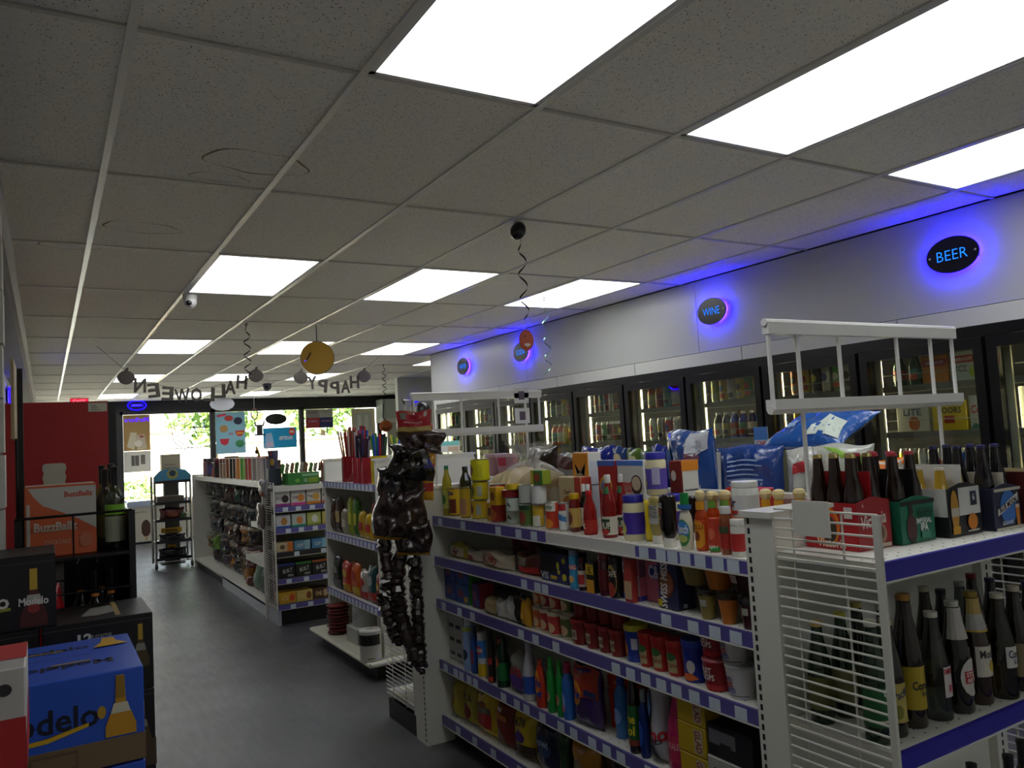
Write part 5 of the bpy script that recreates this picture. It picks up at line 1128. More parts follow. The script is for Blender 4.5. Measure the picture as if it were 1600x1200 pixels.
P('trash_bag_box', 'box', 'yellow box with red-outlined lettering, lowest of three', 'box', 1.884, 1.992, 0.430, 0.127, 0.096, 0.160, -pi / 2, ('#b89a18', '#a88a14', '#b89a18'), (('f', 'rect', 'panel', 0.2, 0.8, 0.1, 0.9, '#b8a890'), ('f', 'text', 'GLAD', 0.5, 0.5, 0.028, '#8a2a24', 0.07, 0.02, 0, -1.45)), 'stack of yellow boxes')
P('trash_bag_box', 'box', 'yellow box with red-outlined lettering, middle of three', 'box', 1.884, 1.995, 0.528, 0.129, 0.096, 0.160, -pi / 2, ('#b89a18', '#a88a14', '#b89a18'), (('f', 'rect', 'panel', 0.2, 0.8, 0.1, 0.9, '#b8a890'), ('f', 'text', 'GLAD', 0.5, 0.5, 0.028, '#8a2a24', 0.07, 0.02, 0, -1.45)), 'stack of yellow boxes')
P('trash_bag_box', 'box', 'yellow box with red-outlined lettering, topmost of three', 'box', 1.884, 1.993, 0.626, 0.128, 0.096, 0.160, -pi / 2, ('#b89a18', '#a88a14', '#b89a18'), (('f', 'rect', 'panel', 0.2, 0.8, 0.1, 0.9, '#b8a890'), ('f', 'text', 'GLAD', 0.5, 0.5, 0.028, '#8a2a24', 0.07, 0.02, 0, -1.45)), 'stack of yellow boxes')
P('foil_box', 'box', 'black, white and yellow box under the black one by the end post', 'box', 1.884, 1.829, 0.430, 0.197, 0.120, 0.160, -pi / 2, ('#a8a8a0', '#1a1a1c', '#b0b0a8'), (('f', 'rect', 'panel', -0.7, 0.5, 0.25, 0.75, '#1a1a1c'), ('f', 'text', 'REYNOLDS', -0.1, 0.5, 0.018, '#c8c8c0', 0.09, 0.02, 0, 0), ('f', 'rect', 'corner', 0.6, 1, 0, 1, '#c8a81c')))
P('foil_box', 'box', 'black box with grey panel lying on the white one by the end post', 'box', 1.890, 1.834, 0.551, 0.188, 0.100, 0.160, -pi / 2, ('#1c1c20', '#121214', '#18181c'), (('f', 'rect', 'panel', -0.9, 0.3, 0.4, 0.85, '#6a6a6c'), ('f', 'rect', 'sticker', -0.4, 0.1, 0.2, 0.5, '#26262a')))
# bottom shelf
P('grain_sack', 'bag', 'yellow rice sack with a brown picture at the far end of the bottom shelf', 'bag', 1.870, 3.809, 0.140, 0.142, 0.187, 0.100, -pi / 2, ('#b0a034',), (('oval', 'picture', -0.3, 0.5, 0.4, 0.18, '#7a4a20'),))
P('grain_sack', 'bag', 'yellow-green flour sack with a dark red picture', 'bag', 1.870, 3.669, 0.140, 0.136, 0.212, 0.100, -pi / 2, ('#a89a3c',), (('oval', 'picture', -0.1, 0.35, 0.6, 0.2, '#6a2a24'), ('text', 'MASA', 0, 0.7, 0.04, '#4a3a1c', 0.09, 0.02, 0, 0)))
P('pet_food_bag', 'bag', 'bright yellow pet food bag with a red and grey panel', 'bag', 1.870, 3.497, 0.140, 0.194, 0.229, 0.100, -pi / 2, ('#d0b01c',), (('rect', 'panel', -0.75, 0.7, 0.2, 0.5, '#a82424'), ('rect', 'panel', -0.75, 0.7, 0.5, 0.62, '#6a6a60'), ('text', 'OW', -0.3, 0.92, 0.03, '#1a1a14', 0.07, 0.03, 0, 0), ('oval', 'picture', 0.0, 0.68, 0.35, 0.07, '#8a4a1c')))
P('pet_food_bag', 'bag', 'brown-red pet food bag beside the bright yellow one', 'bag', 1.870, 3.320, 0.140, 0.158, 0.207, 0.100, -pi / 2, ('#7a2a1c',), (('rect', 'panel', -0.6, 0.6, 0.62, 0.75, '#c8782a'), ('rect', 'panel', -0.4, 0.2, 0.8, 0.88, '#b8a890')))
P('pet_food_bag', 'bag', 'yellow pet treat bag with a purple burst and dark bottom', 'bag', 1.870, 3.147, 0.140, 0.184, 0.203, 0.100, -pi / 2, ('#c8ac1c',), (('rect', 'panel', -0.95, 0.95, 0.02, 0.35, '#3a2a1c'), ('oval', 'badge', 0.0, 0.5, 0.5, 0.13, '#4a2a7a'), ('text', 'ICHON', -0.2, 0.82, 0.04, '#3a3418', 0.12, 0.03, 0, 0)))
P('pet_food_bag', 'bag', 'dark navy pet food bag with thin white outline', 'bag', 1.870, 2.954, 0.140, 0.202, 0.208, 0.100, -pi / 2, ('#15203a',), (('oval', 'picture', 0.0, 0.55, 0.6, 0.2, '#223a5c'), ('text', 'Prowl', -0.2, 0.62, 0.03, '#9ab0c8', 0.12, 0.02, 0, 0)))
P('pet_food_bag', 'bag', 'dark green bag behind the yellow and brown one', 'bag', 1.870, 2.815, 0.140, 0.074, 0.215, 0.100, -pi / 2, ('#1c3a20',), ())
P('pet_food_bag', 'bag', 'yellow and brown pet food bag with a pale face', 'bag', 1.870, 2.685, 0.140, 0.184, 0.206, 0.100, -pi / 2, ('#b8801c',), (('poly', 'picture', ((-0.7, 0.1), (-0.6, 0.6), (0, 0.75), (0.6, 0.5), (0.7, 0.1)), '#8a7a5a'), ('rect', 'edge', 0.6, 0.95, 0.05, 0.6, '#6a4a8a')))
P('pet_food_bag', 'bag', 'black pet food bag low on the bottom shelf, first from the yellow and brown one', 'bag', 1.900, 2.500, 0.140, 0.170, 0.240, 0.100, -pi / 2, ('#2a2018',), ())
P('pet_food_bag', 'bag', 'black pet food bag low on the bottom shelf, second from the yellow and brown one', 'bag', 1.900, 2.320, 0.140, 0.170, 0.240, 0.100, -pi / 2, ('#1f2a44',), ())
P('pet_food_bag', 'bag', 'black pet food bag low on the bottom shelf, third from the yellow and brown one', 'bag', 1.900, 2.120, 0.140, 0.170, 0.240, 0.100, -pi / 2, ('#4a1c1c',), ())
P('pet_food_bag', 'bag', 'black pet food bag low on the bottom shelf, fourth from the yellow and brown one', 'bag', 1.900, 1.920, 0.140, 0.170, 0.240, 0.100, -pi / 2, ('#2a2a2a',), ())
P('pet_food_bag', 'bag', 'black pet food bag low on the bottom shelf, last from the yellow and brown one', 'bag', 1.900, 1.740, 0.140, 0.170, 0.240, 0.100, -pi / 2, ('#3a2f18',), ())
# ------------------------------------------------------------------ near end of the gondola: beer cartons and large bottles
def fr(*ds): return tuple(('f',) + d for d in ds)
def lf(*ds): return tuple(('l',) + d for d in ds)
def T(s, u, v, h, c, w, b=.02, sh=0, a=0): return ('text', s, u, v, h, c, w, b, sh, a)
ORD = ('first', 'second', 'third', 'fourth', 'fifth', 'sixth', 'seventh', 'eighth', 'ninth', 'tenth', 'eleventh', 'twelfth', 'thirteenth', 'fourteenth')
def carton(label, x0, x1, y0, y1, z, hs, hh, cf, cl, dec, inside='#8a7a64', handle=None):
    """open bottle carrier: four walls, a floor and a taller middle divider"""
    o = thing('beer_carton', label, 'carton', ((x0 + x1) / 2, (y0 + y1) / 2, z))
    w, d, t = x1 - x0, y1 - y0, .003
    X, Y = w / 2, d / 2
    part('front_wall', MB().prism([(-X, 0), (X, 0), (X, hs), (.2 * X, hs * 1.1), (-.2 * X, hs * 1.1), (-X, hs)], -Y, -Y + t), mm(cf), o)
    part('rear_wall', boxmb((-X, Y - t, 0), (X, Y, hs)), mm(cl), o)
    part('side_wall', boxmb((-X, -Y + t, 0), (-X + t, Y - t, hs)), mm(cl), o)
    part('side_wall', boxmb((X - t, -Y + t, 0), (X, Y - t, hs)), mm(cl), o)
    part('floor', boxmb((-X + t, -Y + t, 0), (X - t, Y - t, t)), mm(inside), o)
    part('carry_handle', boxmb((-t / 2, -Y + t, t), (t / 2, Y - t, hh)), mm(handle or cl), o)
    def F(u, v, off=0): return (u * X, -Y - off, v * hs)
    F.size = (X, hs)
    def L(u, v, off=0): return (-X - off, -u * Y, v * hs)
    L.size = (Y, hs)
    for fc, fn in (('f', F), ('l', L)):
        ps = []
        decor(ps, fn, [q[1:] for q in dec if q[0] == fc])
        for nm, me, m in ps:
            link(nm, me, m, o)
    return o
BZ = 1.2465
A = dict(x0=1.826, x1=1.965, y0=1.325, y1=1.494)
carton('red six-bottle beer carton with white script and an orange sunburst, behind the wire side', **A, z=BZ, hs=.125, hh=.205, cf='#9a1c26', cl='#a3141c',
       dec=fr(T('Victoria', -.05, .62, .035, '#d8d0c4', .105, .02, .25, .12), ('oval', 'picture', .3, .3, .4, .22, '#a8806a'), ('oval', 'picture', .3, .33, .22, .15, '#6a4a3a'), ('rect', 'band', -.1, .9, .02, .1, '#c8b8a8'), T('6', -.7, .95, .012, '#e0c0b0', .008))
       + lf(T('6', -.75, .88, .016, '#e8d0c0', .01), ('oval', 'sunburst', -.15, .5, .5, .45, '#d87a1c'), ('oval', 'sunburst', -.1, .5, .36, .34, '#c83a1c'), ('oval', 'picture', -.05, .42, .28, .3, '#3a3020'), T('Victoria', .0, .14, .024, '#e0d0c0', .09), ('rect', 'barcode', .55, .85, .68, .92, '#c8c0b8')))
carton('teal six-bottle beer carton with a dark coated figure and white lettering', 1.985, 2.139, 1.308, 1.494, BZ, .115, .2, '#0f6a50', '#0d5f48',
       fr(T('IMPERIAL', .35, .5, .016, '#d8e0d8', .07), T('IPA', .35, .34, .022, '#d8e0d8', .034, .04), ('oval', 'figure', -.42, .35, .3, .33, '#4a2420'), ('oval', 'figure_head', -.42, .78, .13, .13, '#2a2422'), ('rect', 'figure_legs', -.55, -.28, .01, .14, '#1a1614'), ('rect', 'top_band', -1, 1, .9, 1, '#101416'), ('rect', 'lines', .1, .62, .08, .24, '#3a8a70'), T('VOODOO', .35, .74, .018, '#0a3f30', .07), T('RANGER', .35, .64, .018, '#0a3f30', .07))
       + lf(T('IAL', .2, .32, .02, '#c8d8cc', .03), T('OO', .2, .72, .026, '#083a2c', .04), T('GER', .2, .54, .02, '#083a2c', .04)), handle='#101214')
carton('torn white and black beer carton with yellow bottle pictures', 2.172, 2.335, 1.285, 1.494, BZ, .135, .2, '#17181a', '#c9c8c2',
       fr(('rect', 'panel', -.35, .95, .42, 1.0, '#cfcfcb'), ('rect', 'badge', .35, .75, .6, .9, '#1f2a40'), T('6', .55, .78, .02, '#d8d8d8', .012), ('oval', 'bottle_picture', -.66, .55, .24, .42, '#b8862a'), ('rect', 'bottle_label', -.9, -.42, .42, .6, '#b8b0a0'), ('rect', 'bottle_base', -.88, -.44, .06, .22, '#c8921c'), ('oval', 'seal', .35, .27, .3, .17, '#c8781c'), ('rect', 'lines', .0, .7, .07, .1, '#c8c8c0'))
       + lf(('rect', 'dark_base', -1, 1, 0, .42, '#101114')), handle='#cfceca')
carton('navy six-bottle beer carton with a blue moon disc and tilted white lettering', 2.36, 2.505, 1.262, 1.494, BZ, .12, .165, '#1c2440', '#161a30',
       fr(('oval', 'moon', .1, .52, .62, .42, '#3a74c0'), ('poly', 'ribbon', ((-.75, .34), (-.72, .5), (.85, .86), (.82, .66)), '#d8d4c8'), T('BLUE MOON', .05, .59, .018, '#1c2030', .1, .03, 0, .26), ('poly', 'glass', ((.62, .05), (.55, .55), (.85, .56), (.82, .05)), '#c87a1c'), ('rect', 'foam', .56, .84, .48, .57, '#d8c8a8'), T('BELGIAN WHITE', -.1, .16, .012, '#c8ccd8', .06), ('rect', 'base_band', -1, 1, 0, .06, '#c8c4b0'), ('rect', 'rim_band', -1, 1, .93, 1, '#cfc9b4')), handle='#c8c2ac')
carton('dark red twelve-bottle beer carton past the blue moon carton', 2.53, 2.69, 1.24, 1.465, BZ, .16, .165, '#5a1a18', '#4a1614',
       fr(('rect', 'rim_band', -1, 1, .82, 1, '#b8a878'), T('C', -.6, .66, .02, '#d8c8b8', .02), T('12', -.55, .42, .02, '#d8c8b8', .02)), handle='#b8a878')
def beer_row(xs, ys, z, cols, lab, group, h=.245, w=.053):
    k = 0
    for x in xs:
        for y in ys:
            P('beer_bottle', 'bottle', lab % (('near', 'far')[xs.index(x)], ('front', 'middle', 'rear')[ys.index(y)]), 'beer', x, y, z + .0035, w, h, None, 0, cols, (), group)
            k += 1
beer_row((1.862, 1.93), (1.357, 1.41, 1.463), BZ, ('g:#20100a', 'm:#c8b878', '#2a140c'), 'brown beer bottle in the red carton, %s row, %s one', 'bottles in the red carton', .25)
beer_row((2.022, 2.1), (1.343, 1.4, 1.457), BZ, ('g:#1a0d08', '#b0303a', '#181010'), 'red-capped brown bottle in the teal carton, %s row, %s one', 'bottles in the teal carton', .245)
beer_row((2.212, 2.295), (1.325, 1.39, 1.455), BZ, ('g:#b8962a', '#c8c0a8', '#c8b060'), 'pale yellow bottle in the torn white carton, %s row, %s one', 'bottles in the white carton', .19)
beer_row((2.397, 2.47), (1.302, 1.375, 1.45), BZ, ('g:#100c10', '#1c2048', '#1a1e44'), 'navy-capped bottle in the navy carton, %s row, %s one', 'bottles in the navy carton', .245)
MZ = .8008
LB = [
 (1.752, 1.262, .064, .295, 'g:#0e2a14', '#c8c8b8', '#1c5a2c', 'green-labelled dark green bottle against the wire side', (T('CKE', .25, .42, .022, '#d8e0d0', .045), ('rect', 'band', -1.2, 1.2, .18, .2, '#c8c8b0'))),
 (1.822, 1.268, .066, .285, 'g:#140c08', '#c8b890', '#b8a85a', 'dark bottle with a cream and blue script label', (T('Pacifico', .0, .38, .02, '#2a3a6a', .06, .02, .2, .3), ('oval', 'crest', -.4, .22, .3, .06, '#7a7a2a'), ('rect', 'band', -1.2, 1.2, .13, .145, '#b8a85a'))),
 (1.912, 1.272, .068, .335, 'g:#1c120c', 'm:#b88a4a', '#b09a2a', 'tall brown family bottle with a yellow crown label', (T('Corona', 0, .32, .022, '#1c1c30', .06), T('Extra', .15, .26, .012, '#1c1c30', .03))),
 (2.006, 1.262, .070, .275, 't:#aab4ac', '#c8c4b0', '', 'clear glass bottle with a white and red label', (('rect', 'label_panel', -.35, .8, .22, .5, '#c8c0c0'), T('SMIRNOFF', .25, .46, .014, '#b02030', .055), T('ICE', .25, .3, .02, '#c83040', .03))),
 (2.098, 1.258, .072, .29, 'g:#0f120a', '#b8b8b0', '', 'dark bottle with a white neck wrap and red-centred label', (('oval', 'label_panel', .1, .32, .75, .17, '#c8c4bc'), ('rect', 'panel', -.4, .7, .27, .38, '#a81c24'), T('STELLA', .15, .35, .012, '#e8dcd4', .045), T('ARTOIS', .15, .3, .012, '#e8dcd4', .045), ('rect', 'neck_wrap', -1.25, 1.25, .66, .94, '#b4b2aa'))),
 (2.198, 1.262, .074, .3, 'g:#24120a', 'm:#a8904a', '', 'brown bottle with gold foil neck and a white label', (('rect', 'label_panel', -.8, .75, .25, .52, '#c8c4b4'), T('Modelo', .1, .45, .022, '#1c1c28', .065), ('oval', 'crest', .1, .34, .2, .05, '#c8a83a'), ('rect', 'neck_foil', -1.25, 1.25, .8, .94, '#b09a58'), ('rect', 'neck_label', -1.25, 1.25, .66, .8, '#a8a8a4'), ('rect', 'neck_edge', -1.25, 1.25, .645, .66, '#c8a82a'))),
 (2.288, 1.24, .07, .285, 't:#8a8268', '#c8c4b0', '', 'clear glass bottle of amber beer with a white crown label', (('rect', 'label_panel', -.6, .9, .3, .5, '#c8c8c0'), T('Corona', .2, .43, .022, '#1c2048', .06), T('Light', .3, .35, .016, '#1c2048', .04))),
 (2.385, 1.245, .07, .29, 'g:#120c08', '#b8b0a0', '#8a7a5a', 'brown bottle eighth along the lower end shelf', ()),
 (2.48, 1.25, .07, .29, 'g:#101610', '#3a4a8a', '#26306a', 'blue-labelled bottle ninth along the lower end shelf', ()),
 (2.575, 1.25, .07, .29, 'g:#1a0c08', '#8a2a2a', '#7a1c20', 'red-labelled bottle at the far right of the lower end shelf', ())]
for x, y, w, h, b, c, l, lab, dec in LB:
    P('beer_bottle', 'bottle', lab, 'forty', x, y, MZ, w, h, None, 0, (b, c, l), dec, 'large bottles on the lower end shelf')
BK = [(1.76, 'g:#16301a', '#c8a860'), (1.845, 'g:#16301a', '#b8b03a'), (1.93, 'g:#1c1a10', '#a89a5a'), (2.03, 't:#a0aaa4', '#c8c8c0'), (2.135, 'g:#24140c', 'm:#b08848'), (2.235, 'g:#20140c', '#a8a48a'), (2.335, 'g:#0c0e14', '#14162a'), (2.42, 't:#8a9490', '#8a8a84'), (2.505, 'g:#1c0c0a', '#7a1c20'), (2.59, 'g:#0e1220', '#12163a')]
for k, (x, b, c) in enumerate(BK):
    nm = ('gold-necked green', 'yellow-necked green', 'dark olive', 'clear', 'gold-capped brown', 'pale-capped brown', 'navy-capped black', 'grey-capped clear', 'red-capped brown', 'navy')[k]
    P('beer_bottle', 'bottle', nm + ' bottle in the back row of the lower end shelf', 'forty', x, 1.43 - .01 * (k % 2), MZ, .062, .262 + .012 * (k % 3), None, 0, (b, c, ('#6a6a3a', '#8a8a60', '#5a5a40', '', '#a89a5a', '#9a948a', '#2a2c40', '', '#4a2420', '#20244a')[k]), (), 'back row on the lower end shelf')
for k in range(6):
    P('wine_bottle', 'bottle', 'dark bottle standing under the lower end shelf, ' + ORD[k] + ' from the wire', 'wine', 1.84 + k * .135, 1.3 + .03 * (k % 2), .3008, .075, .3, None, 0, ('g:#0c0c0e', '#1c1c22', '#2a2826' if k != 4 else '#a8a090'), (), 'bottles on the lowest end shelf')

# ------------------------------------------------------------------ snack bags and tubs on the back of the grocery gondola
def bag(label, y, x, z, w, h, d, col, dec=(), rot=-pi / 2, tilt=0, roll=0, name='chip_bag', group=None):
    return P(name, 'bag', label, 'wrinkle' if w > .19 and y < 4 else 'bag', x, y, z, w, h, d, (tilt, roll, rot), (col,), dec, group)
bag('large blue chip bag with a dark brown bottom, standing tallest above the sauces', 2.44, 2.33, 1.192, .34, .39, .12, '#1f4f9c', (('poly', 'picture', ((-.95, .02), (-.9, .22), (-.2, .3), (.4, .2), (.9, .26), (.95, .02)), '#3a2a1c'), ('oval', 'chip_picture', -.3, .14, .35, .09, '#a8844a'), ('rect', 'label_panel', .1, .7, .36, .44, '#9ab0c8'), ('poly', 'cloud', ((.2, .98), (.25, .8), (.6, .74), (.95, .8), (.95, .98)), '#c8ccd4'), ('oval', 'logo', .5, .72, .25, .06, '#7a4a5a'), ('rect', 'text_lines', -.85, -.5, .4, .8, '#3a64a8')), -1.75, .05)
bag('dark blue chip bag with rows of small white print, leaning before the large blue one', 2.12, 2.3, 1.192, .27, .32, .11, '#1c3f86', tuple(('rect', 'text_line', -.55, .5 - .1 * (k % 3), .42 + .055 * k, .437 + .055 * k, '#8aa0c8') for k in range(8)) + (('poly', 'picture', ((-.7, .02), (-.6, .28), (.2, .3), (.85, .22), (.9, .02)), '#5a3c1c'), ('oval', 'chip_picture', .3, .15, .4, .1, '#b8884a'), ('rect', 'side_seam', -.98, -.8, .03, .95, '#c8ccd0')), -1.2, -.06)
bag('white chip bag with a red tab and nutrition panel beside the dark blue one', 1.885, 2.36, 1.196, .22, .3, .1, '#c2c4bc', (('poly', 'tab', ((-.5, .8), (.1, .84), (.1, .76), (.3, .72), (-.5, .68)), '#b82a34'), ('rect', 'facts_panel', -.35, .5, .12, .66, '#b0b4ac'), ('rect', 'facts_line', -.3, .45, .34, .37, '#3a3a3a'), T('SCORE', .08, .42, .018, '#303030', .06)), -1.5, -.05)
bag('white chip bag with green trim and dark red lettering, next to the beer bottles', 1.725, 2.3, 1.2, .22, .31, .1, '#bcc0b4', (('poly', 'trim', ((-.6, .98), (.9, .86), (.95, .72), (-.2, .9)), '#8ab83a'), T('TOST', .3, .6, .03, '#7a2a2a', .1, .03, 0, -.5), ('oval', 'face', .7, .25, .3, .12, '#4a3a30'), ('oval', 'face', .7, .25, .2, .08, '#c8c4bc')), -1.4, -.12)
bag('long blue chip bag lying across the tops of the white ones', 1.98, 2.42, 1.5, .36, .28, .1, '#2058a8', (('poly', 'picture', ((.1, .1), (.3, .6), (.8, .5), (.9, .1)), '#c8d4c8'), ('rect', 'label_panel', -.7, -.3, .3, .42, '#8aa8c8')), -1.57, -1.15)
bag('orange and white chip bag behind the red beer carton', 1.73, 2.5, 1.192, .2, .25, .08, '#cfcabc', (('rect', 'band', -.95, .95, .7, .97, '#d8741c'), ('oval', 'picture', 0, .4, .4, .15, '#b8862a')), -1.5)
o_b = bag('bright orange chip bag behind the teal beer carton', 1.76, 2.58, 1.192, .19, .25, .08, '#d8701c', (('rect', 'band', -.9, .9, .1, .5, '#c8b8a0'),), -1.3)
bag('royal blue chip bag with white stripes by the orange cereal box', 3.1, 2.33, 1.192, .24, .33, .1, '#1c2f9a', (('rect', 'stripe', -.6, -.35, .05, .95, '#b8bcc8'), ('rect', 'stripe', -.1, .0, .05, .95, '#8a90b0')), -1.45)
bag('silver and brown cookie bag left of the striped blue bag', 3.34, 2.32, 1.192, .22, .3, .1, '#8f8d88', (('oval', 'picture', 0, .35, .5, .18, '#3a2c24'), ('oval', 'picture', 0, .35, .34, .12, '#8a8a84'), ('rect', 'band', -.9, .9, .75, .95, '#4a1f1c')), -1.6)
cols = ('#1c2a8a', '#3a3f3a', '#2a4a8a', '#1f2420', '#5a7a2a', '#1c2f9a', '#2f6a3a', '#20248a')
nmz = ('royal blue', 'grey and black', 'mid blue', 'black and lime', 'olive green', 'deep blue', 'leaf green', 'blue and silver')
for k in range(8):
    bag('small %s snack pouch showing above the cereal boxes' % nmz[k], 3.0 - (k // 2) * .11 - .05 * (k % 2), 2.29 + .1 * (k % 2), 1.197, .11, .3 + .012 * (k % 3), .05, cols[k], (('oval', 'logo', .1, .8, .45, .1, ('#c8ccd0', '#a8b0a8', '#d0c8a0', '#a8c83a', '#c8c890', '#c8ccd0', '#d8dcd0', '#b8b8c0')[k]),), -1.45 - .08 * (k % 3), .0, .03 * (k % 3 - 1), 'snack_pouch', 'pouches above the cereal boxes')
bag('dark brown snack bag with pale lettering beside the tostadas bag', 3.6, 2.3, 1.192, .28, .34, .1, '#2c1a14', (T('KETTLE', .2, .55, .022, '#a8988a', .1), ('poly', 'edge', ((-.5, .1), (-.3, .9), (-.22, .9), (-.4, .1)), '#8a8078')), -1.55, -.1)
bag('dark green snack bag behind the tostadas bag', 3.38, 2.44, 1.192, .16, .3, .06, '#123a22', (), -1.5)
o = thing('tostada_bag', 'clear plastic bag of pale tostadas, gathered and knotted at the top', 'bag', (2.02, 3.24, 1.1935))
for k in range(16):
    a = -1 + 2 * k / 15
    part('tostada', MB().lathe([(.0, 0), (.108, .002), (.116, .008), (0, .01)], 22, 0, Matrix.Translation((-.02 + .03 * (k % 2), a * .19, .14 - .016 * a * a)) @ Matrix.Rotation(pi / 2 - a * .5 + (.3 if k < 8 else -.25), 4, 'X')), mat('#dccb9f', .7), o, .6)
rr = random.Random(5)
prof = [(.19, .0), (.23, .06), (.24, .14), (.2, .22), (.12, .262), (.05, .285), (.08, .31), (.13, .345), (.15, .37)]
vs, fs = [], []
n = 34
for i, (q0, z) in enumerate(prof):
    for k in range(n):
        a = 2 * pi * k / n
        q = q0 * (1 + (.16 if i > 3 else .05) * sin(k * 2.6 + i) + rr.uniform(-.06, .06))
        vs.append((q * .5 * cos(a), q * 1.1 * sin(a), z + rr.uniform(-.008, .008) * (i > 0)))
for i in range(len(prof) - 1):
    for k in range(n):
        fs.append((i * n + k, i * n + (k + 1) % n, (i + 1) * n + (k + 1) % n, (i + 1) * n + k))
part('film', MB().add(vs, fs), mat('#e8e6de', .16, alpha=.24, spec=.8), o, 1.0)
PK = ('p:#a8808a', '#b8949c', '#a87f88')
for k, (y, x, z, h, lab) in enumerate(((4.21, 2.38, 1.3655, .13, 'pinkish plastic tub on the far top rail, first from the hanging bags'), (4.07, 2.38, 1.3655, .13, 'pinkish plastic tub with a red sticker, second from the hanging bags'), (3.6, 2.47, 1.192, .27, 'pinkish plastic tub behind the brown snack bag'), (3.78, 2.33, 1.192, .12, 'dark-labelled pinkish tub under the stickered one'))):
    P('plastic_tub', 'tub', lab, 'tub', x, y, z, .135 if k < 2 else .17, h, .15, -pi / 2, ('#a37a84' if k < 3 else '#6a4a5c', '#b89aa2'), (('rect', 'sticker', .0, .7, .45, .85, '#a8304a'),) if k == 1 else ())
part('far_ledge', boxmb((2.24, 3.985, 1.353), (2.55, 4.3, 1.365)), WHITEM, G1)
o = P('shoe_box', 'box', 'small white box under the pink tubs by the hanging bags', 'box', 2.0, 4.3, 1.2015, .2, .1, .14, -pi / 2, ('#b8b8b0', '#a8a8a0', '#c0c0b8'), fr(('rect', 'line', -.6, .6, .5, .54, '#5a6a60')))

# ------------------------------------------------------------------ brown bags hanging at the far end of the grocery gondola
part('display_hook', MB().tube([(1.706, 3.905, 1.352), (1.706, 3.905, 1.82), (1.64, 3.89, 1.82)], .006, 8), CHROME, G1)
o = thing('clip_strip', 'narrow white clip strip holding the hanging brown bags', 'strip', (1.66, 3.9, .46))
part('strip', boxmb((-.003, -.012, 0), (.003, .012, 1.36)), WHITEM, o)
part('hook', MB().tube([(0, 0, 1.34), (-.02, -.01, 1.372)], .005), CHROME, o)
def hang(label, x, y, zc, w, h, d, col, dec=(), yaw=-.5, roll=0, kind='crumple'):
    return P('candy_bag', 'bag', label, kind, x, y, zc - h / 2, w, h, d, (0, roll, yaw), (col,), dec)
hang('clear bag with a red header card printed in white, topmost of the hanging bags', 1.63, 3.72, 1.69, .185, .13, .02, '#a8914a', (('rect', 'header_card', -.98, .98, .38, .99, '#a3161f'), ('rect', 'badge', -.8, -.4, .66, .9, '#6a6a5a'), ('oval', 'seal', .65, .85, .1, .1, '#a8a8a0'), T('MADE IN HOUSE', -.05, .55, .008, '#d8b8b0', .1), ('oval', 'hole', 0, .92, .05, .04, '#e0d8d0')), -.45, 0, 'bag')
hang('crumpled brown bag jutting out under the red header card', 1.655, 3.72, 1.595, .24, .12, .1, '#33201a', (), -.45, .1)
hang('crumpled dark brown bag, third of the hanging bags', 1.60, 3.74, 1.49, .24, .18, .12, '#17110d', (), -.6, .08)
hang('crumpled black-brown bag, fourth of the hanging bags', 1.575, 3.79, 1.39, .23, .2, .12, '#120e0b', (), -.45, -.12)
hang('yellow and red striped bag edge behind the black-brown bag', 1.69, 3.80, 1.41, .12, .24, .05, '#c8951c', (('rect', 'stripe', -.95, .95, .2, .38, '#a82420'), ('rect', 'stripe', -.95, .95, .62, .78, '#a82420')), -.3, .1, 'bag')
hang('glossy brown bag with a gold bottom edge, widest of the hanging bags', 1.54, 3.79, 1.235, .27, .27, .13, '#2e201a', (('rect', 'gold_edge', -.98, .98, .0, .07, '#c8921c'),), -.5, .12)
hang('smaller brown bag with a gold bottom edge, lowest of the hanging bags', 1.61, 3.76, 1.11, .19, .18, .1, '#241813', (('rect', 'gold_edge', -.98, .98, .0, .09, '#c8921c'),), -.6, .05)
rr = random.Random(11)
def lumps(name, label, pts, r0):
    """a long knobbly string of wrapped pieces"""
    o = thing(name, label, 'snack', pts[0])
    P0 = [Vector(p) - Vector(pts[0]) for p in pts]
    n = 46
    path, rad = [], []
    for i in range(n):
        t = i / (n - 1) * (len(P0) - 1)
        k = min(int(t), len(P0) - 2)
        q = P0[k].lerp(P0[k + 1], t - k)
        path.append(q + Vector((rr.uniform(-.006, .006), rr.uniform(-.008, .008), 0)))
        rad.append(r0 * (.72 + .38 * abs(sin(i * 1.25)) + rr.uniform(-.08, .1)) * (1 if 1 < i < n - 3 else .5))
    part('wrapped_string', MB().tube(path, rad, 10), mat('#2a1a14', .14, 0, .7, bump=(50, .5), coat=.5), o, .5)
    part('tie', MB().tube([P0[0], P0[0] + Vector((0, 0, .05))], .004), WHITEM, o)
lumps('snack_string', 'long knobbly string of brown wrapped snacks, farthest from the slotted post', ((1.50, 3.88, 1.14), (1.515, 3.88, .91), (1.49, 3.9, .8), (1.525, 3.89, .66), (1.56, 3.88, .55)), .036)
lumps('snack_string', 'long knobbly string of brown wrapped snacks, middle of three', ((1.57, 3.83, 1.06), (1.55, 3.86, .84), (1.565, 3.86, .7), (1.605, 3.85, .56), (1.645, 3.84, .42)), .04)
lumps('snack_string', 'long knobbly string of brown wrapped snacks, against the slotted post', ((1.632, 3.8, 1.03), (1.64, 3.82, .7), (1.652, 3.83, .4)), .034)
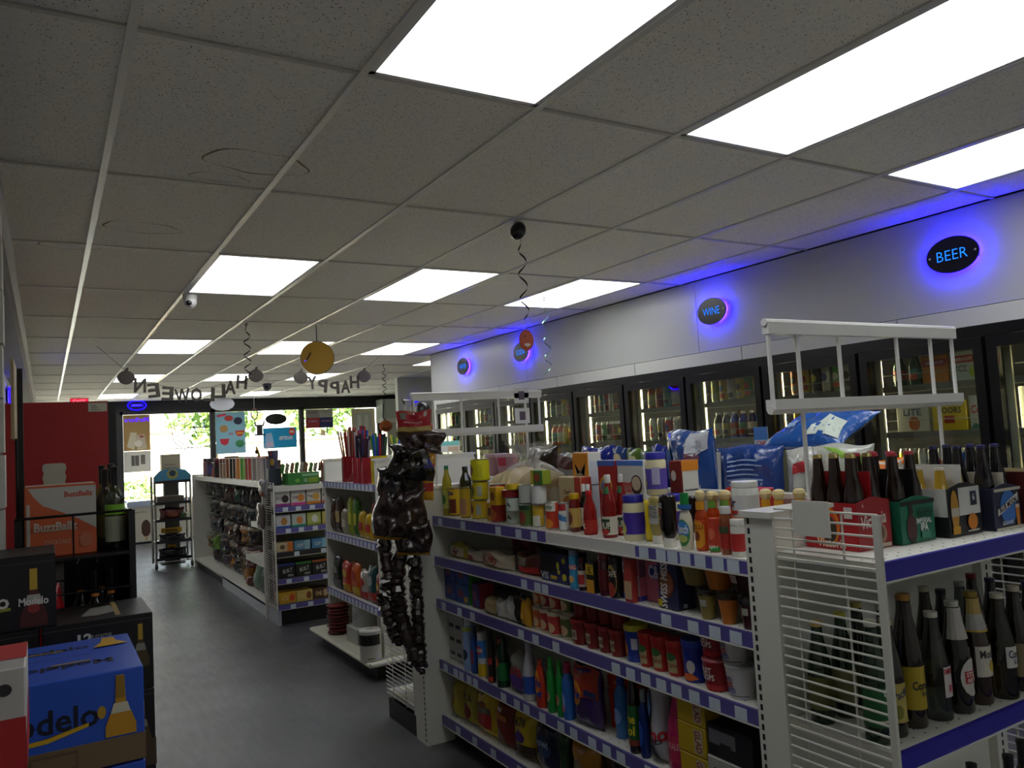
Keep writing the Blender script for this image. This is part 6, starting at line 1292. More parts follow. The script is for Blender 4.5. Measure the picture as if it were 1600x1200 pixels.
# ------------------------------------------------------------------ goods on the snack gondola
def stick_jar(label, x, y, z, r, h, col, n, sl, sc, lid=None, spread=.14):
    o = thing('snack_stick_jar', label, 'jar', (x, y, z))
    part('jar', MB().lathe([(r * .96, 0), (r, .005), (r, h), (r * .94, h), (r * .9, .01), (0, .01)], 16), mm(col, .2), o, .6)
    rr = random.Random(int(x * 100 + y * 10))
    for i in range(n):
        a, q = rr.uniform(0, 2 * pi), rr.uniform(.1, .8)
        b = Vector((cos(a) * r * q * .6, sin(a) * r * q * .6, .015))
        tp = b + Vector((cos(a) * spread * q * .4, sin(a) * spread * q * .4, sl * rr.uniform(.92, 1.05)))
        part('snack_stick', MB().tube([b, b.lerp(tp, .5), tp], .008, 5), mm(sc[i % len(sc)], .25), o)
    return o
SZ = 1.3108
stick_jar('wide red jar full of red wrapped snack sticks on the snack gondola', 2.08, 6.02, SZ, .075, .2, 'p:#8a1c24', 18, .4, ('#8a5a4a', '#a83a34', '#b8a098', '#7a2a24'), None, .2)
stick_jar('red jar of red and blue snack sticks beside the wide one', 2.1, 5.82, SZ, .055, .2, 'p:#7a1a22', 12, .4, ('#2a50b0', '#a83038', '#3a2030'))
for k in range(3):
    stick_jar('red and brown tube of dark snack sticks, %s of three' % ORD[k], 2.02, 5.70 - k * .1, SZ, .04, .19, 'p:#a82a38', 8, .36 - .03 * k, ('#2a2030', '#4a2a3a', '#8a8a90', '#26223a'))
    P('label_sleeve', 'sleeve', 'brown and cream paper sleeve round the snack tube, %s of three' % ORD[k], 'canister', 2.02, 5.70 - k * .1, SZ, .088, .15, None, -pi / 2, ('#5a2a20', ''), (('rect', 'band', -1.2, 1.2, .7, .95, '#b8a080'), ('rect', 'base', -1.2, 1.2, .03, .4, '#b8283a'))) if False else None
stick_jar('yellow tub of colourful wrapped sticks nearest the slatted panel', 2.06, 5.36, SZ, .06, .2, 'p:#c8b020', 14, .34, ('#c8b83a', '#2a8a3a', '#2a48b8', '#20222a', '#b82a2a'))
stick_jar('small clear tub of green and blue sticks behind the yellow one', 2.2, 5.33, SZ, .055, .19, 'p:#9aa83a', 10, .32, ('#c8c040', '#2444b8', '#3a8a3a'))
GS = [('tall brown snack bag at the far end of the middle snack shelf', 6.33, .13, .27, '#4a3626'), ('brown and black snack bag, second on the middle snack shelf', 6.19, .13, .29, '#3a2a20'), ('cream snack carton bag, third on the middle snack shelf', 6.05, .12, .2, '#8f8a72'), ('yellow-green tube bag, fourth on the middle snack shelf', 5.9, .09, .3, '#8a9a2a'), ('dark green tube bag, fifth on the middle snack shelf', 5.78, .09, .3, '#3f6a2a'), ('yellow snack bag with red print, sixth on the middle snack shelf', 5.66, .13, .2, '#b8982a'), ('bright yellow snack bag, seventh on the middle snack shelf', 5.51, .14, .19, '#c8a420'), ('dark red and white snack bag, eighth on the middle snack shelf', 5.38, .1, .28, '#7a2a28')]
for k, (lab, y, w, h, c) in enumerate(GS):
    bag(lab, y, 2.03, .901, w, h, .06, c, (('rect', 'label_panel', -.7, .7, .3, .6, ('#6a5a48', '#b8a060', '#b8b0a0', '#c8c84a', '#b8b040', '#a83a30', '#b83028', '#b8a8a0')[k]),), -1.57, 0, 0, 'snack_bag')
GS = [('black chip bag at the far end of the lower snack shelf', 6.28, .2, .26, '#1c1c1a'), ('red and yellow chip bag beside the black one', 6.05, .2, .24, '#b83420'), ('orange chip bag on the lower snack shelf', 5.84, .18, .25, '#c85a1c'), ('white and red chip bag on the lower snack shelf', 5.65, .16, .22, '#b8b0a8'), ('teal and black chip bag on the lower snack shelf', 5.48, .16, .27, '#1f4a50'), ('red chip bag beside the slatted panel', 5.33, .13, .24, '#a02828')]
for k, (lab, y, w, h, c) in enumerate(GS):
    bag(lab, y, 2.03, .451, w, h, .07, c, (('rect', 'band', -.9, .9, .05, .3, ('#6a6a66', '#c89a2a', '#c8b02a', '#b02a2a', '#a83a34', '#c8b8a0')[k]), ('oval', 'logo', 0, .6, .5, .14, ('#8a8a86', '#c8a03a', '#b83a20', '#b83a34', '#a8b0b0', '#c8a03a')[k])), -1.57, 0, 0, 'chip_bag')
DZ = .1308
o = thing('paper_plates', 'stack of dark red paper plates on the base deck of the snack gondola', 'plates', (1.96, 6.13, DZ))
for k in range(9):
    part('plate', MB().lathe([(.06, 0), (.085, .012), (.083, .016), (0, .005)], 14, 0, Matrix.Translation((.006 * sin(k * 2.1), .006 * cos(k * 3), k * .026))), mat('#7a1f24', .4), o, .5)
def roll(label, x, y, z, r, h, dec=(), col='#c8c8c0'):
    return P('paper_roll', 'paper roll', label, 'roll', x, y, z, r * 2, h, None, -.9, (col,), dec)
o = P('paper_towel_pack', 'pack', 'large wrapped round pack of white paper rolls on the base deck', 'canister', 2.1, 5.78, DZ + .115, .27, .155, None, -pi / 2, ('#b8bab6', '#c8cac6', '#b0b4b0'), (('oval', 'print', .1, .5, .3, .2, '#9aa29e'),))
P('paper_towel_pack', 'pack', 'clear-wrapped block of white paper rolls under the round pack', 'box', 2.06, 5.76, DZ, .24, .113, .24, -pi / 2, ('#a8aaa6', '#a0a29e', '#b4b6b2'), ())
P('napkin_pack', 'pack', 'thin bright pink napkin pack lying beside the paper rolls', 'box', 2.12, 5.53, DZ + .12, .14, .02, .14, -1.2, ('#b83078', '#b83078', '#c04084'), ())
P('napkin_pack', 'pack', 'plain white carton under the pink napkins', 'box', 2.15, 5.53, DZ, .12, .118, .17, -pi / 2, ('#b8b8ae', '#b0b0a6', '#c0c0b6'), ())
roll('tall white paper towel roll by the slatted panel', 2.07, 5.36, DZ, .072, .255, (('rect', 'print', -.9, -.7, .5, .7, '#4a4640'),))
roll('white paper roll with a wide black label band at the front of the deck', 1.892, 5.235, DZ, .075, .205, (('rect', 'label_band', -1.2, 1.2, .52, .86, '#141416'), ('rect', 'print', .2, .7, .08, .11, '#4a4438')))

# ------------------------------------------------------------------ goods on the far gondola
EY = 7.34
def eb(label, x, z, w, h, c, dec=(), d=.16, name='snack_box', rot=0):
    P(name, 'box', label, 'box', x, EY + d / 2 + .005, z + .0008, w, h, d, rot, (c, c, c), fr(*dec))
R0 = (('white multipack box with a black cookie picture and purple base', '#c8c8c2', '#2a1c1c', '#8a2a8a'), ('white multipack box with an orange bar picture and pink base', '#c8c6c0', '#c8802a', '#c83a8a'), ('white multipack box with a green and orange base', '#c4c4ba', '#c89a3a', '#c87a1c'), ('white multipack box with a red-brown picture', '#c0beb6', '#8a3a2a', '#a84a2a'))
for k, (lab, c, p, b) in enumerate(R0):
    eb(lab + ' on the top end shelf', 1.87 + k * .14 + (0, .005, .01, .015)[k], EZ[0], .132, .14, c, (('oval', 'picture', .35, .5, .5, .25, p), ('rect', 'base_band', -1, 1, .02, .2, b), T(('FIT', 'ONE', 'Fig', 'PURE')[k], -.5, .55, .03, '#5a3a6a', .05)))
R1 = (('white and blue box with a tan cookie on the second end shelf', '#b8bcc0', '#a8763a', '#2a58b0'), ('white and teal box with an orange picture on the second end shelf', '#b4c0bc', '#c87a3a', '#1c8a7a'), ('lime and white box with a letter shape on the second end shelf', '#a8b060', '#d8d8d0', '#8a9a30'), ('yellow and white box at the end of the second end shelf', '#b8ac5a', '#d8d8d0', '#a89a3a'))
for k, (lab, c, p, b) in enumerate(R1):
    eb(lab, 1.87 + k * .143, EZ[1], .13, .12, c, (('oval', 'picture', .1, .5, .45, .3, p), ('rect', 'base_band', -1, 1, .0, .16, b)))
R2 = (('beige bar box with an orange end on the dark third shelf', 1.875, '#b8a888', '#c8702a', ''), ('light blue bar box on the dark third shelf', 2.035, '#5a8aa8', '#8ab0c0', 'CLIF'), ('second light blue bar box on the dark third shelf, by the snack gondola', 2.2, '#4a84b0', '#8ab8d0', 'CLIF'))
for lab, x, c, p, t in R2:
    eb(lab, x, EZ[2], .15, .085, c, (('rect', 'panel', .3, 1, 0, 1, p),) + ((T(t, -.25, .5, .028, '#d8d4d4', .06),) if t else (('oval', 'print', -.3, .5, .3, .25, '#5a4a2a'),)))
R3 = (('black protein bar box with a blue top edge', '#12141a', '#2a3480'), ('black protein bar box with a green top edge', '#11160f', '#2a7a2a'), ('black protein bar box with an orange top edge', '#16120e', '#a8581c'))
for k, (lab, c, p) in enumerate(R3):
    eb(lab + ' on the fourth end shelf', 1.885 + k * .155, EZ[3], .148, .13, c, (('rect', 'top_edge', -1, 1, .86, 1, p), T('BUILT', .1, .5, .036, '#b8b8b4', .09, .02, .1, .15), ('rect', 'sticker', .1, .8, .08, .24, '#8a8a86')))
R4 = (('yellow cookie bar box with an orange disc', '#c89a2a', '#c8502a', 'O'), ('pale yellow cookie bar box', '#c8b060', '#8a4a2a', 'NE'), ('brown bar box with cream lettering', '#4a3020', '#b8a080', 'ONE'))
for k, (lab, c, p, t) in enumerate(R4):
    eb(lab + ' on the fifth end shelf', 1.885 + k * .15, EZ[3] - .0 if False else .4158 if False else .416, .145, .085, c) if False else None
for k, (lab, c, p, t) in enumerate(R4):
    eb(lab + ' on the lowest but one end shelf', 1.885 + k * .155, EZ[4] + .0, .15, .1, c, (('oval', 'picture', .55, .5, .3, .35, p), T(t, -.3, .5, .04, '#e0c890', .06)))
part('low_shelf', MB().box((1.79, 7.31, .142), (2.6, 7.7, .16)), WHITEM, G3)
o = P('bar_display', 'box', 'green bar display box with a sloping open front on top of the far gondola', 'box', 2.08, 7.47, 1.2562, .3, .11, .2, 0, ('#2a7a2a', '#3a8a34', '#9aa890'), fr(('rect', 'panel', .3, .9, .1, .55, '#7a9a1c'), ('rect', 'stripe', -.1, 1, .68, .88, '#8ab890'), T('12', .12, .35, .03, '#c8dcc8', .03), ('oval', 'leaf', -.4, .35, .15, .16, '#6aa83a')))
for k in range(9):
    P('snack_bar', 'bar', 'green and silver wrapped bar standing in the green display box, %s along' % ORD[k], 'bag', 1.9 + k * .045, 7.46 + .01 * (k % 2), 1.368, .04, .1 - .004 * abs(k - 3), .016, (0, .2, .1 * (k % 3)), (('#4a7a3a', '#8a8a7a', '#7a5a3a')[k % 3],), (), 'bars in the green display box')
stick_jar('jar of pink and red lollipops at the end of the far gondola', 2.33, 7.45, 1.2562, .06, .12, 'p:#a87a78', 9, .19, ('#c87a98', '#8a2028', '#c8a0b0'), None, .2)
P('lotion_bottle', 'bottle', 'slim clear bottle with a dark cap beside the lollipops', 'sauce', 2.5, 7.45, 1.2562, .05, .22, None, 0, ('#a8a8b0', '#2a2628', '#8a84a8'), ())
P('candy_pouch', 'pouch', 'grey candy pouch hung at the corner of the far gondola', 'bag', 1.735, 7.5, 1.16, .2, .16, .06, (0, .05, -1.5), ('#8a8c8c',), (('rect', 'band', -.8, .8, .05, .35, '#8a4a2a'),))
P('candy_pouch', 'pouch', 'large grey-brown candy pouch hung on the wire side of the far gondola', 'bag', 1.73, 7.62, .86, .22, .24, .06, (0, .03, -1.52), ('#6a5e5a',), (('poly', 'print', ((-.9, .6), (-.6, .9), (-.4, .5), (-.8, .3)), '#8a3a44'), ('rect', 'panel', -.3, .6, .05, .2, '#b8a8a0')))
P('slush_cup', 'cup', 'purple and yellow printed cup standing high over the far gondola', 'cup', 1.86, 7.6, 1.418, .1, .17, None, 0, ('#4a4a6a', '#5a5a7a'), (('oval', 'picture', -.4, .35, .4, .2, '#b89a3a'), ('oval', 'picture', -.5, .8, .2, .1, '#a84a3a')))
P('tea_box', 'box', 'grey stand box holding the printed cup', 'box', 1.86, 7.6, 1.2562, .12, .16, .1, 0, ('#2a3540', '#3a444a', '#3a444a'), ())
# jars and tubes along the far gondola's top, behind a white wire guard
G3T = 1.2708
o = thing('wire_guard', 'white wire guard along the top shelf of the far gondola', 'guard', (1.86, 7.9, G3T))
part('rail', MB().tube([(0, 0, .25), (0, 2.4, .25)], .005, 6), WHITEM, o)
base = MB().tube([(0, 0, 0), (0, 0, .25)], .0035, 5).mesh('guard_rod')
for k in range(13):
    link('guard_rod', base, WHITEM, o, (0, k * .2, 0))
TOPG = [('widejar', .17, .25, ('p:#8f6a70', '#5a2a30', ''), 'pinkish tub of candy at the far end of the top shelf'), ('widejar', .16, .25, ('t:#c8c8d0', '#3a3a4a', '#4a4478'), 'clear jar of purple sweets on the far top shelf'), ('canister', .13, .14, ('#a84a3a', '#3a2a5a', ''), 'short red and blue canister on the far top shelf'), ('widejar', .18, .24, ('p:#4a2226', '#6a2028', '#2a2024'), 'dark red jar with a black label on the far top shelf'), ('canister', .15, .18, ('#9a7a5a', '#8a6a4a', ''), 'tan canister on the far top shelf'), ('tube', .12, .27, ('#8a4a22', '#5a3018', ''), 'orange-brown tube on the far top shelf'), ('tube', .11, .27, ('#1c1412', '#3a2a20', ''), 'black tube on the far top shelf'), ('tube', .1, .26, ('#b8742a', '#8a5420', ''), 'amber tube on the far top shelf'), ('tube', .1, .26, ('#5a9a2a', '#3a7a20', ''), 'green tube on the far top shelf'), ('tube', .1, .26, ('#9a3a2a', '#7a2a20', ''), 'red tube on the far top shelf'), ('tube', .1, .26, ('#7a7470', '#5a5450', ''), 'grey tube on the far top shelf'), ('tube', .1, .26, ('#a89a94', '#8a2a2a', ''), 'white and red tube on the far top shelf'), ('tube', .1, .26, ('#6a6a72', '#8a3030', ''), 'blue-grey tube near the end of the far top shelf'), ('widejar', .12, .22, ('p:#5a4a40', '#4a3a30', '#7a6a5a'), 'brown jar nearest the end of the far top shelf')]
y = 11.75
for kd, w, h, c, lab in TOPG:
    P('candy_jar' if kd == 'widejar' else 'snack_canister', 'jar' if kd == 'widejar' else 'canister', lab, kd, 1.985, y, G3T, w, h, None, -pi / 2, c, ())
    y -= .285
o = thing('flower_pot', 'small pot with a yellow sunflower on the far top shelf', 'plant', (2.1, 9.3, G3T))
part('pot', MB().lathe([(.06, 0), (.075, .2), (.07, .2), (0, .18)], 12), mat('#8a9a6a', .6), o)
part('stem', MB().tube([(0, 0, .18), (.01, 0, .3)], .006), mat('#4a6a2a', .7), o)
part('petals', MB().lathe([(.0, .0), (.07, .005), (0, .012)], 12, 0, Matrix.Translation((0, 0, .31)) @ Matrix.Rotation(1.3, 4, 'Y')), mat('#d8a41c', .6), o)
part('flower_centre', MB().ell((-.01, 0, .31), (.02, .025, .025), 8, 6), mat('#3a2414', .8), o)

# hanging bags on the peg wall
PEG = ('#26292a', '#3a2c28', '#2c4434', '#6a3434', '#2c2c40', '#2f4a3a', '#3a2a20', '#282c3a', '#5a6a7a', '#6a9a2a', '#8a6a4a', '#a8742a', '#2a2a28', '#4a4038')
PN = ('black', 'dark brown', 'dark green', 'maroon', 'navy', 'sea green', 'brown', 'blue-black', 'steel blue', 'lime green', 'tan', 'amber', 'charcoal', 'grey-brown')
rr = random.Random(3)
rows = ((1.0, 10, .19, (0, 1, 0, 12, 6, 3, 4, 5, 7, 12, 0)), (.765, 9, .2, (2, 0, 12, 13, 1, 7, 0, 6, 2, 5, 12)), (.535, 9, .2, (6, 8, 7, 13, 0, 10, 1, 11, 6, 3)), (.3, 9, .2, (10, 9, 2, 0, 11, 6, 13, 10, 3)))
for r, (z, n, h, cs) in enumerate(rows):
    for k in range(n):
        y = 11.6 - k * .31 - (.1 if r % 2 else 0)
        c = cs[k]
        big = (r == 0 and k == 7)
        x = 1.98 + rr.uniform(-.03, .05)
        part('peg_hook', MB().tube([(2.17, y, z + h + .013), (x - .09, y, z + h + .013), (x - .095, y, z + h + .022)], .004, 5), CHROME, G3)
        P('hanging_bag', 'bag', '%s hanging snack bag, %s peg row, %s from the window end' % (PN[c], ('top', 'second', 'third', 'lowest')[r], ORD[k]), 'crumple', x, y, z, .27 if not big else .36, h, .1 if not big else .14, (0, rr.uniform(-.1, .1), -1.4 + rr.uniform(-.4, .4)), (PEG[c],), (('rect', 'header', -.7, .7, .82, .97, rnd.choice(('#8a8a84', '#3a3a3a', '#a89a80', '#5a2a2a'))), ('oval', 'window', 0, .4, .5, .2, rnd.choice(('#3a3430', '#5a4a3a', '#2a2a2a', '#6a5a4a')))), 'hanging snack bags on the peg wall')
for k, (y, c, lab) in enumerate(((8.75, '#6f8a78', 'pale green plush bag lying on the base deck of the far gondola'), (8.45, '#7a8a80', 'grey-green plush bag on the base deck of the far gondola'), (8.12, '#a83a3a', 'red and white candy bag on the base deck of the far gondola'), (7.9, '#3a7a4a', 'green and orange bag at the near end of the base deck'), (9.2, '#a8742a', 'amber bag drooping on the base deck of the far gondola'), (9.0, '#6a3a30', 'small red-brown pouch lying on the base deck'))):
    P('candy_bag', 'bag', lab, 'bag', 1.93, y, .127, .2, .26 if k < 5 else .1, .12, (-.25 if k < 5 else 0, 0, -1.57), (c,), (('oval', 'print', 0, .4, .5, .2, ('#8aa090', '#6a7a70', '#c8a8a8', '#c8742a', '#8a5a1c', '#8a4a40')[k]),))
for k, (c, nm) in enumerate((('#3a2c26', 'dark brown'), ('#6a5a3a', 'olive brown'), ('#2a2c2a', 'charcoal'), ('#8a5a2c', 'copper brown'), ('#4a3a44', 'plum grey'), ('#3a4a3a', 'moss green'), ('#241f1e', 'near black'), ('#5a4a3c', 'taupe'))):
    P('candy_bag', 'bag', '%s snack bag slumped under the peg wall, %s from the plush bags' % (nm, ORD[k]), 'crumple', 2.0 + .03 * (k % 2), 9.42 + .3 * k, .127, .28, .2 - .015 * (k % 3), .12, (-.2, 0, -1.5), (c,), (('oval', 'print', 0, .5, .5, .2, ('#8a7a5a', '#a89060', '#4a4a48', '#c8862a', '#7a6a7a', '#6a7a5a', '#5a4038', '#8a8070')[k]),), 'bags slumped under the peg wall')
P('candy_bag', 'bag', 'purple and white candy bag on the short middle shelf of the far gondola', 'bag', 1.95, 8.0, .8812, .2, .2, .08, -pi / 2, ('#6a6278',), (('oval', 'print', 0, .5, .5, .2, '#b8b0b8'),))
P('candy_bag', 'bag', 'brown and blue candy bag on the short lower shelf of the far gondola', 'bag', 1.95, 8.1, .5212, .24, .2, .08, -pi / 2, ('#4a3a4a',), (('oval', 'print', 0, .5, .5, .2, '#7a5a3a'),))

# rounded display rack standing beyond the far gondola
o = thing('display_rack', 'narrow black and silver rack with a blue arched header, beyond the far gondola', 'rack', (1.55, 12.35, 0))
for sx in (-.235, .235):
    for sy in (-.2, .2):
        part('post', MB().tube([(sx, sy, .05), (sx, sy, 1.3)], .016, 8), mat('#a8a8a4', .25, .8), o)
    part('caster', MB().lathe([(.03, 0), (.045, .008), (.045, .03), (.03, .038), (0, .038)], 12, 0, Matrix.Translation((sx - .02, -.2, .046)) @ Matrix.Rotation(pi / 2, 4, 'Y')), mat('#2a2a2a', .4), o)
part('header', MB().prism([(-.24, 0), (.24, 0), (.24, .07), (.17, .14), (0, .175), (-.17, .14), (-.24, .07)], -.215, -.2, 0, Matrix.Translation((0, 0, 1.24))), mat('#4a90b0', .5), o)
part('header_logo', MB().lathe([(0, 0), (.075, .001), (0, .002)], 16, 0, Matrix.Translation((0, -.216, 1.33)) @ Matrix.Rotation(pi / 2, 4, 'X')), mat('#a8a85a', .5), o)
part('header_logo', MB().lathe([(0, 0), (.045, .001), (0, .002)], 16, 0, Matrix.Translation((0, -.218, 1.34)) @ Matrix.Rotation(pi / 2, 4, 'X')), mat('#3a4a5a', .5), o)
for z in (1.2, .9, .66, .36, .12):
    part('tray', MB().box((-.23, -.21, z), (.23, .2, z + .012)).box((-.23, -.22, z), (.23, -.21, z + .04)), mat('#26262c', .35), o)
part('bottom_bar', MB().tube([(-.23, -.22, .1), (.23, -.22, .1)], .008), CHROME, o)
for k, (x, z, w, h, c, lab) in enumerate(((1.55, .6725, .34, .17, '#5a2420', 'dark red pastry bag in the display rack'), (1.68, .6725, .14, .1, '#3a4a2a', 'small green pastry pouch in the display rack'), (1.55, .3725, .36, .1, '#1a1a1c', 'black pastry bag on the lower tray of the display rack'), (1.55, .1325, .38, .14, '#141416', 'black pastry bag on the bottom tray of the display rack'))):
    P('pastry_bag', 'bag', lab, 'bag', x, 12.3, z, w, h, .14, 0, (c,), (('oval', 'print', 0, .5, .5, .25, ('#8a4a30', '#5a6a40', '#2a2a2c', '#26262a')[k]),))
P('bread_tray', 'tray', 'pale flat bread box on the second tray of the display rack', 'box', 1.53, 12.36, .9125, .36, .1, .24, 0, ('#6a6058', '#8a8078', '#a8a098'), ())
for z, w in ((.445, .28), (.2, .12)):
    P('price_sign', 'sign', 'yellow price sign in the display rack, ' + ('lower' if z < .4 else 'upper'), 'box', 1.56, 12.47, z + .03, w, .07, .01, 0, ('#c89a1c', '#c89a1c', '#c89a1c'), fr(('rect', 'print', -.6, .6, .3, .6, '#5a3a14')))
o = thing('chest_freezer', 'white chest freezer with an ice cream picture under the front windows', 'freezer', (1.48, 16.35, 0))
part('body', boxmb((-.2, -.35, .04), (1.0, .35, .68)), mat('#c4c0b4', .4), o)
part('lid', MB().box((-.22, -.37, .68), (1.02, .37, .76)).box((-.2, -.35, .76), (1.0, .35, .785)), mat('#a8b4cc', .2), o)
part('plinth', boxmb((-.18, -.33, 0), (.98, .33, .04)), BLACK, o)
vs, fs = text_flat('Haagen-Dazs', .03, .01, .24)
part('lettering', MB().add([(a - .02, -.351, .58 + b) for a, b in vs], fs), mat('#3a3634', .6), o)
part('picture', MB().add([(.09 + .085 * cos(a / 12 * 2 * pi) * (1 if a % 2 else .9), -.352, .28 + .16 * sin(a / 12 * 2 * pi)) for a in range(12)], [tuple(range(12))]), mat('#4a2c20', .5), o)
part('picture', boxmb((.075, -.353, .06), (.105, -.3515, .14)), mat('#b8986a', .6), o)
P('water_case', 'box', 'pale tan display carton standing behind the display rack', 'box', 1.6, 12.75, 1.19, .26, .42, .2, 0, ('#8f8872', '#8f8872', '#a89f88'), fr(('rect', 'print', -.7, .7, .5, .53, '#6a6450'), ('rect', 'print', -.7, .5, .62, .65, '#6a6450')))
o = thing('carton_stand', 'dark stand holding the tan display carton', 'stand', (1.6, 12.75, 0))
part('column', boxmb((-.1, -.08, .02), (.1, .08, 1.189)), mat('#3a3834', .6), o)
part('foot', boxmb((-.16, -.12, 0), (.16, .12, .02)), mat('#3a3834', .6), o)

# ------------------------------------------------------------------ drinks in the cooler
CN = {'w': ('white', '#d0d0c8'), 's': ('silver', 'm:#b8b8b4'), 'y': ('yellow', '#d8b81c'), 'o': ('orange', '#d8741c'), 'r': ('red', '#b82a24'), 'g': ('green', '#3a8a3a'), 'G': ('dark green', 'g:#1c4a24'), 'b': ('blue', '#2a58b8'), 'n': ('navy', '#1c2458'), 't': ('teal', '#1c8a9a'), 'p': ('purple', '#5a3a8a'), 'k': ('black', '#1c1c1e'), 'l': ('lime', '#9ab83a'), 'm': ('maroon', '#6a2420'), 'e': ('olive', '#6a6a2a'), 'c': ('coral', '#d85a3a'), 'a': ('amber', 'p:#c8901c'), 'i': ('pink', '#b8807a')}
LAY = {  # door number (near to far): rows from the top shelf down; kind letter, then colours from the far side to the near side
 1: (('drink', 'wwgwsw'), ('drink', 'wsswbw')),
 2: (('beer', 'GG'), ('drink', ''), ('drink', 'yewwwbbnby')),
 3: (('drink', 'oyksgsk'), ('drink', 'ywgnesny'), ('drink', 'ssmsss')),
 4: (('drink', 'lywygoo'), ('juice', 'knbbnbb'), ('drink', 'bbwbb')),
 5: (('juice', 'cotrm'), ('drink', 'wsrsw'), ('juice', 'tbgby')),
 6: (('drink', 'itrsmkre'), ('drink', 'rgmemes'), ('juice', 'crlggg')),
 7: (('juice', 'gpyebs'), ('juice', 'ccayay'), ('juice', 'lglal')),
 8: (('juice', 'sswlso'), ('juice', 'soaosk'), ('juice', 'lglgl')),
 9: (('wine', 'ssbbk'), ('juice', 'kksks'), ('juice', 'lgygl')),
 10: (('juice', 'lwlw'), ('juice', 'wtiw'), ('juice', 'yyly'))}
DN = {1: 'nearest glass door', 2: 'second nearest glass door', 3: 'third glass door', 4: 'fourth glass door', 5: 'fifth glass door', 6: 'sixth glass door', 7: 'seventh glass door', 8: 'eighth glass door', 9: 'ninth glass door', 10: 'last glass door'}
SN = ('top', 'second', 'third')
for dnum, rws in LAY.items():
    a, b = DY[dnum], DY[dnum + 1]
    for r, (kd, cs) in enumerate(rws):
        z = ((1.765, 1.49, 1.2) if dnum > 1 else (1.765, 1.2))[r] + .0008
        n = len(cs)
        if not n:
            continue
        pit = (b - a - .17) / max(n, 6)
        for k, ch in enumerate(cs):
            cn, cc = CN[ch]
            y = b - .1 - pit * (k + .5)
            w = min(pit * .92, .075)
            h = {'drink': .19, 'juice': .2, 'beer': .2, 'wine': .215}[kd]
            nm, ct = ('drink_can', 'can') if kd == 'drink' else ('drink_bottle', 'bottle')
            if kd == 'drink':
                cols = ('m:#b8b8b4', '', cc); dec = (('oval', 'logo', -.1, .55, .5, .14, ('#d8d4cc', '#b83a2c', '#2a4a9a', '#26262a', '#c8b83a')[(k * 3 + dnum + r) % 5]),)
            else:
                cols = ('p:' + cc if not cc[1] == ':' else cc, '#d8d8d0' if kd != 'beer' else '#c8a83a', ('#c8c4b8', '#b8b060', '#a83a30', '#5a9a8a')[(k + dnum) % 4]); dec = ()
            if dnum <= 6:
                dec = dec + (('rect', 'panel', -.7, .6, .16, .34, ('#a8a49a', '#b84a34', '#3a3a44')[(k + r) % 3]),)
            P(nm, ct, '%s %s, %s from the far side, %s shelf, %s' % (cn, ('tall can' if kd == 'drink' else 'drink bottle'), ORD[k], SN[r if dnum > 1 else 2 * r], DN[dnum]), kd, 4.455, y, z, w, h, None, -pi / 2, cols, dec, 'drinks behind the ' + DN[dnum])
# boxed packs behind the two nearest doors
def cpack(label, y, w, z, h, c, dec):
    P('beer_pack', 'pack', label, 'box', 4.48, y, z + .0008, w, h, .12, -pi / 2, (c, c, c), fr(*dec), 'boxed packs in the cooler')
cpack('orange beer carrier with a red band on the top cooler shelf', 2.62, .155, 1.765, .16, '#d8861c', (('rect', 'band', -.9, .9, .62, .86, '#b02a30'), T('SMIRNOFF', 0, .74, .02, '#e8d8d0', .11), T('ICE', 0, .42, .035, '#c89a5a', .06)))
cpack('pale carrier with a red band and lime slice on the top cooler shelf', 2.457, .15, 1.765, .165, '#b8c4c0', (('rect', 'band', -.9, .9, .62, .86, '#b02a30'), T('SMIRNOFF', 0, .74, .02, '#e8d8d0', .11), T('ICE', -.1, .42, .035, '#6a5a6a', .06), ('oval', 'lime', .7, .3, .25, .2, '#9ab83a')))
cpack('grey beer carrier with white numerals on the top cooler shelf', 2.34, .068, 1.765, .16, '#2a2c2c', (('oval', 'badge', 0, .5, .9, .3, '#1c1d1e'), T('805', 0, .5, .04, '#c8c8c4', .075)))
cpack('white light beer pack with an orange seal on the second cooler shelf', 2.78, .2, 1.49, .16, '#c8c6bc', (T('LITE', 0, .72, .04, '#3a4a6a', .11), ('oval', 'seal', .1, .3, .35, .26, '#b8622a')))
cpack('yellow beer pack with dark lettering on the second cooler shelf', 2.56, .2, 1.49, .17, '#d8bc1c', (T('COORS', 0, .68, .035, '#2a2c4a', .14), ('rect', 'badge', -.3, .3, .25, .5, '#b03024')))
cpack('silver beer pack with red script on the second cooler shelf', 2.38, .13, 1.49, .19, '#a8b0b0', (T('Coors', 0, .6, .045, '#b83040', .11, .02, .2), T('LIGHT', .1, .38, .018, '#5a6a70', .06), ('poly', 'mountain', ((-1, .02), (-.6, .2), (-.2, .1), (.3, .26), (1, .04)), '#3a6a5a')))
cpack('plain white drinks box behind the nearest glass door', 2.08, .2, 1.49, .22, '#d8d6c8', (('rect', 'print', -.3, .6, .4, .55, '#9a9aa8'),))
cpack('white and red tall carton at the near side of the third glass door', 3.09, .05, 1.765, .2, '#c8c4c0', (('rect', 'band', -1, 1, .85, 1, '#b83040'), T('N', 0, .5, .05, '#2a2a30', .03)))
for k, (y, z, lab) in enumerate(((3.79, 1.245, 'blue and white chilled drink sign hung inside the fourth glass door'), (5.33, 1.255, 'small white price card on the sixth glass door'))):
    P('price_card', 'card', lab, 'box', 4.256, y, z + .12 * (1 - k), .12 - .02 * k, .2 - .08 * k, .008, -pi / 2, ('#b8c4dc' if k == 0 else '#c8c8c4', '#c8c8c8', '#c8c8c8'), fr(('rect', 'band', -1, 1, .55, 1, '#3a74c0' if k == 0 else '#b8b8b4'), T(('Chill', '2/5')[k], 0, .45, .03, '#b02a3a', .08)))
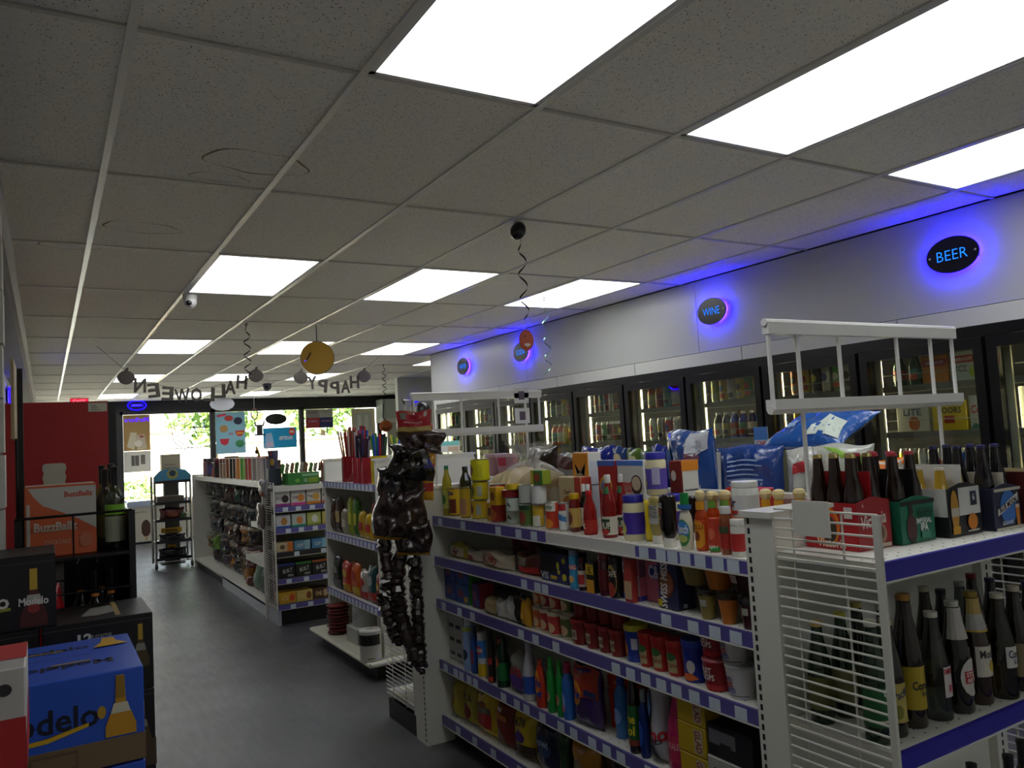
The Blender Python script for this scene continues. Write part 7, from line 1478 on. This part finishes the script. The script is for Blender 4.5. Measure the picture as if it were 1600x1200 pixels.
P('notice_card', 'card', 'turquoise and white notice on the last glass door', 'box', 4.256, 8.66, 1.44, .5, .14, .006, -pi / 2, ('#d8d8d4', '#d8d8d4', '#d8d8d4'), fr(('rect', 'band', -1, 1, .6, 1, '#5ac0bc'), ('rect', 'print', -.2, .9, .1, .5, '#c8a890')))

# ------------------------------------------------------------------ left side: stacked beer cases, wire rack, red cooler
def case(label, x0, x1, y0, y1, z0, z1, c, dec, tray=None, trayh=.07):
    o = thing('beer_case', label, 'case', ((x0 + x1) / 2, (y0 + y1) / 2, z0))
    w, d, h = x1 - x0, y1 - y0, z1 - z0
    for nm, me, m in make('box', w, h, d, (c, c, c), ()):
        link('carton', me, m, o)
    if tray:
        part('tray', MB().box((-w / 2 - .002, -d / 2 - .002, 0), (w / 2 + .002, -d / 2, trayh)).box((w / 2, -d / 2, 0), (w / 2 + .002, d / 2 + .002, trayh)).box((-w / 2 - .002, -d / 2, 0), (-w / 2, d / 2 + .002, trayh)), mat(tray, .7), o)
    def F(u, v, off=0): return (u * w / 2, -d / 2 - off - (.002 if v * h < trayh and tray else 0), v * h)
    F.size = (w / 2, h)
    def Tt(u, v, off=0): return (u * w / 2, -d / 2 + v * d, h + off)
    Tt.size = (w / 2, d)
    def R(u, v, off=0): return (w / 2 + off, u * d / 2, v * h)
    R.size = (d / 2, h)
    for fc, fn in (('f', F), ('t', Tt), ('r', R)):
        ps = []
        decor(ps, fn, [q[1:] for q in dec if q[0] == fc])
        for nm, me, m in ps:
            link(nm, me, m, o)
def botpic(u, v0, sc, c1, c2, lab):
    """a printed bottle: base, shoulder, neck, label"""
    return (('poly', 'bottle_print', ((u - .2 * sc, v0), (u - .2 * sc, v0 + .12 * sc), (u - .15 * sc, v0 + .24 * sc), (u - .07 * sc, v0 + .38 * sc), (u - .055 * sc, v0 + .72 * sc), (u + .055 * sc, v0 + .72 * sc), (u + .07 * sc, v0 + .38 * sc), (u + .15 * sc, v0 + .24 * sc), (u + .2 * sc, v0 + .12 * sc), (u + .2 * sc, v0)), c1), ('poly', 'bottle_label', ((u - .13 * sc, v0 + .27 * sc), (u - .09 * sc, v0 + .39 * sc), (u + .09 * sc, v0 + .39 * sc), (u + .13 * sc, v0 + .27 * sc)), lab), ('rect', 'bottle_neck', u - .055 * sc, u + .055 * sc, v0 + .45 * sc, v0 + .71 * sc, c2))
def F_(*d): return tuple(('f',) + q for q in d)
def T_(*d): return tuple(('t',) + q for q in d)
BLU = '#2450b8'
bl = F_(T('Modelo', -.14, .58, .062, '#0e1226', .25, .02), ('poly', 'ribbon', ((-.85, .38), (-.85, .34), (-.1, .37), (.35, .46), (.35, .5), (-.1, .42)), '#c8a01c'), ('oval', 'lion', .5, .58, .05, .07, '#a8862a'), *botpic(.72, .3, .9, '#b8861c', '#8a6a1c', '#c8c0a8'), ('rect', 'barcode_frame', -.3, .22, .06, .24, '#5a4a36'), ('rect', 'barcode_frame', -.28, .2, .08, .22, '#6f5a40'), T('lo', -.62, .14, .03, '#4a3a28', .05)) + T_(('text', 'Modelo', -.1, .78, .05, '#0e1226', .22, .02, 0, 0), ('text', 'Modelo', .15, .3, .05, '#0e1226', .22, .02, 0, pi), ('rect', 'gold_line', -.4, .1, .72, .74, '#b8962a'), ('rect', 'gold_line', -.05, .42, .35, .37, '#b8962a'), ('rect', 'fold_line', -1, 1, .52, .526, '#16327a'), ('poly', 'bottle_print', ((.48, .66), (.6, .8), (.62, .92), (.78, .92), (.8, .8), (.94, .68)), '#c89a1c'))
LYR = (1.03, .785, .54, .295, .05)
for k in range(4):
    z1 = LYR[k] - .0015
    case('blue beer case with dark lettering and a bottle print, %s of the front stack' % ('topmost', 'second', 'third', 'lowest')[k], -.19, .222, 2.42, 2.9, LYR[k + 1], z1 - (.006 if k else 0), BLU, bl if k == 0 else tuple(q for q in bl if q[0] != 't'), '#6f5a40', .068)
BK = '#100e0e'
ng = F_(T('Modelo', -.3, .42, .05, '#c8c4bc', .2, .02), ('poly', 'ribbon', ((-.8, .28), (.28, .33), (.28, .29), (-.8, .24)), '#8a8a2a'), *botpic(.64, .04, 1.1, '#4a1a14', '#b8962a', '#a8a49a'), T('Modelo', .64, .38, .026, '#d8d4cc', .085, .02), ('rect', 'edge_line', -1, 1, .9, .905, '#5a4a34'), ('oval', 'red_disc', .64, .28, .1, .06, '#8a2a24')) + T_(('rect', 'sheen_band', -1, 1, .06, .09, '#6a5a4a'), ('rect', 'stripe', -.7, -.66, .0, 1, '#6a665c'), ('rect', 'stripe', -.62, -.6, .0, 1, '#6a665c'))
ng12 = F_(T('12', -.25, .78, .035, '#c8c8c4', .045, .04), T('FL OZ BOTTLES', .05, .79, .012, '#a8a8a4', .06), *botpic(.76, .3, .8, '#4a3a1c', '#a8862a', '#8a8478'), ('rect', 'edge_line', -1, 1, .93, .936, '#5a5448')) + T_(('poly', 'print', ((-.3, .3), (-.1, .7), (.3, .75), (.35, .35), (.0, .25)), '#8a8880'), ('rect', 'print', .32, .42, .1, .9, '#9a8448'), ('rect', 'stripe', -.95, -.9, 0, 1, '#6a665c'), ('rect', 'stripe', -.8, -.77, 0, 1, '#6a665c'))
for k in range(4):
    case('black twelve-bottle beer case, %s of the stack beside the aisle behind the blue cases' % ('topmost', 'second', 'third', 'lowest')[k], -.02, .318, 3.1, 3.46, 1.05 - .2625 * (k + 1), 1.05 - .2625 * k - .0015, BK, ng12 if k == 0 else tuple(q for q in ng12 if q[0] != 't'), '#4a3a28' if k else None, .09)
for k in range(4):
    case('black twelve-bottle beer case, %s of the stack by the left wall' % ('second', 'third', 'fourth', 'lowest')[k], -.338, -.028, 3.1, 3.46, 1.05 - .2625 * (k + 1), 1.05 - .2625 * k - .0015, BK, tuple(q for q in ng12 if q[0] != 't'), '#4a3a28', .09)
case('black beer case with a large printed bottle, standing on the black cases', -.335, .024, 3.1, 3.42, 1.05, 1.292, BK, ng)
rw = F_(('rect', 'red_panel', -1, 1, 0, .52, '#a81c24'), T('7', .1, .93, .016, '#3a3a3a', .01), ('oval', 'emblem', .45, .8, .2, .06, '#26262a')) + T_(('rect', 'red_top', -1, 1, .35, 1, '#b02a2c'),)
o = P('beer_case', 'case', 'white and red carton close by the left wall, standing before the blue cases', 'box', -.105, 1.98, 1.0, .13, .2, .24, 0, ('#b8b4b0', '#c8c4be', '#a8a49e'), rw + (('r', 'poly', 'red_slope', ((-1, 0), (1, 0), (1, .6), (-1, .3)), '#b8242a'),))
for k in range(4):
    P('beer_case', 'case', 'plain brown carton under the white and red one, %s down' % ORD[k], 'box', -.115, 1.98, .75 - .25 * k, .14, .249, .24, 0, ('#6f5a40', '#6f5a40', '#6f5a40'), ())
# black wire rack
o = thing('wire_rack', 'black wire merchandiser rack behind the stacked black beer cases', 'rack', (0, 0, 0))
BW = mat('#0c0c0d', .35)
for x in (-.095, .3):
    for y in (3.6, 4.1):
        part('post', MB().box((x - .012, y - .012, 0), (x + .012, y + .012, 1.385 if y < 4 or x > 0 else 2.02)), BW, o)
part('side_panel', boxmb((.288, 3.6, .75), (.3, 4.1, 1.38)), BW, o)
part('back_panel', boxmb((-.09, 4.09, .36), (.288, 4.1, 1.2)), BW, o)
for z in (1.22, .74, .35):
    part('shelf', boxmb((-.095, 3.6, z - .012), (.29, 4.1, z)), BW, o)
part('guard_rail', MB().tube([(-.105, 3.605 - .03, 1.385), (.3, 3.585, 1.385)], .006).tube([(.09, 3.585, 1.22), (.09, 3.585, 1.385)], .004), BW, o)
for k in range(5):
    part('wire', MB().tube([(-.105, 3.605 - .03, .8 + k * .07), (.3, 3.585, .8 + k * .07)], .003, 5), BW, o)
for x in (-.05, .1, .17):
    part('strut', MB().tube([(x, 3.6, 1.19), (x + .03, 3.95, 1.195)], .003, 5), mat('#8a8a8a', .3, .8), o)
part('sign_board', boxmb((-.117, 3.7, 1.7), (-.105, 4.1, 2.02)), mat('#a8966e', .6), o)
part('sign_post', MB().tube([(-.1, 3.75, 1.22), (-.1, 3.75, 1.7)], .006, 6), BW, o)
P('drink_carton', 'carton', 'orange and white drinks carton on the top shelf of the black rack', 'box', .05, 3.76, 1.2208, .25, .283, .2, 0, ('#c25a30', '#b8b8b0', '#b8b4aa'),
  fr(('poly', 'white_field', ((-.9, .97), (1, .97), (1, .35), (.5, .5), (0, .62), (-.5, .72), (-.75, .85)), '#b8b6ac'), T('BuzzBallz', .5, .86, .022, '#b83a24', .1, .03), T('BuzzBallz', -.15, .42, .035, '#c8c0b0', .15, .03), T('COCKTAILS', -.1, .2, .016, '#c89a80', .09), ('rect', 'panel', -.95, -.85, .1, .75, '#b8b0a4'), ('rect', 'panel', -.95, -.4, .02, .1, '#a8a49c'), ('oval', 'badge', .7, .2, .2, .1, '#b86a4a')))
for k, (x, y, h, b, c, l, lab) in enumerate(((.216, 3.8, .335, 'g:#3a2a10', '#141210', '#6a5a2a', 'brown glass bottle with a black cap beside the orange carton'), (.246, 3.7, .345, 't:#a8b49a', '#141414', '', 'clear bottle with a lime green band and black cap, at the rack corner'), (.216, 3.99, .35, 'g:#8a6a14', '#16130c', '#c8901c', 'yellow-labelled bottle with a black cap, behind the brown one'), (.246, 3.9, .355, 'g:#6a5a20', '#1a160e', '#c8a030', 'amber bottle with a black cap in the rear row'))):
    P('liquor_bottle', 'bottle', lab, 'wine', x, y, 1.2208, .072, h, None, 0, (b, c, l), (('rect', 'lime_band', -1.2, 1.2, .42, .54, '#7ab82a'), ('rect', 'label_panel', -1.2, 1.2, .1, .4, '#a8ac94')) if k == 1 else ())
for k, (x, y) in enumerate(((.165, 3.66), (.225, 3.68), (.12, 3.8), (.2, 3.85))):
    P('wine_bottle', 'bottle', 'black wine bottle with an orange neck band in the black rack, %s from the front' % ORD[k], 'wine', x, y, .7408, .07, .41, None, 0, ('g:#08080a', '#0c0c0e', '#0e0e10'), (('rect', 'neck_band', -1.2, 1.2, .745, .775, '#b8742a'), ('rect', 'label_panel', -.5, .5, .2, .42, '#b8621c' if k < 2 else '#2a2622')), 'wine bottles in the black rack')
P('snack_bag', 'bag', 'shiny red and gold snack bag leaning in the black rack', 'bag', .03, 3.68, .7408, .17, .36, .06, (0, -.2, 0), ('#a81c24',), (('poly', 'flash', ((.2, .1), (.7, .1), (.5, .6), (.35, .6)), '#c8a878'),))
P('paper_stack', 'carton', 'white lined carton in the black rack beside the red bag', 'box', -.02, 3.9, .7408, .16, .43, .1, 0, ('#8f8d88', '#8f8d88', '#8f8d88'), fr(*[('rect', 'line', -1, 1, .3 + .13 * q, .32 + .13 * q, '#26262a') for q in range(5)]))
# red drinks cooler seen from its side
o = thing('drink_cooler', 'tall red drinks cooler with a white bottle shape on its side, black front frame', 'cooler', (0, 0, 0))
part('side_panel', boxmb((-.335, 5.6, .1), (.345, 5.612, 1.965)), mat('#8e1210', .42), o)
part('body', boxmb((-.335, 5.612, .1), (.345, 6.35, 1.96)), mat('#8e1210', .42), o)
part('front_frame', MB().box((.345, 5.6, .1), (.39, 5.66, 1.94)).box((.345, 6.29, .1), (.39, 6.35, 1.94)).box((.345, 5.66, 1.8), (.39, 6.29, 1.94)).box((.345, 5.66, .1), (.39, 6.29, .25)), BLACK, o)
part('plinth', boxmb((-.32, 5.62, 0), (.37, 6.33, .1)), BLACK, o)
part('pane', boxmb((.36, 5.66, .25), (.366, 6.29, 1.8)), CGL, o)
part('sticker', boxmb((.235, 5.597, 1.9), (.365 - .025, 5.6, 1.955)), mat('#a8a690', .6), o)
for k in range(3):
    part('print_line', boxmb((.25, 5.596, 1.91 + .013 * k), (.3 - .01 * k, 5.597, 1.914 + .013 * k)), mat('#5a5a50', .6), o)
sh = [(-.058, -.4), (.058, -.4), (.058, .05), (.064, .07), (.056, .1), (.064, .12), (.062, .15), (.045, .158), (-.045, .158), (-.062, .15), (-.064, .12), (-.056, .1), (-.064, .07), (-.058, .05)]
part('bottle_shape', MB().prism(sh, 5.597, 5.6, 0, Matrix.Translation((.045, 0, 1.43))), mat('#a3a08e', .6), o)
o = thing('led_sign', 'blue lamp on the left wall beyond the red cooler', 'sign', (-.325, 9.6, 2.3), pi / 2)
part('backing', MB().ell((0, 0, 0), (.18, .014, .1), 24, 6), BLACK, o, 1.0)
part('glow_ring', ring(MB(), .17, .09, .01, 28, -.02), emis(BLUE, 9), o)

# ------------------------------------------------------------------ decorations and cameras under the ceiling
def ribbon(mb, x, y, z0, z1, r, turns, w=.011, ph=0, drift=0):
    n = int(turns * 14)
    pts = []
    for i in range(n + 1):
        t = i / n
        a = 2 * pi * turns * t + ph
        q = r * min(1, t * 5)
        pts.append((Vector((x + q * cos(a) + drift * t, y + q * sin(a), z0 + (z1 - z0) * t)), Vector((cos(a) * .3, sin(a) * .3, 1)).normalized() * w / 2))
    vs = []
    for p, u in pts:
        vs += [p - u, p + u]
    mb.add(vs, [(2 * i, 2 * i + 1, 2 * i + 3, 2 * i + 2) for i in range(n)])
    return mb
FOIL = mat('#121214', .18, .6)
o = thing('balloon', 'small black balloon at the ceiling with a curled ribbon and an orange pumpkin below', 'balloon', (2.129, 3.385, CH))
part('balloon', MB().ell((.01, 0, -.045), (.04, .04, .05), 14, 10, 0, Matrix.Rotation(.5, 4, 'Y')), mat('#0a0a0b', .25), o, 1.5)
part('curled_ribbon', ribbon(MB(), 0, 0, -.09, -.5, .022, 3.2), FOIL, o)
part('thread', MB().tube([(.0, 0, -.49), (.0, 0, -.565)], .0015, 4), mat('#c8c8c8', .4), o)
pk = part('pumpkin_disc', MB().ell((0, 0, -.615), (.045, .008, .055), 20, 8), mat('#b8502a', .5), o, 1.5)
part('pumpkin_face', MB().prism([(-.02, -.64), (0, -.65), (.02, -.64), (.012, -.632), (-.012, -.632)], -.0105, -.009), mat('#d8c8b8', .5), pk)
part('pumpkin_face', MB().prism([(-.02, -.6), (-.008, -.6), (-.014, -.588)], -.0105, -.0088), mat('#3a2414', .5), pk)
SIL = mat('#8ab0a0', .15, .8)
for k, (x, y, z1, m, lab) in enumerate(((3.478, 5.227, 2.06, SIL, 'silver-green curled streamer hanging before the soffit'), (1.508, 6.928, 2.17, FOIL, 'dark curled streamer hanging between two light panels'), (4.089, 10.3, 2.28, FOIL, 'thin curled streamer hanging near the till'))):
    o = thing('streamer', lab, 'streamer', (x, y, CH))
    part('curled_ribbon', ribbon(MB(), 0, 0, -.02, z1 - CH, .028, 4.5, .012, k), m, o)
    part('hanger', MB().tube([(0, 0, 0), (0, 0, -.03)], .004), FOIL, o)
    part('hook', MB().tube([(.014 * cos(q), 0, -.012 + .012 * sin(q)) for q in [i * pi / 5 for i in range(9)]], .003, 5), FOIL, o)
o = thing('moon_sign', 'hanging yellow disc with a black rim, on a string from the ceiling', 'sign', (2.12, 6.93, 2.4))
Mr = Matrix.Rotation(-.25, 4, 'Z') @ Matrix.Rotation(pi / 2, 4, 'X')
part('disc', MB().lathe([(0, 0), (.142, 0), (.145, .004), (.145, .02), (0, .02)], 36, 0, Mr), mat('#b88c12', .5), o, .6)
part('rim', MB().lathe([(.1445, -.042), (.15, -.042), (.15, .012), (.1445, .012)], 36, 0, Mr, close=False), mat('#151312', .4), o, .6)
part('back_disc', MB().lathe([(0, -.042), (.145, -.042), (.145, -.04), (0, -.04)], 36, 0, Mr), mat('#151312', .4), o, .6)
part('string', MB().tube([(0, .0, .148), (0, 0, .299)], .004), BLACK, o)
part('hand', MB().tube([(-.1, -.02, -.02), (-.065, -.022, .045)], .006), BLACK, o)
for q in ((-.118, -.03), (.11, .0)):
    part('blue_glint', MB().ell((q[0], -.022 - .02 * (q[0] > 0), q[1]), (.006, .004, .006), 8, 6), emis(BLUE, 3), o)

o = thing('banner', 'string of dark cut-out letters reading HAPPY HALLOWEEN, seen from behind', 'banner', (0, 8.6, 0))
CUT = mat('#4a443e', .7)
BAN = ['pumpkin', 'N', 'E', 'E', 'W', 'O', 'L', 'L', 'A', 'H', 'pumpkin', 'ghost', 'Y', 'P', 'P', 'A', 'H', 'pumpkin']
BANP = [(0.697, 2.390), (0.822, 2.311), (0.944, 2.258), (1.074, 2.223), (1.212, 2.200), (1.348, 2.204), (1.473, 2.208), (1.582, 2.239), (1.687, 2.278), (1.806, 2.331), (1.954, 2.398), (2.437, 2.373), (2.563, 2.314), (2.678, 2.277), (2.817, 2.253), (2.945, 2.265), (3.053, 2.315), (3.171, 2.380)]
prev = None
line = []
for ch, (x, z) in zip(BAN, BANP):
    if len(ch) == 1:
        vs, fs = text_flat(ch, .145, .03, .03 if ch == 'I' else (.15 if ch == 'W' else .11))
        tl = rnd.uniform(-.12, .12)
        n = len(vs)
        v3 = [(x - a * cos(tl) + b * sin(tl), 0, z + a * sin(tl) + b * cos(tl)) for a, b in vs]
        mb = MB().add(v3 + [(p[0], .008, p[2]) for p in v3], [f for f in fs] + [tuple(n + i for i in f)[::-1] for f in fs])
        ec_ = {}
        for f in fs:
            for i in range(len(f)):
                e = (f[i], f[(i + 1) % len(f)])
                ec_[e] = ec_.get(e, 0) + 1
        for a, b in list(ec_):
            if (b, a) not in ec_:
                mb.f.append((b, a, a + n, b + n)); mb.mi.append(0)
        part('letter', mb, CUT, o)
    else:
        mb = MB()
        nn = 18
        pl = [(x + .075 * cos(2 * pi * i / nn) * (1 + .08 * cos(4 * pi * i / nn)), z + .07 * sin(2 * pi * i / nn)) for i in range(nn)]
        mb.prism(pl, 0, .008)
        mb.prism([(x - .015, z + .06), (x + .015, z + .06), (x + .025, z + .1), (x, z + .095)], .0, .008)
        part('cut_out', mb, CUT, o)
    line.append((x, .004, z + .07))
part('string', MB().tube([(line[0][0] - .25, .004, CH)] + line + [(line[-1][0] + .3, .004, CH)], .0025, 4), mat('#5a5650', .6), o)
for k, (x, y, r, col, lab) in enumerate(((.878, 5.75, .045, '#c8c8c4', 'white dome camera on the ceiling beside the first light panel'), (3.215, 13.38, .07, '#6a6a68', 'grey dome camera on the ceiling near the front windows'))):
    o = thing('security_camera', lab, 'camera', (x, y, CH))
    part('mount', MB().lathe([(r * 1.05, -.0), (r * 1.05, -.025), (r * .95, -.035)], 20, 0, Matrix.Scale(1, 4)), mat(col, .35), o, .5)
    part('dome', MB().ell((0, 0, -.045), (r, r, r * 1.1), 18, 12), mat(col, .3), o, 1.5)
    part('lens', MB().ell((-.3 * r, -.75 * r, -.06), (r * .45, r * .4, r * .4), 12, 8), mat('#101012', .15), o, 1.5)
o = thing('wall_box', 'pale plastic machine housing on the wall right of the front windows', 'box', (6.72, 16.9, 2.1))
part('housing', boxmb((-.12, -.1, 0), (.42, .29, .5)), mat('#b8c0b8', .3), o)
part('tray', boxmb((-.14, -.14, -.03), (.44, .29, .06)), mat('#d0d0c4', .3), o)
part('cable', MB().tube([(-.1, -.12, .4), (-.13, -.13, .1), (-.05, -.15, -.08), (.05, -.14, -.1)], .012), BLACK, o)
o = thing('paper_pumpkin', 'orange paper pumpkin face hanging on the wall under the pale machine', 'decoration', (6.62, 16.7, 1.98))
part('pumpkin', MB().ell((0, 0, 0), (.16, .03, .13), 20, 8), mat('#a8582a', .6), o, 1.5)
part('grin', MB().prism([(-.1, -.02), (0, -.05), (.1, -.02), (.08, -.06), (0, -.09), (-.08, -.06)], -.034, -.026), mat('#5a2a14', .6), o)
part('thread', MB().tube([(0, 0, .12), (0, .0, .72)], .003), BLACK, o)
o = thing('lantern_cutout', 'dark paper lantern cut-out hanging before the middle window', 'decoration', (3.58, 15.6, 2.0))
part('lantern', MB().prism([(-.1, -.12), (.1, -.12), (.1, -.09), (.055, -.09), (.055, .06), (.085, .06), (.1, .16), (.08, .16), (.06, .09), (-.06, .09), (-.08, .16), (-.1, .16), (-.085, .06), (-.055, .06), (-.055, -.09), (-.1, -.09)], 0, .01), mat('#3a3634', .7), o)
part('loop', MB().tube([(-.09 + .06 * cos(q), .005, .3 + .1 * sin(q)) for q in [i * pi / 8 for i in range(17)]], .012, 6), mat('#5a2c20', .6), o)
part('thread', MB().tube([(-.09, .005, .4), (-.09, .005, .7)], .004), mat('#8a8680', .6), o)
part('arm', MB().tube([(-.09, .005, .2), (-.1, .005, .16)], .006), mat('#3a3634', .7), o)

# ------------------------------------------------------------------ cashier at the till
def skin_body(name, verts, edges, radii, m, parent, root=0, sub=2):
    me = bpy.data.meshes.new(name)
    me.from_pydata(verts, edges, [])
    o = link(name, me, m, parent)
    sk = o.modifiers.new('skin', 'SKIN')
    sk.use_smooth_shade = True
    for v, r in zip(me.skin_vertices[0].data, radii):
        v.radius = r if isinstance(r, tuple) else (r, r)
        v.use_root = False
    me.skin_vertices[0].data[root].use_root = True
    sb = o.modifiers.new('smooth', 'SUBSURF')
    sb.levels = sb.render_levels = sub
    return o
pr = thing('person', 'person with black hair in a red top, back turned, at the till beyond the shelves', 'person', (4.43, 9.8, .38), 2.75)
V = [(0, 0, .92), (0, 0, 1.08), (0, 0, 1.3), (0, -.01, 1.42), (0, -.02, 1.5),
     (.17, 0, 1.36), (.23, .02, 1.1), (.2, -.16, .92), (.15, -.3, .98), (-.17, 0, 1.36), (-.23, .02, 1.1), (-.2, -.16, .92), (-.15, -.3, .98),
     (.09, 0, .86), (.1, -.01, .48), (.1, .03, .08), (.1, -.1, .03), (-.09, 0, .86), (-.1, -.01, .48), (-.1, .03, .08), (-.1, -.1, .03)]
E_ = [(0, 1), (1, 2), (2, 3), (3, 4), (3, 5), (5, 6), (6, 7), (7, 8), (3, 9), (9, 10), (10, 11), (11, 12), (0, 13), (13, 14), (14, 15), (15, 16), (0, 17), (17, 18), (18, 19), (19, 20)]
RD = [(.15, .11), (.14, .1), (.16, .11), (.09, .08), .055, .065, .05, .04, .03, .065, .05, .04, .03, .09, .06, .045, .035, .09, .06, .045, .035]
skin_body('body', V, E_, RD, mat('#8a1a20', .7), pr)
hd = part('head', MB().ell((0, -.02, 1.6), (.075, .092, .115), 20, 14), mat('#9a6a4e', .5), pr, 2)
part('nose', MB().ell((0, -.115, 1.59), (.014, .02, .02), 8, 6), mat('#9a6a4e', .5), hd, 2)
for s in (-1, 1):
    part('eye', MB().ell((s * .03, -.1, 1.61), (.012, .008, .008), 8, 6), mat('#1a1410', .2), hd, 2)
    part('ear', MB().ell((s * .076, -.01, 1.595), (.012, .022, .032), 8, 6), mat('#9a6a4e', .5), hd, 2)
part('mouth', MB().ell((0, -.105, 1.54), (.024, .008, .007), 8, 6), mat('#7a3a34', .5), hd, 2)
part('hair', MB().ell((0, .015, 1.63), (.1, .11, .115), 20, 12).ell((0, .05, 1.54), (.095, .07, .13), 16, 10), mat('#0c0908', .35), pr, 2)
for s in (-1, 1):
    for q in range(4):
        x = s * (.15 + (q - 1.5) * .014)
        part('finger', MB().tube([(x, -.32, .985), (x, -.36, .985 - .004 * q), (x, -.385, .97 - .004 * q)], [.009, .008, .006], 6), mat('#9a6a4e', .5), pr)
    part('thumb', MB().tube([(s * .115, -.3, .98), (s * .095, -.33, .975), (s * .09, -.35, .965)], [.01, .009, .007], 6), mat('#9a6a4e', .5), pr)
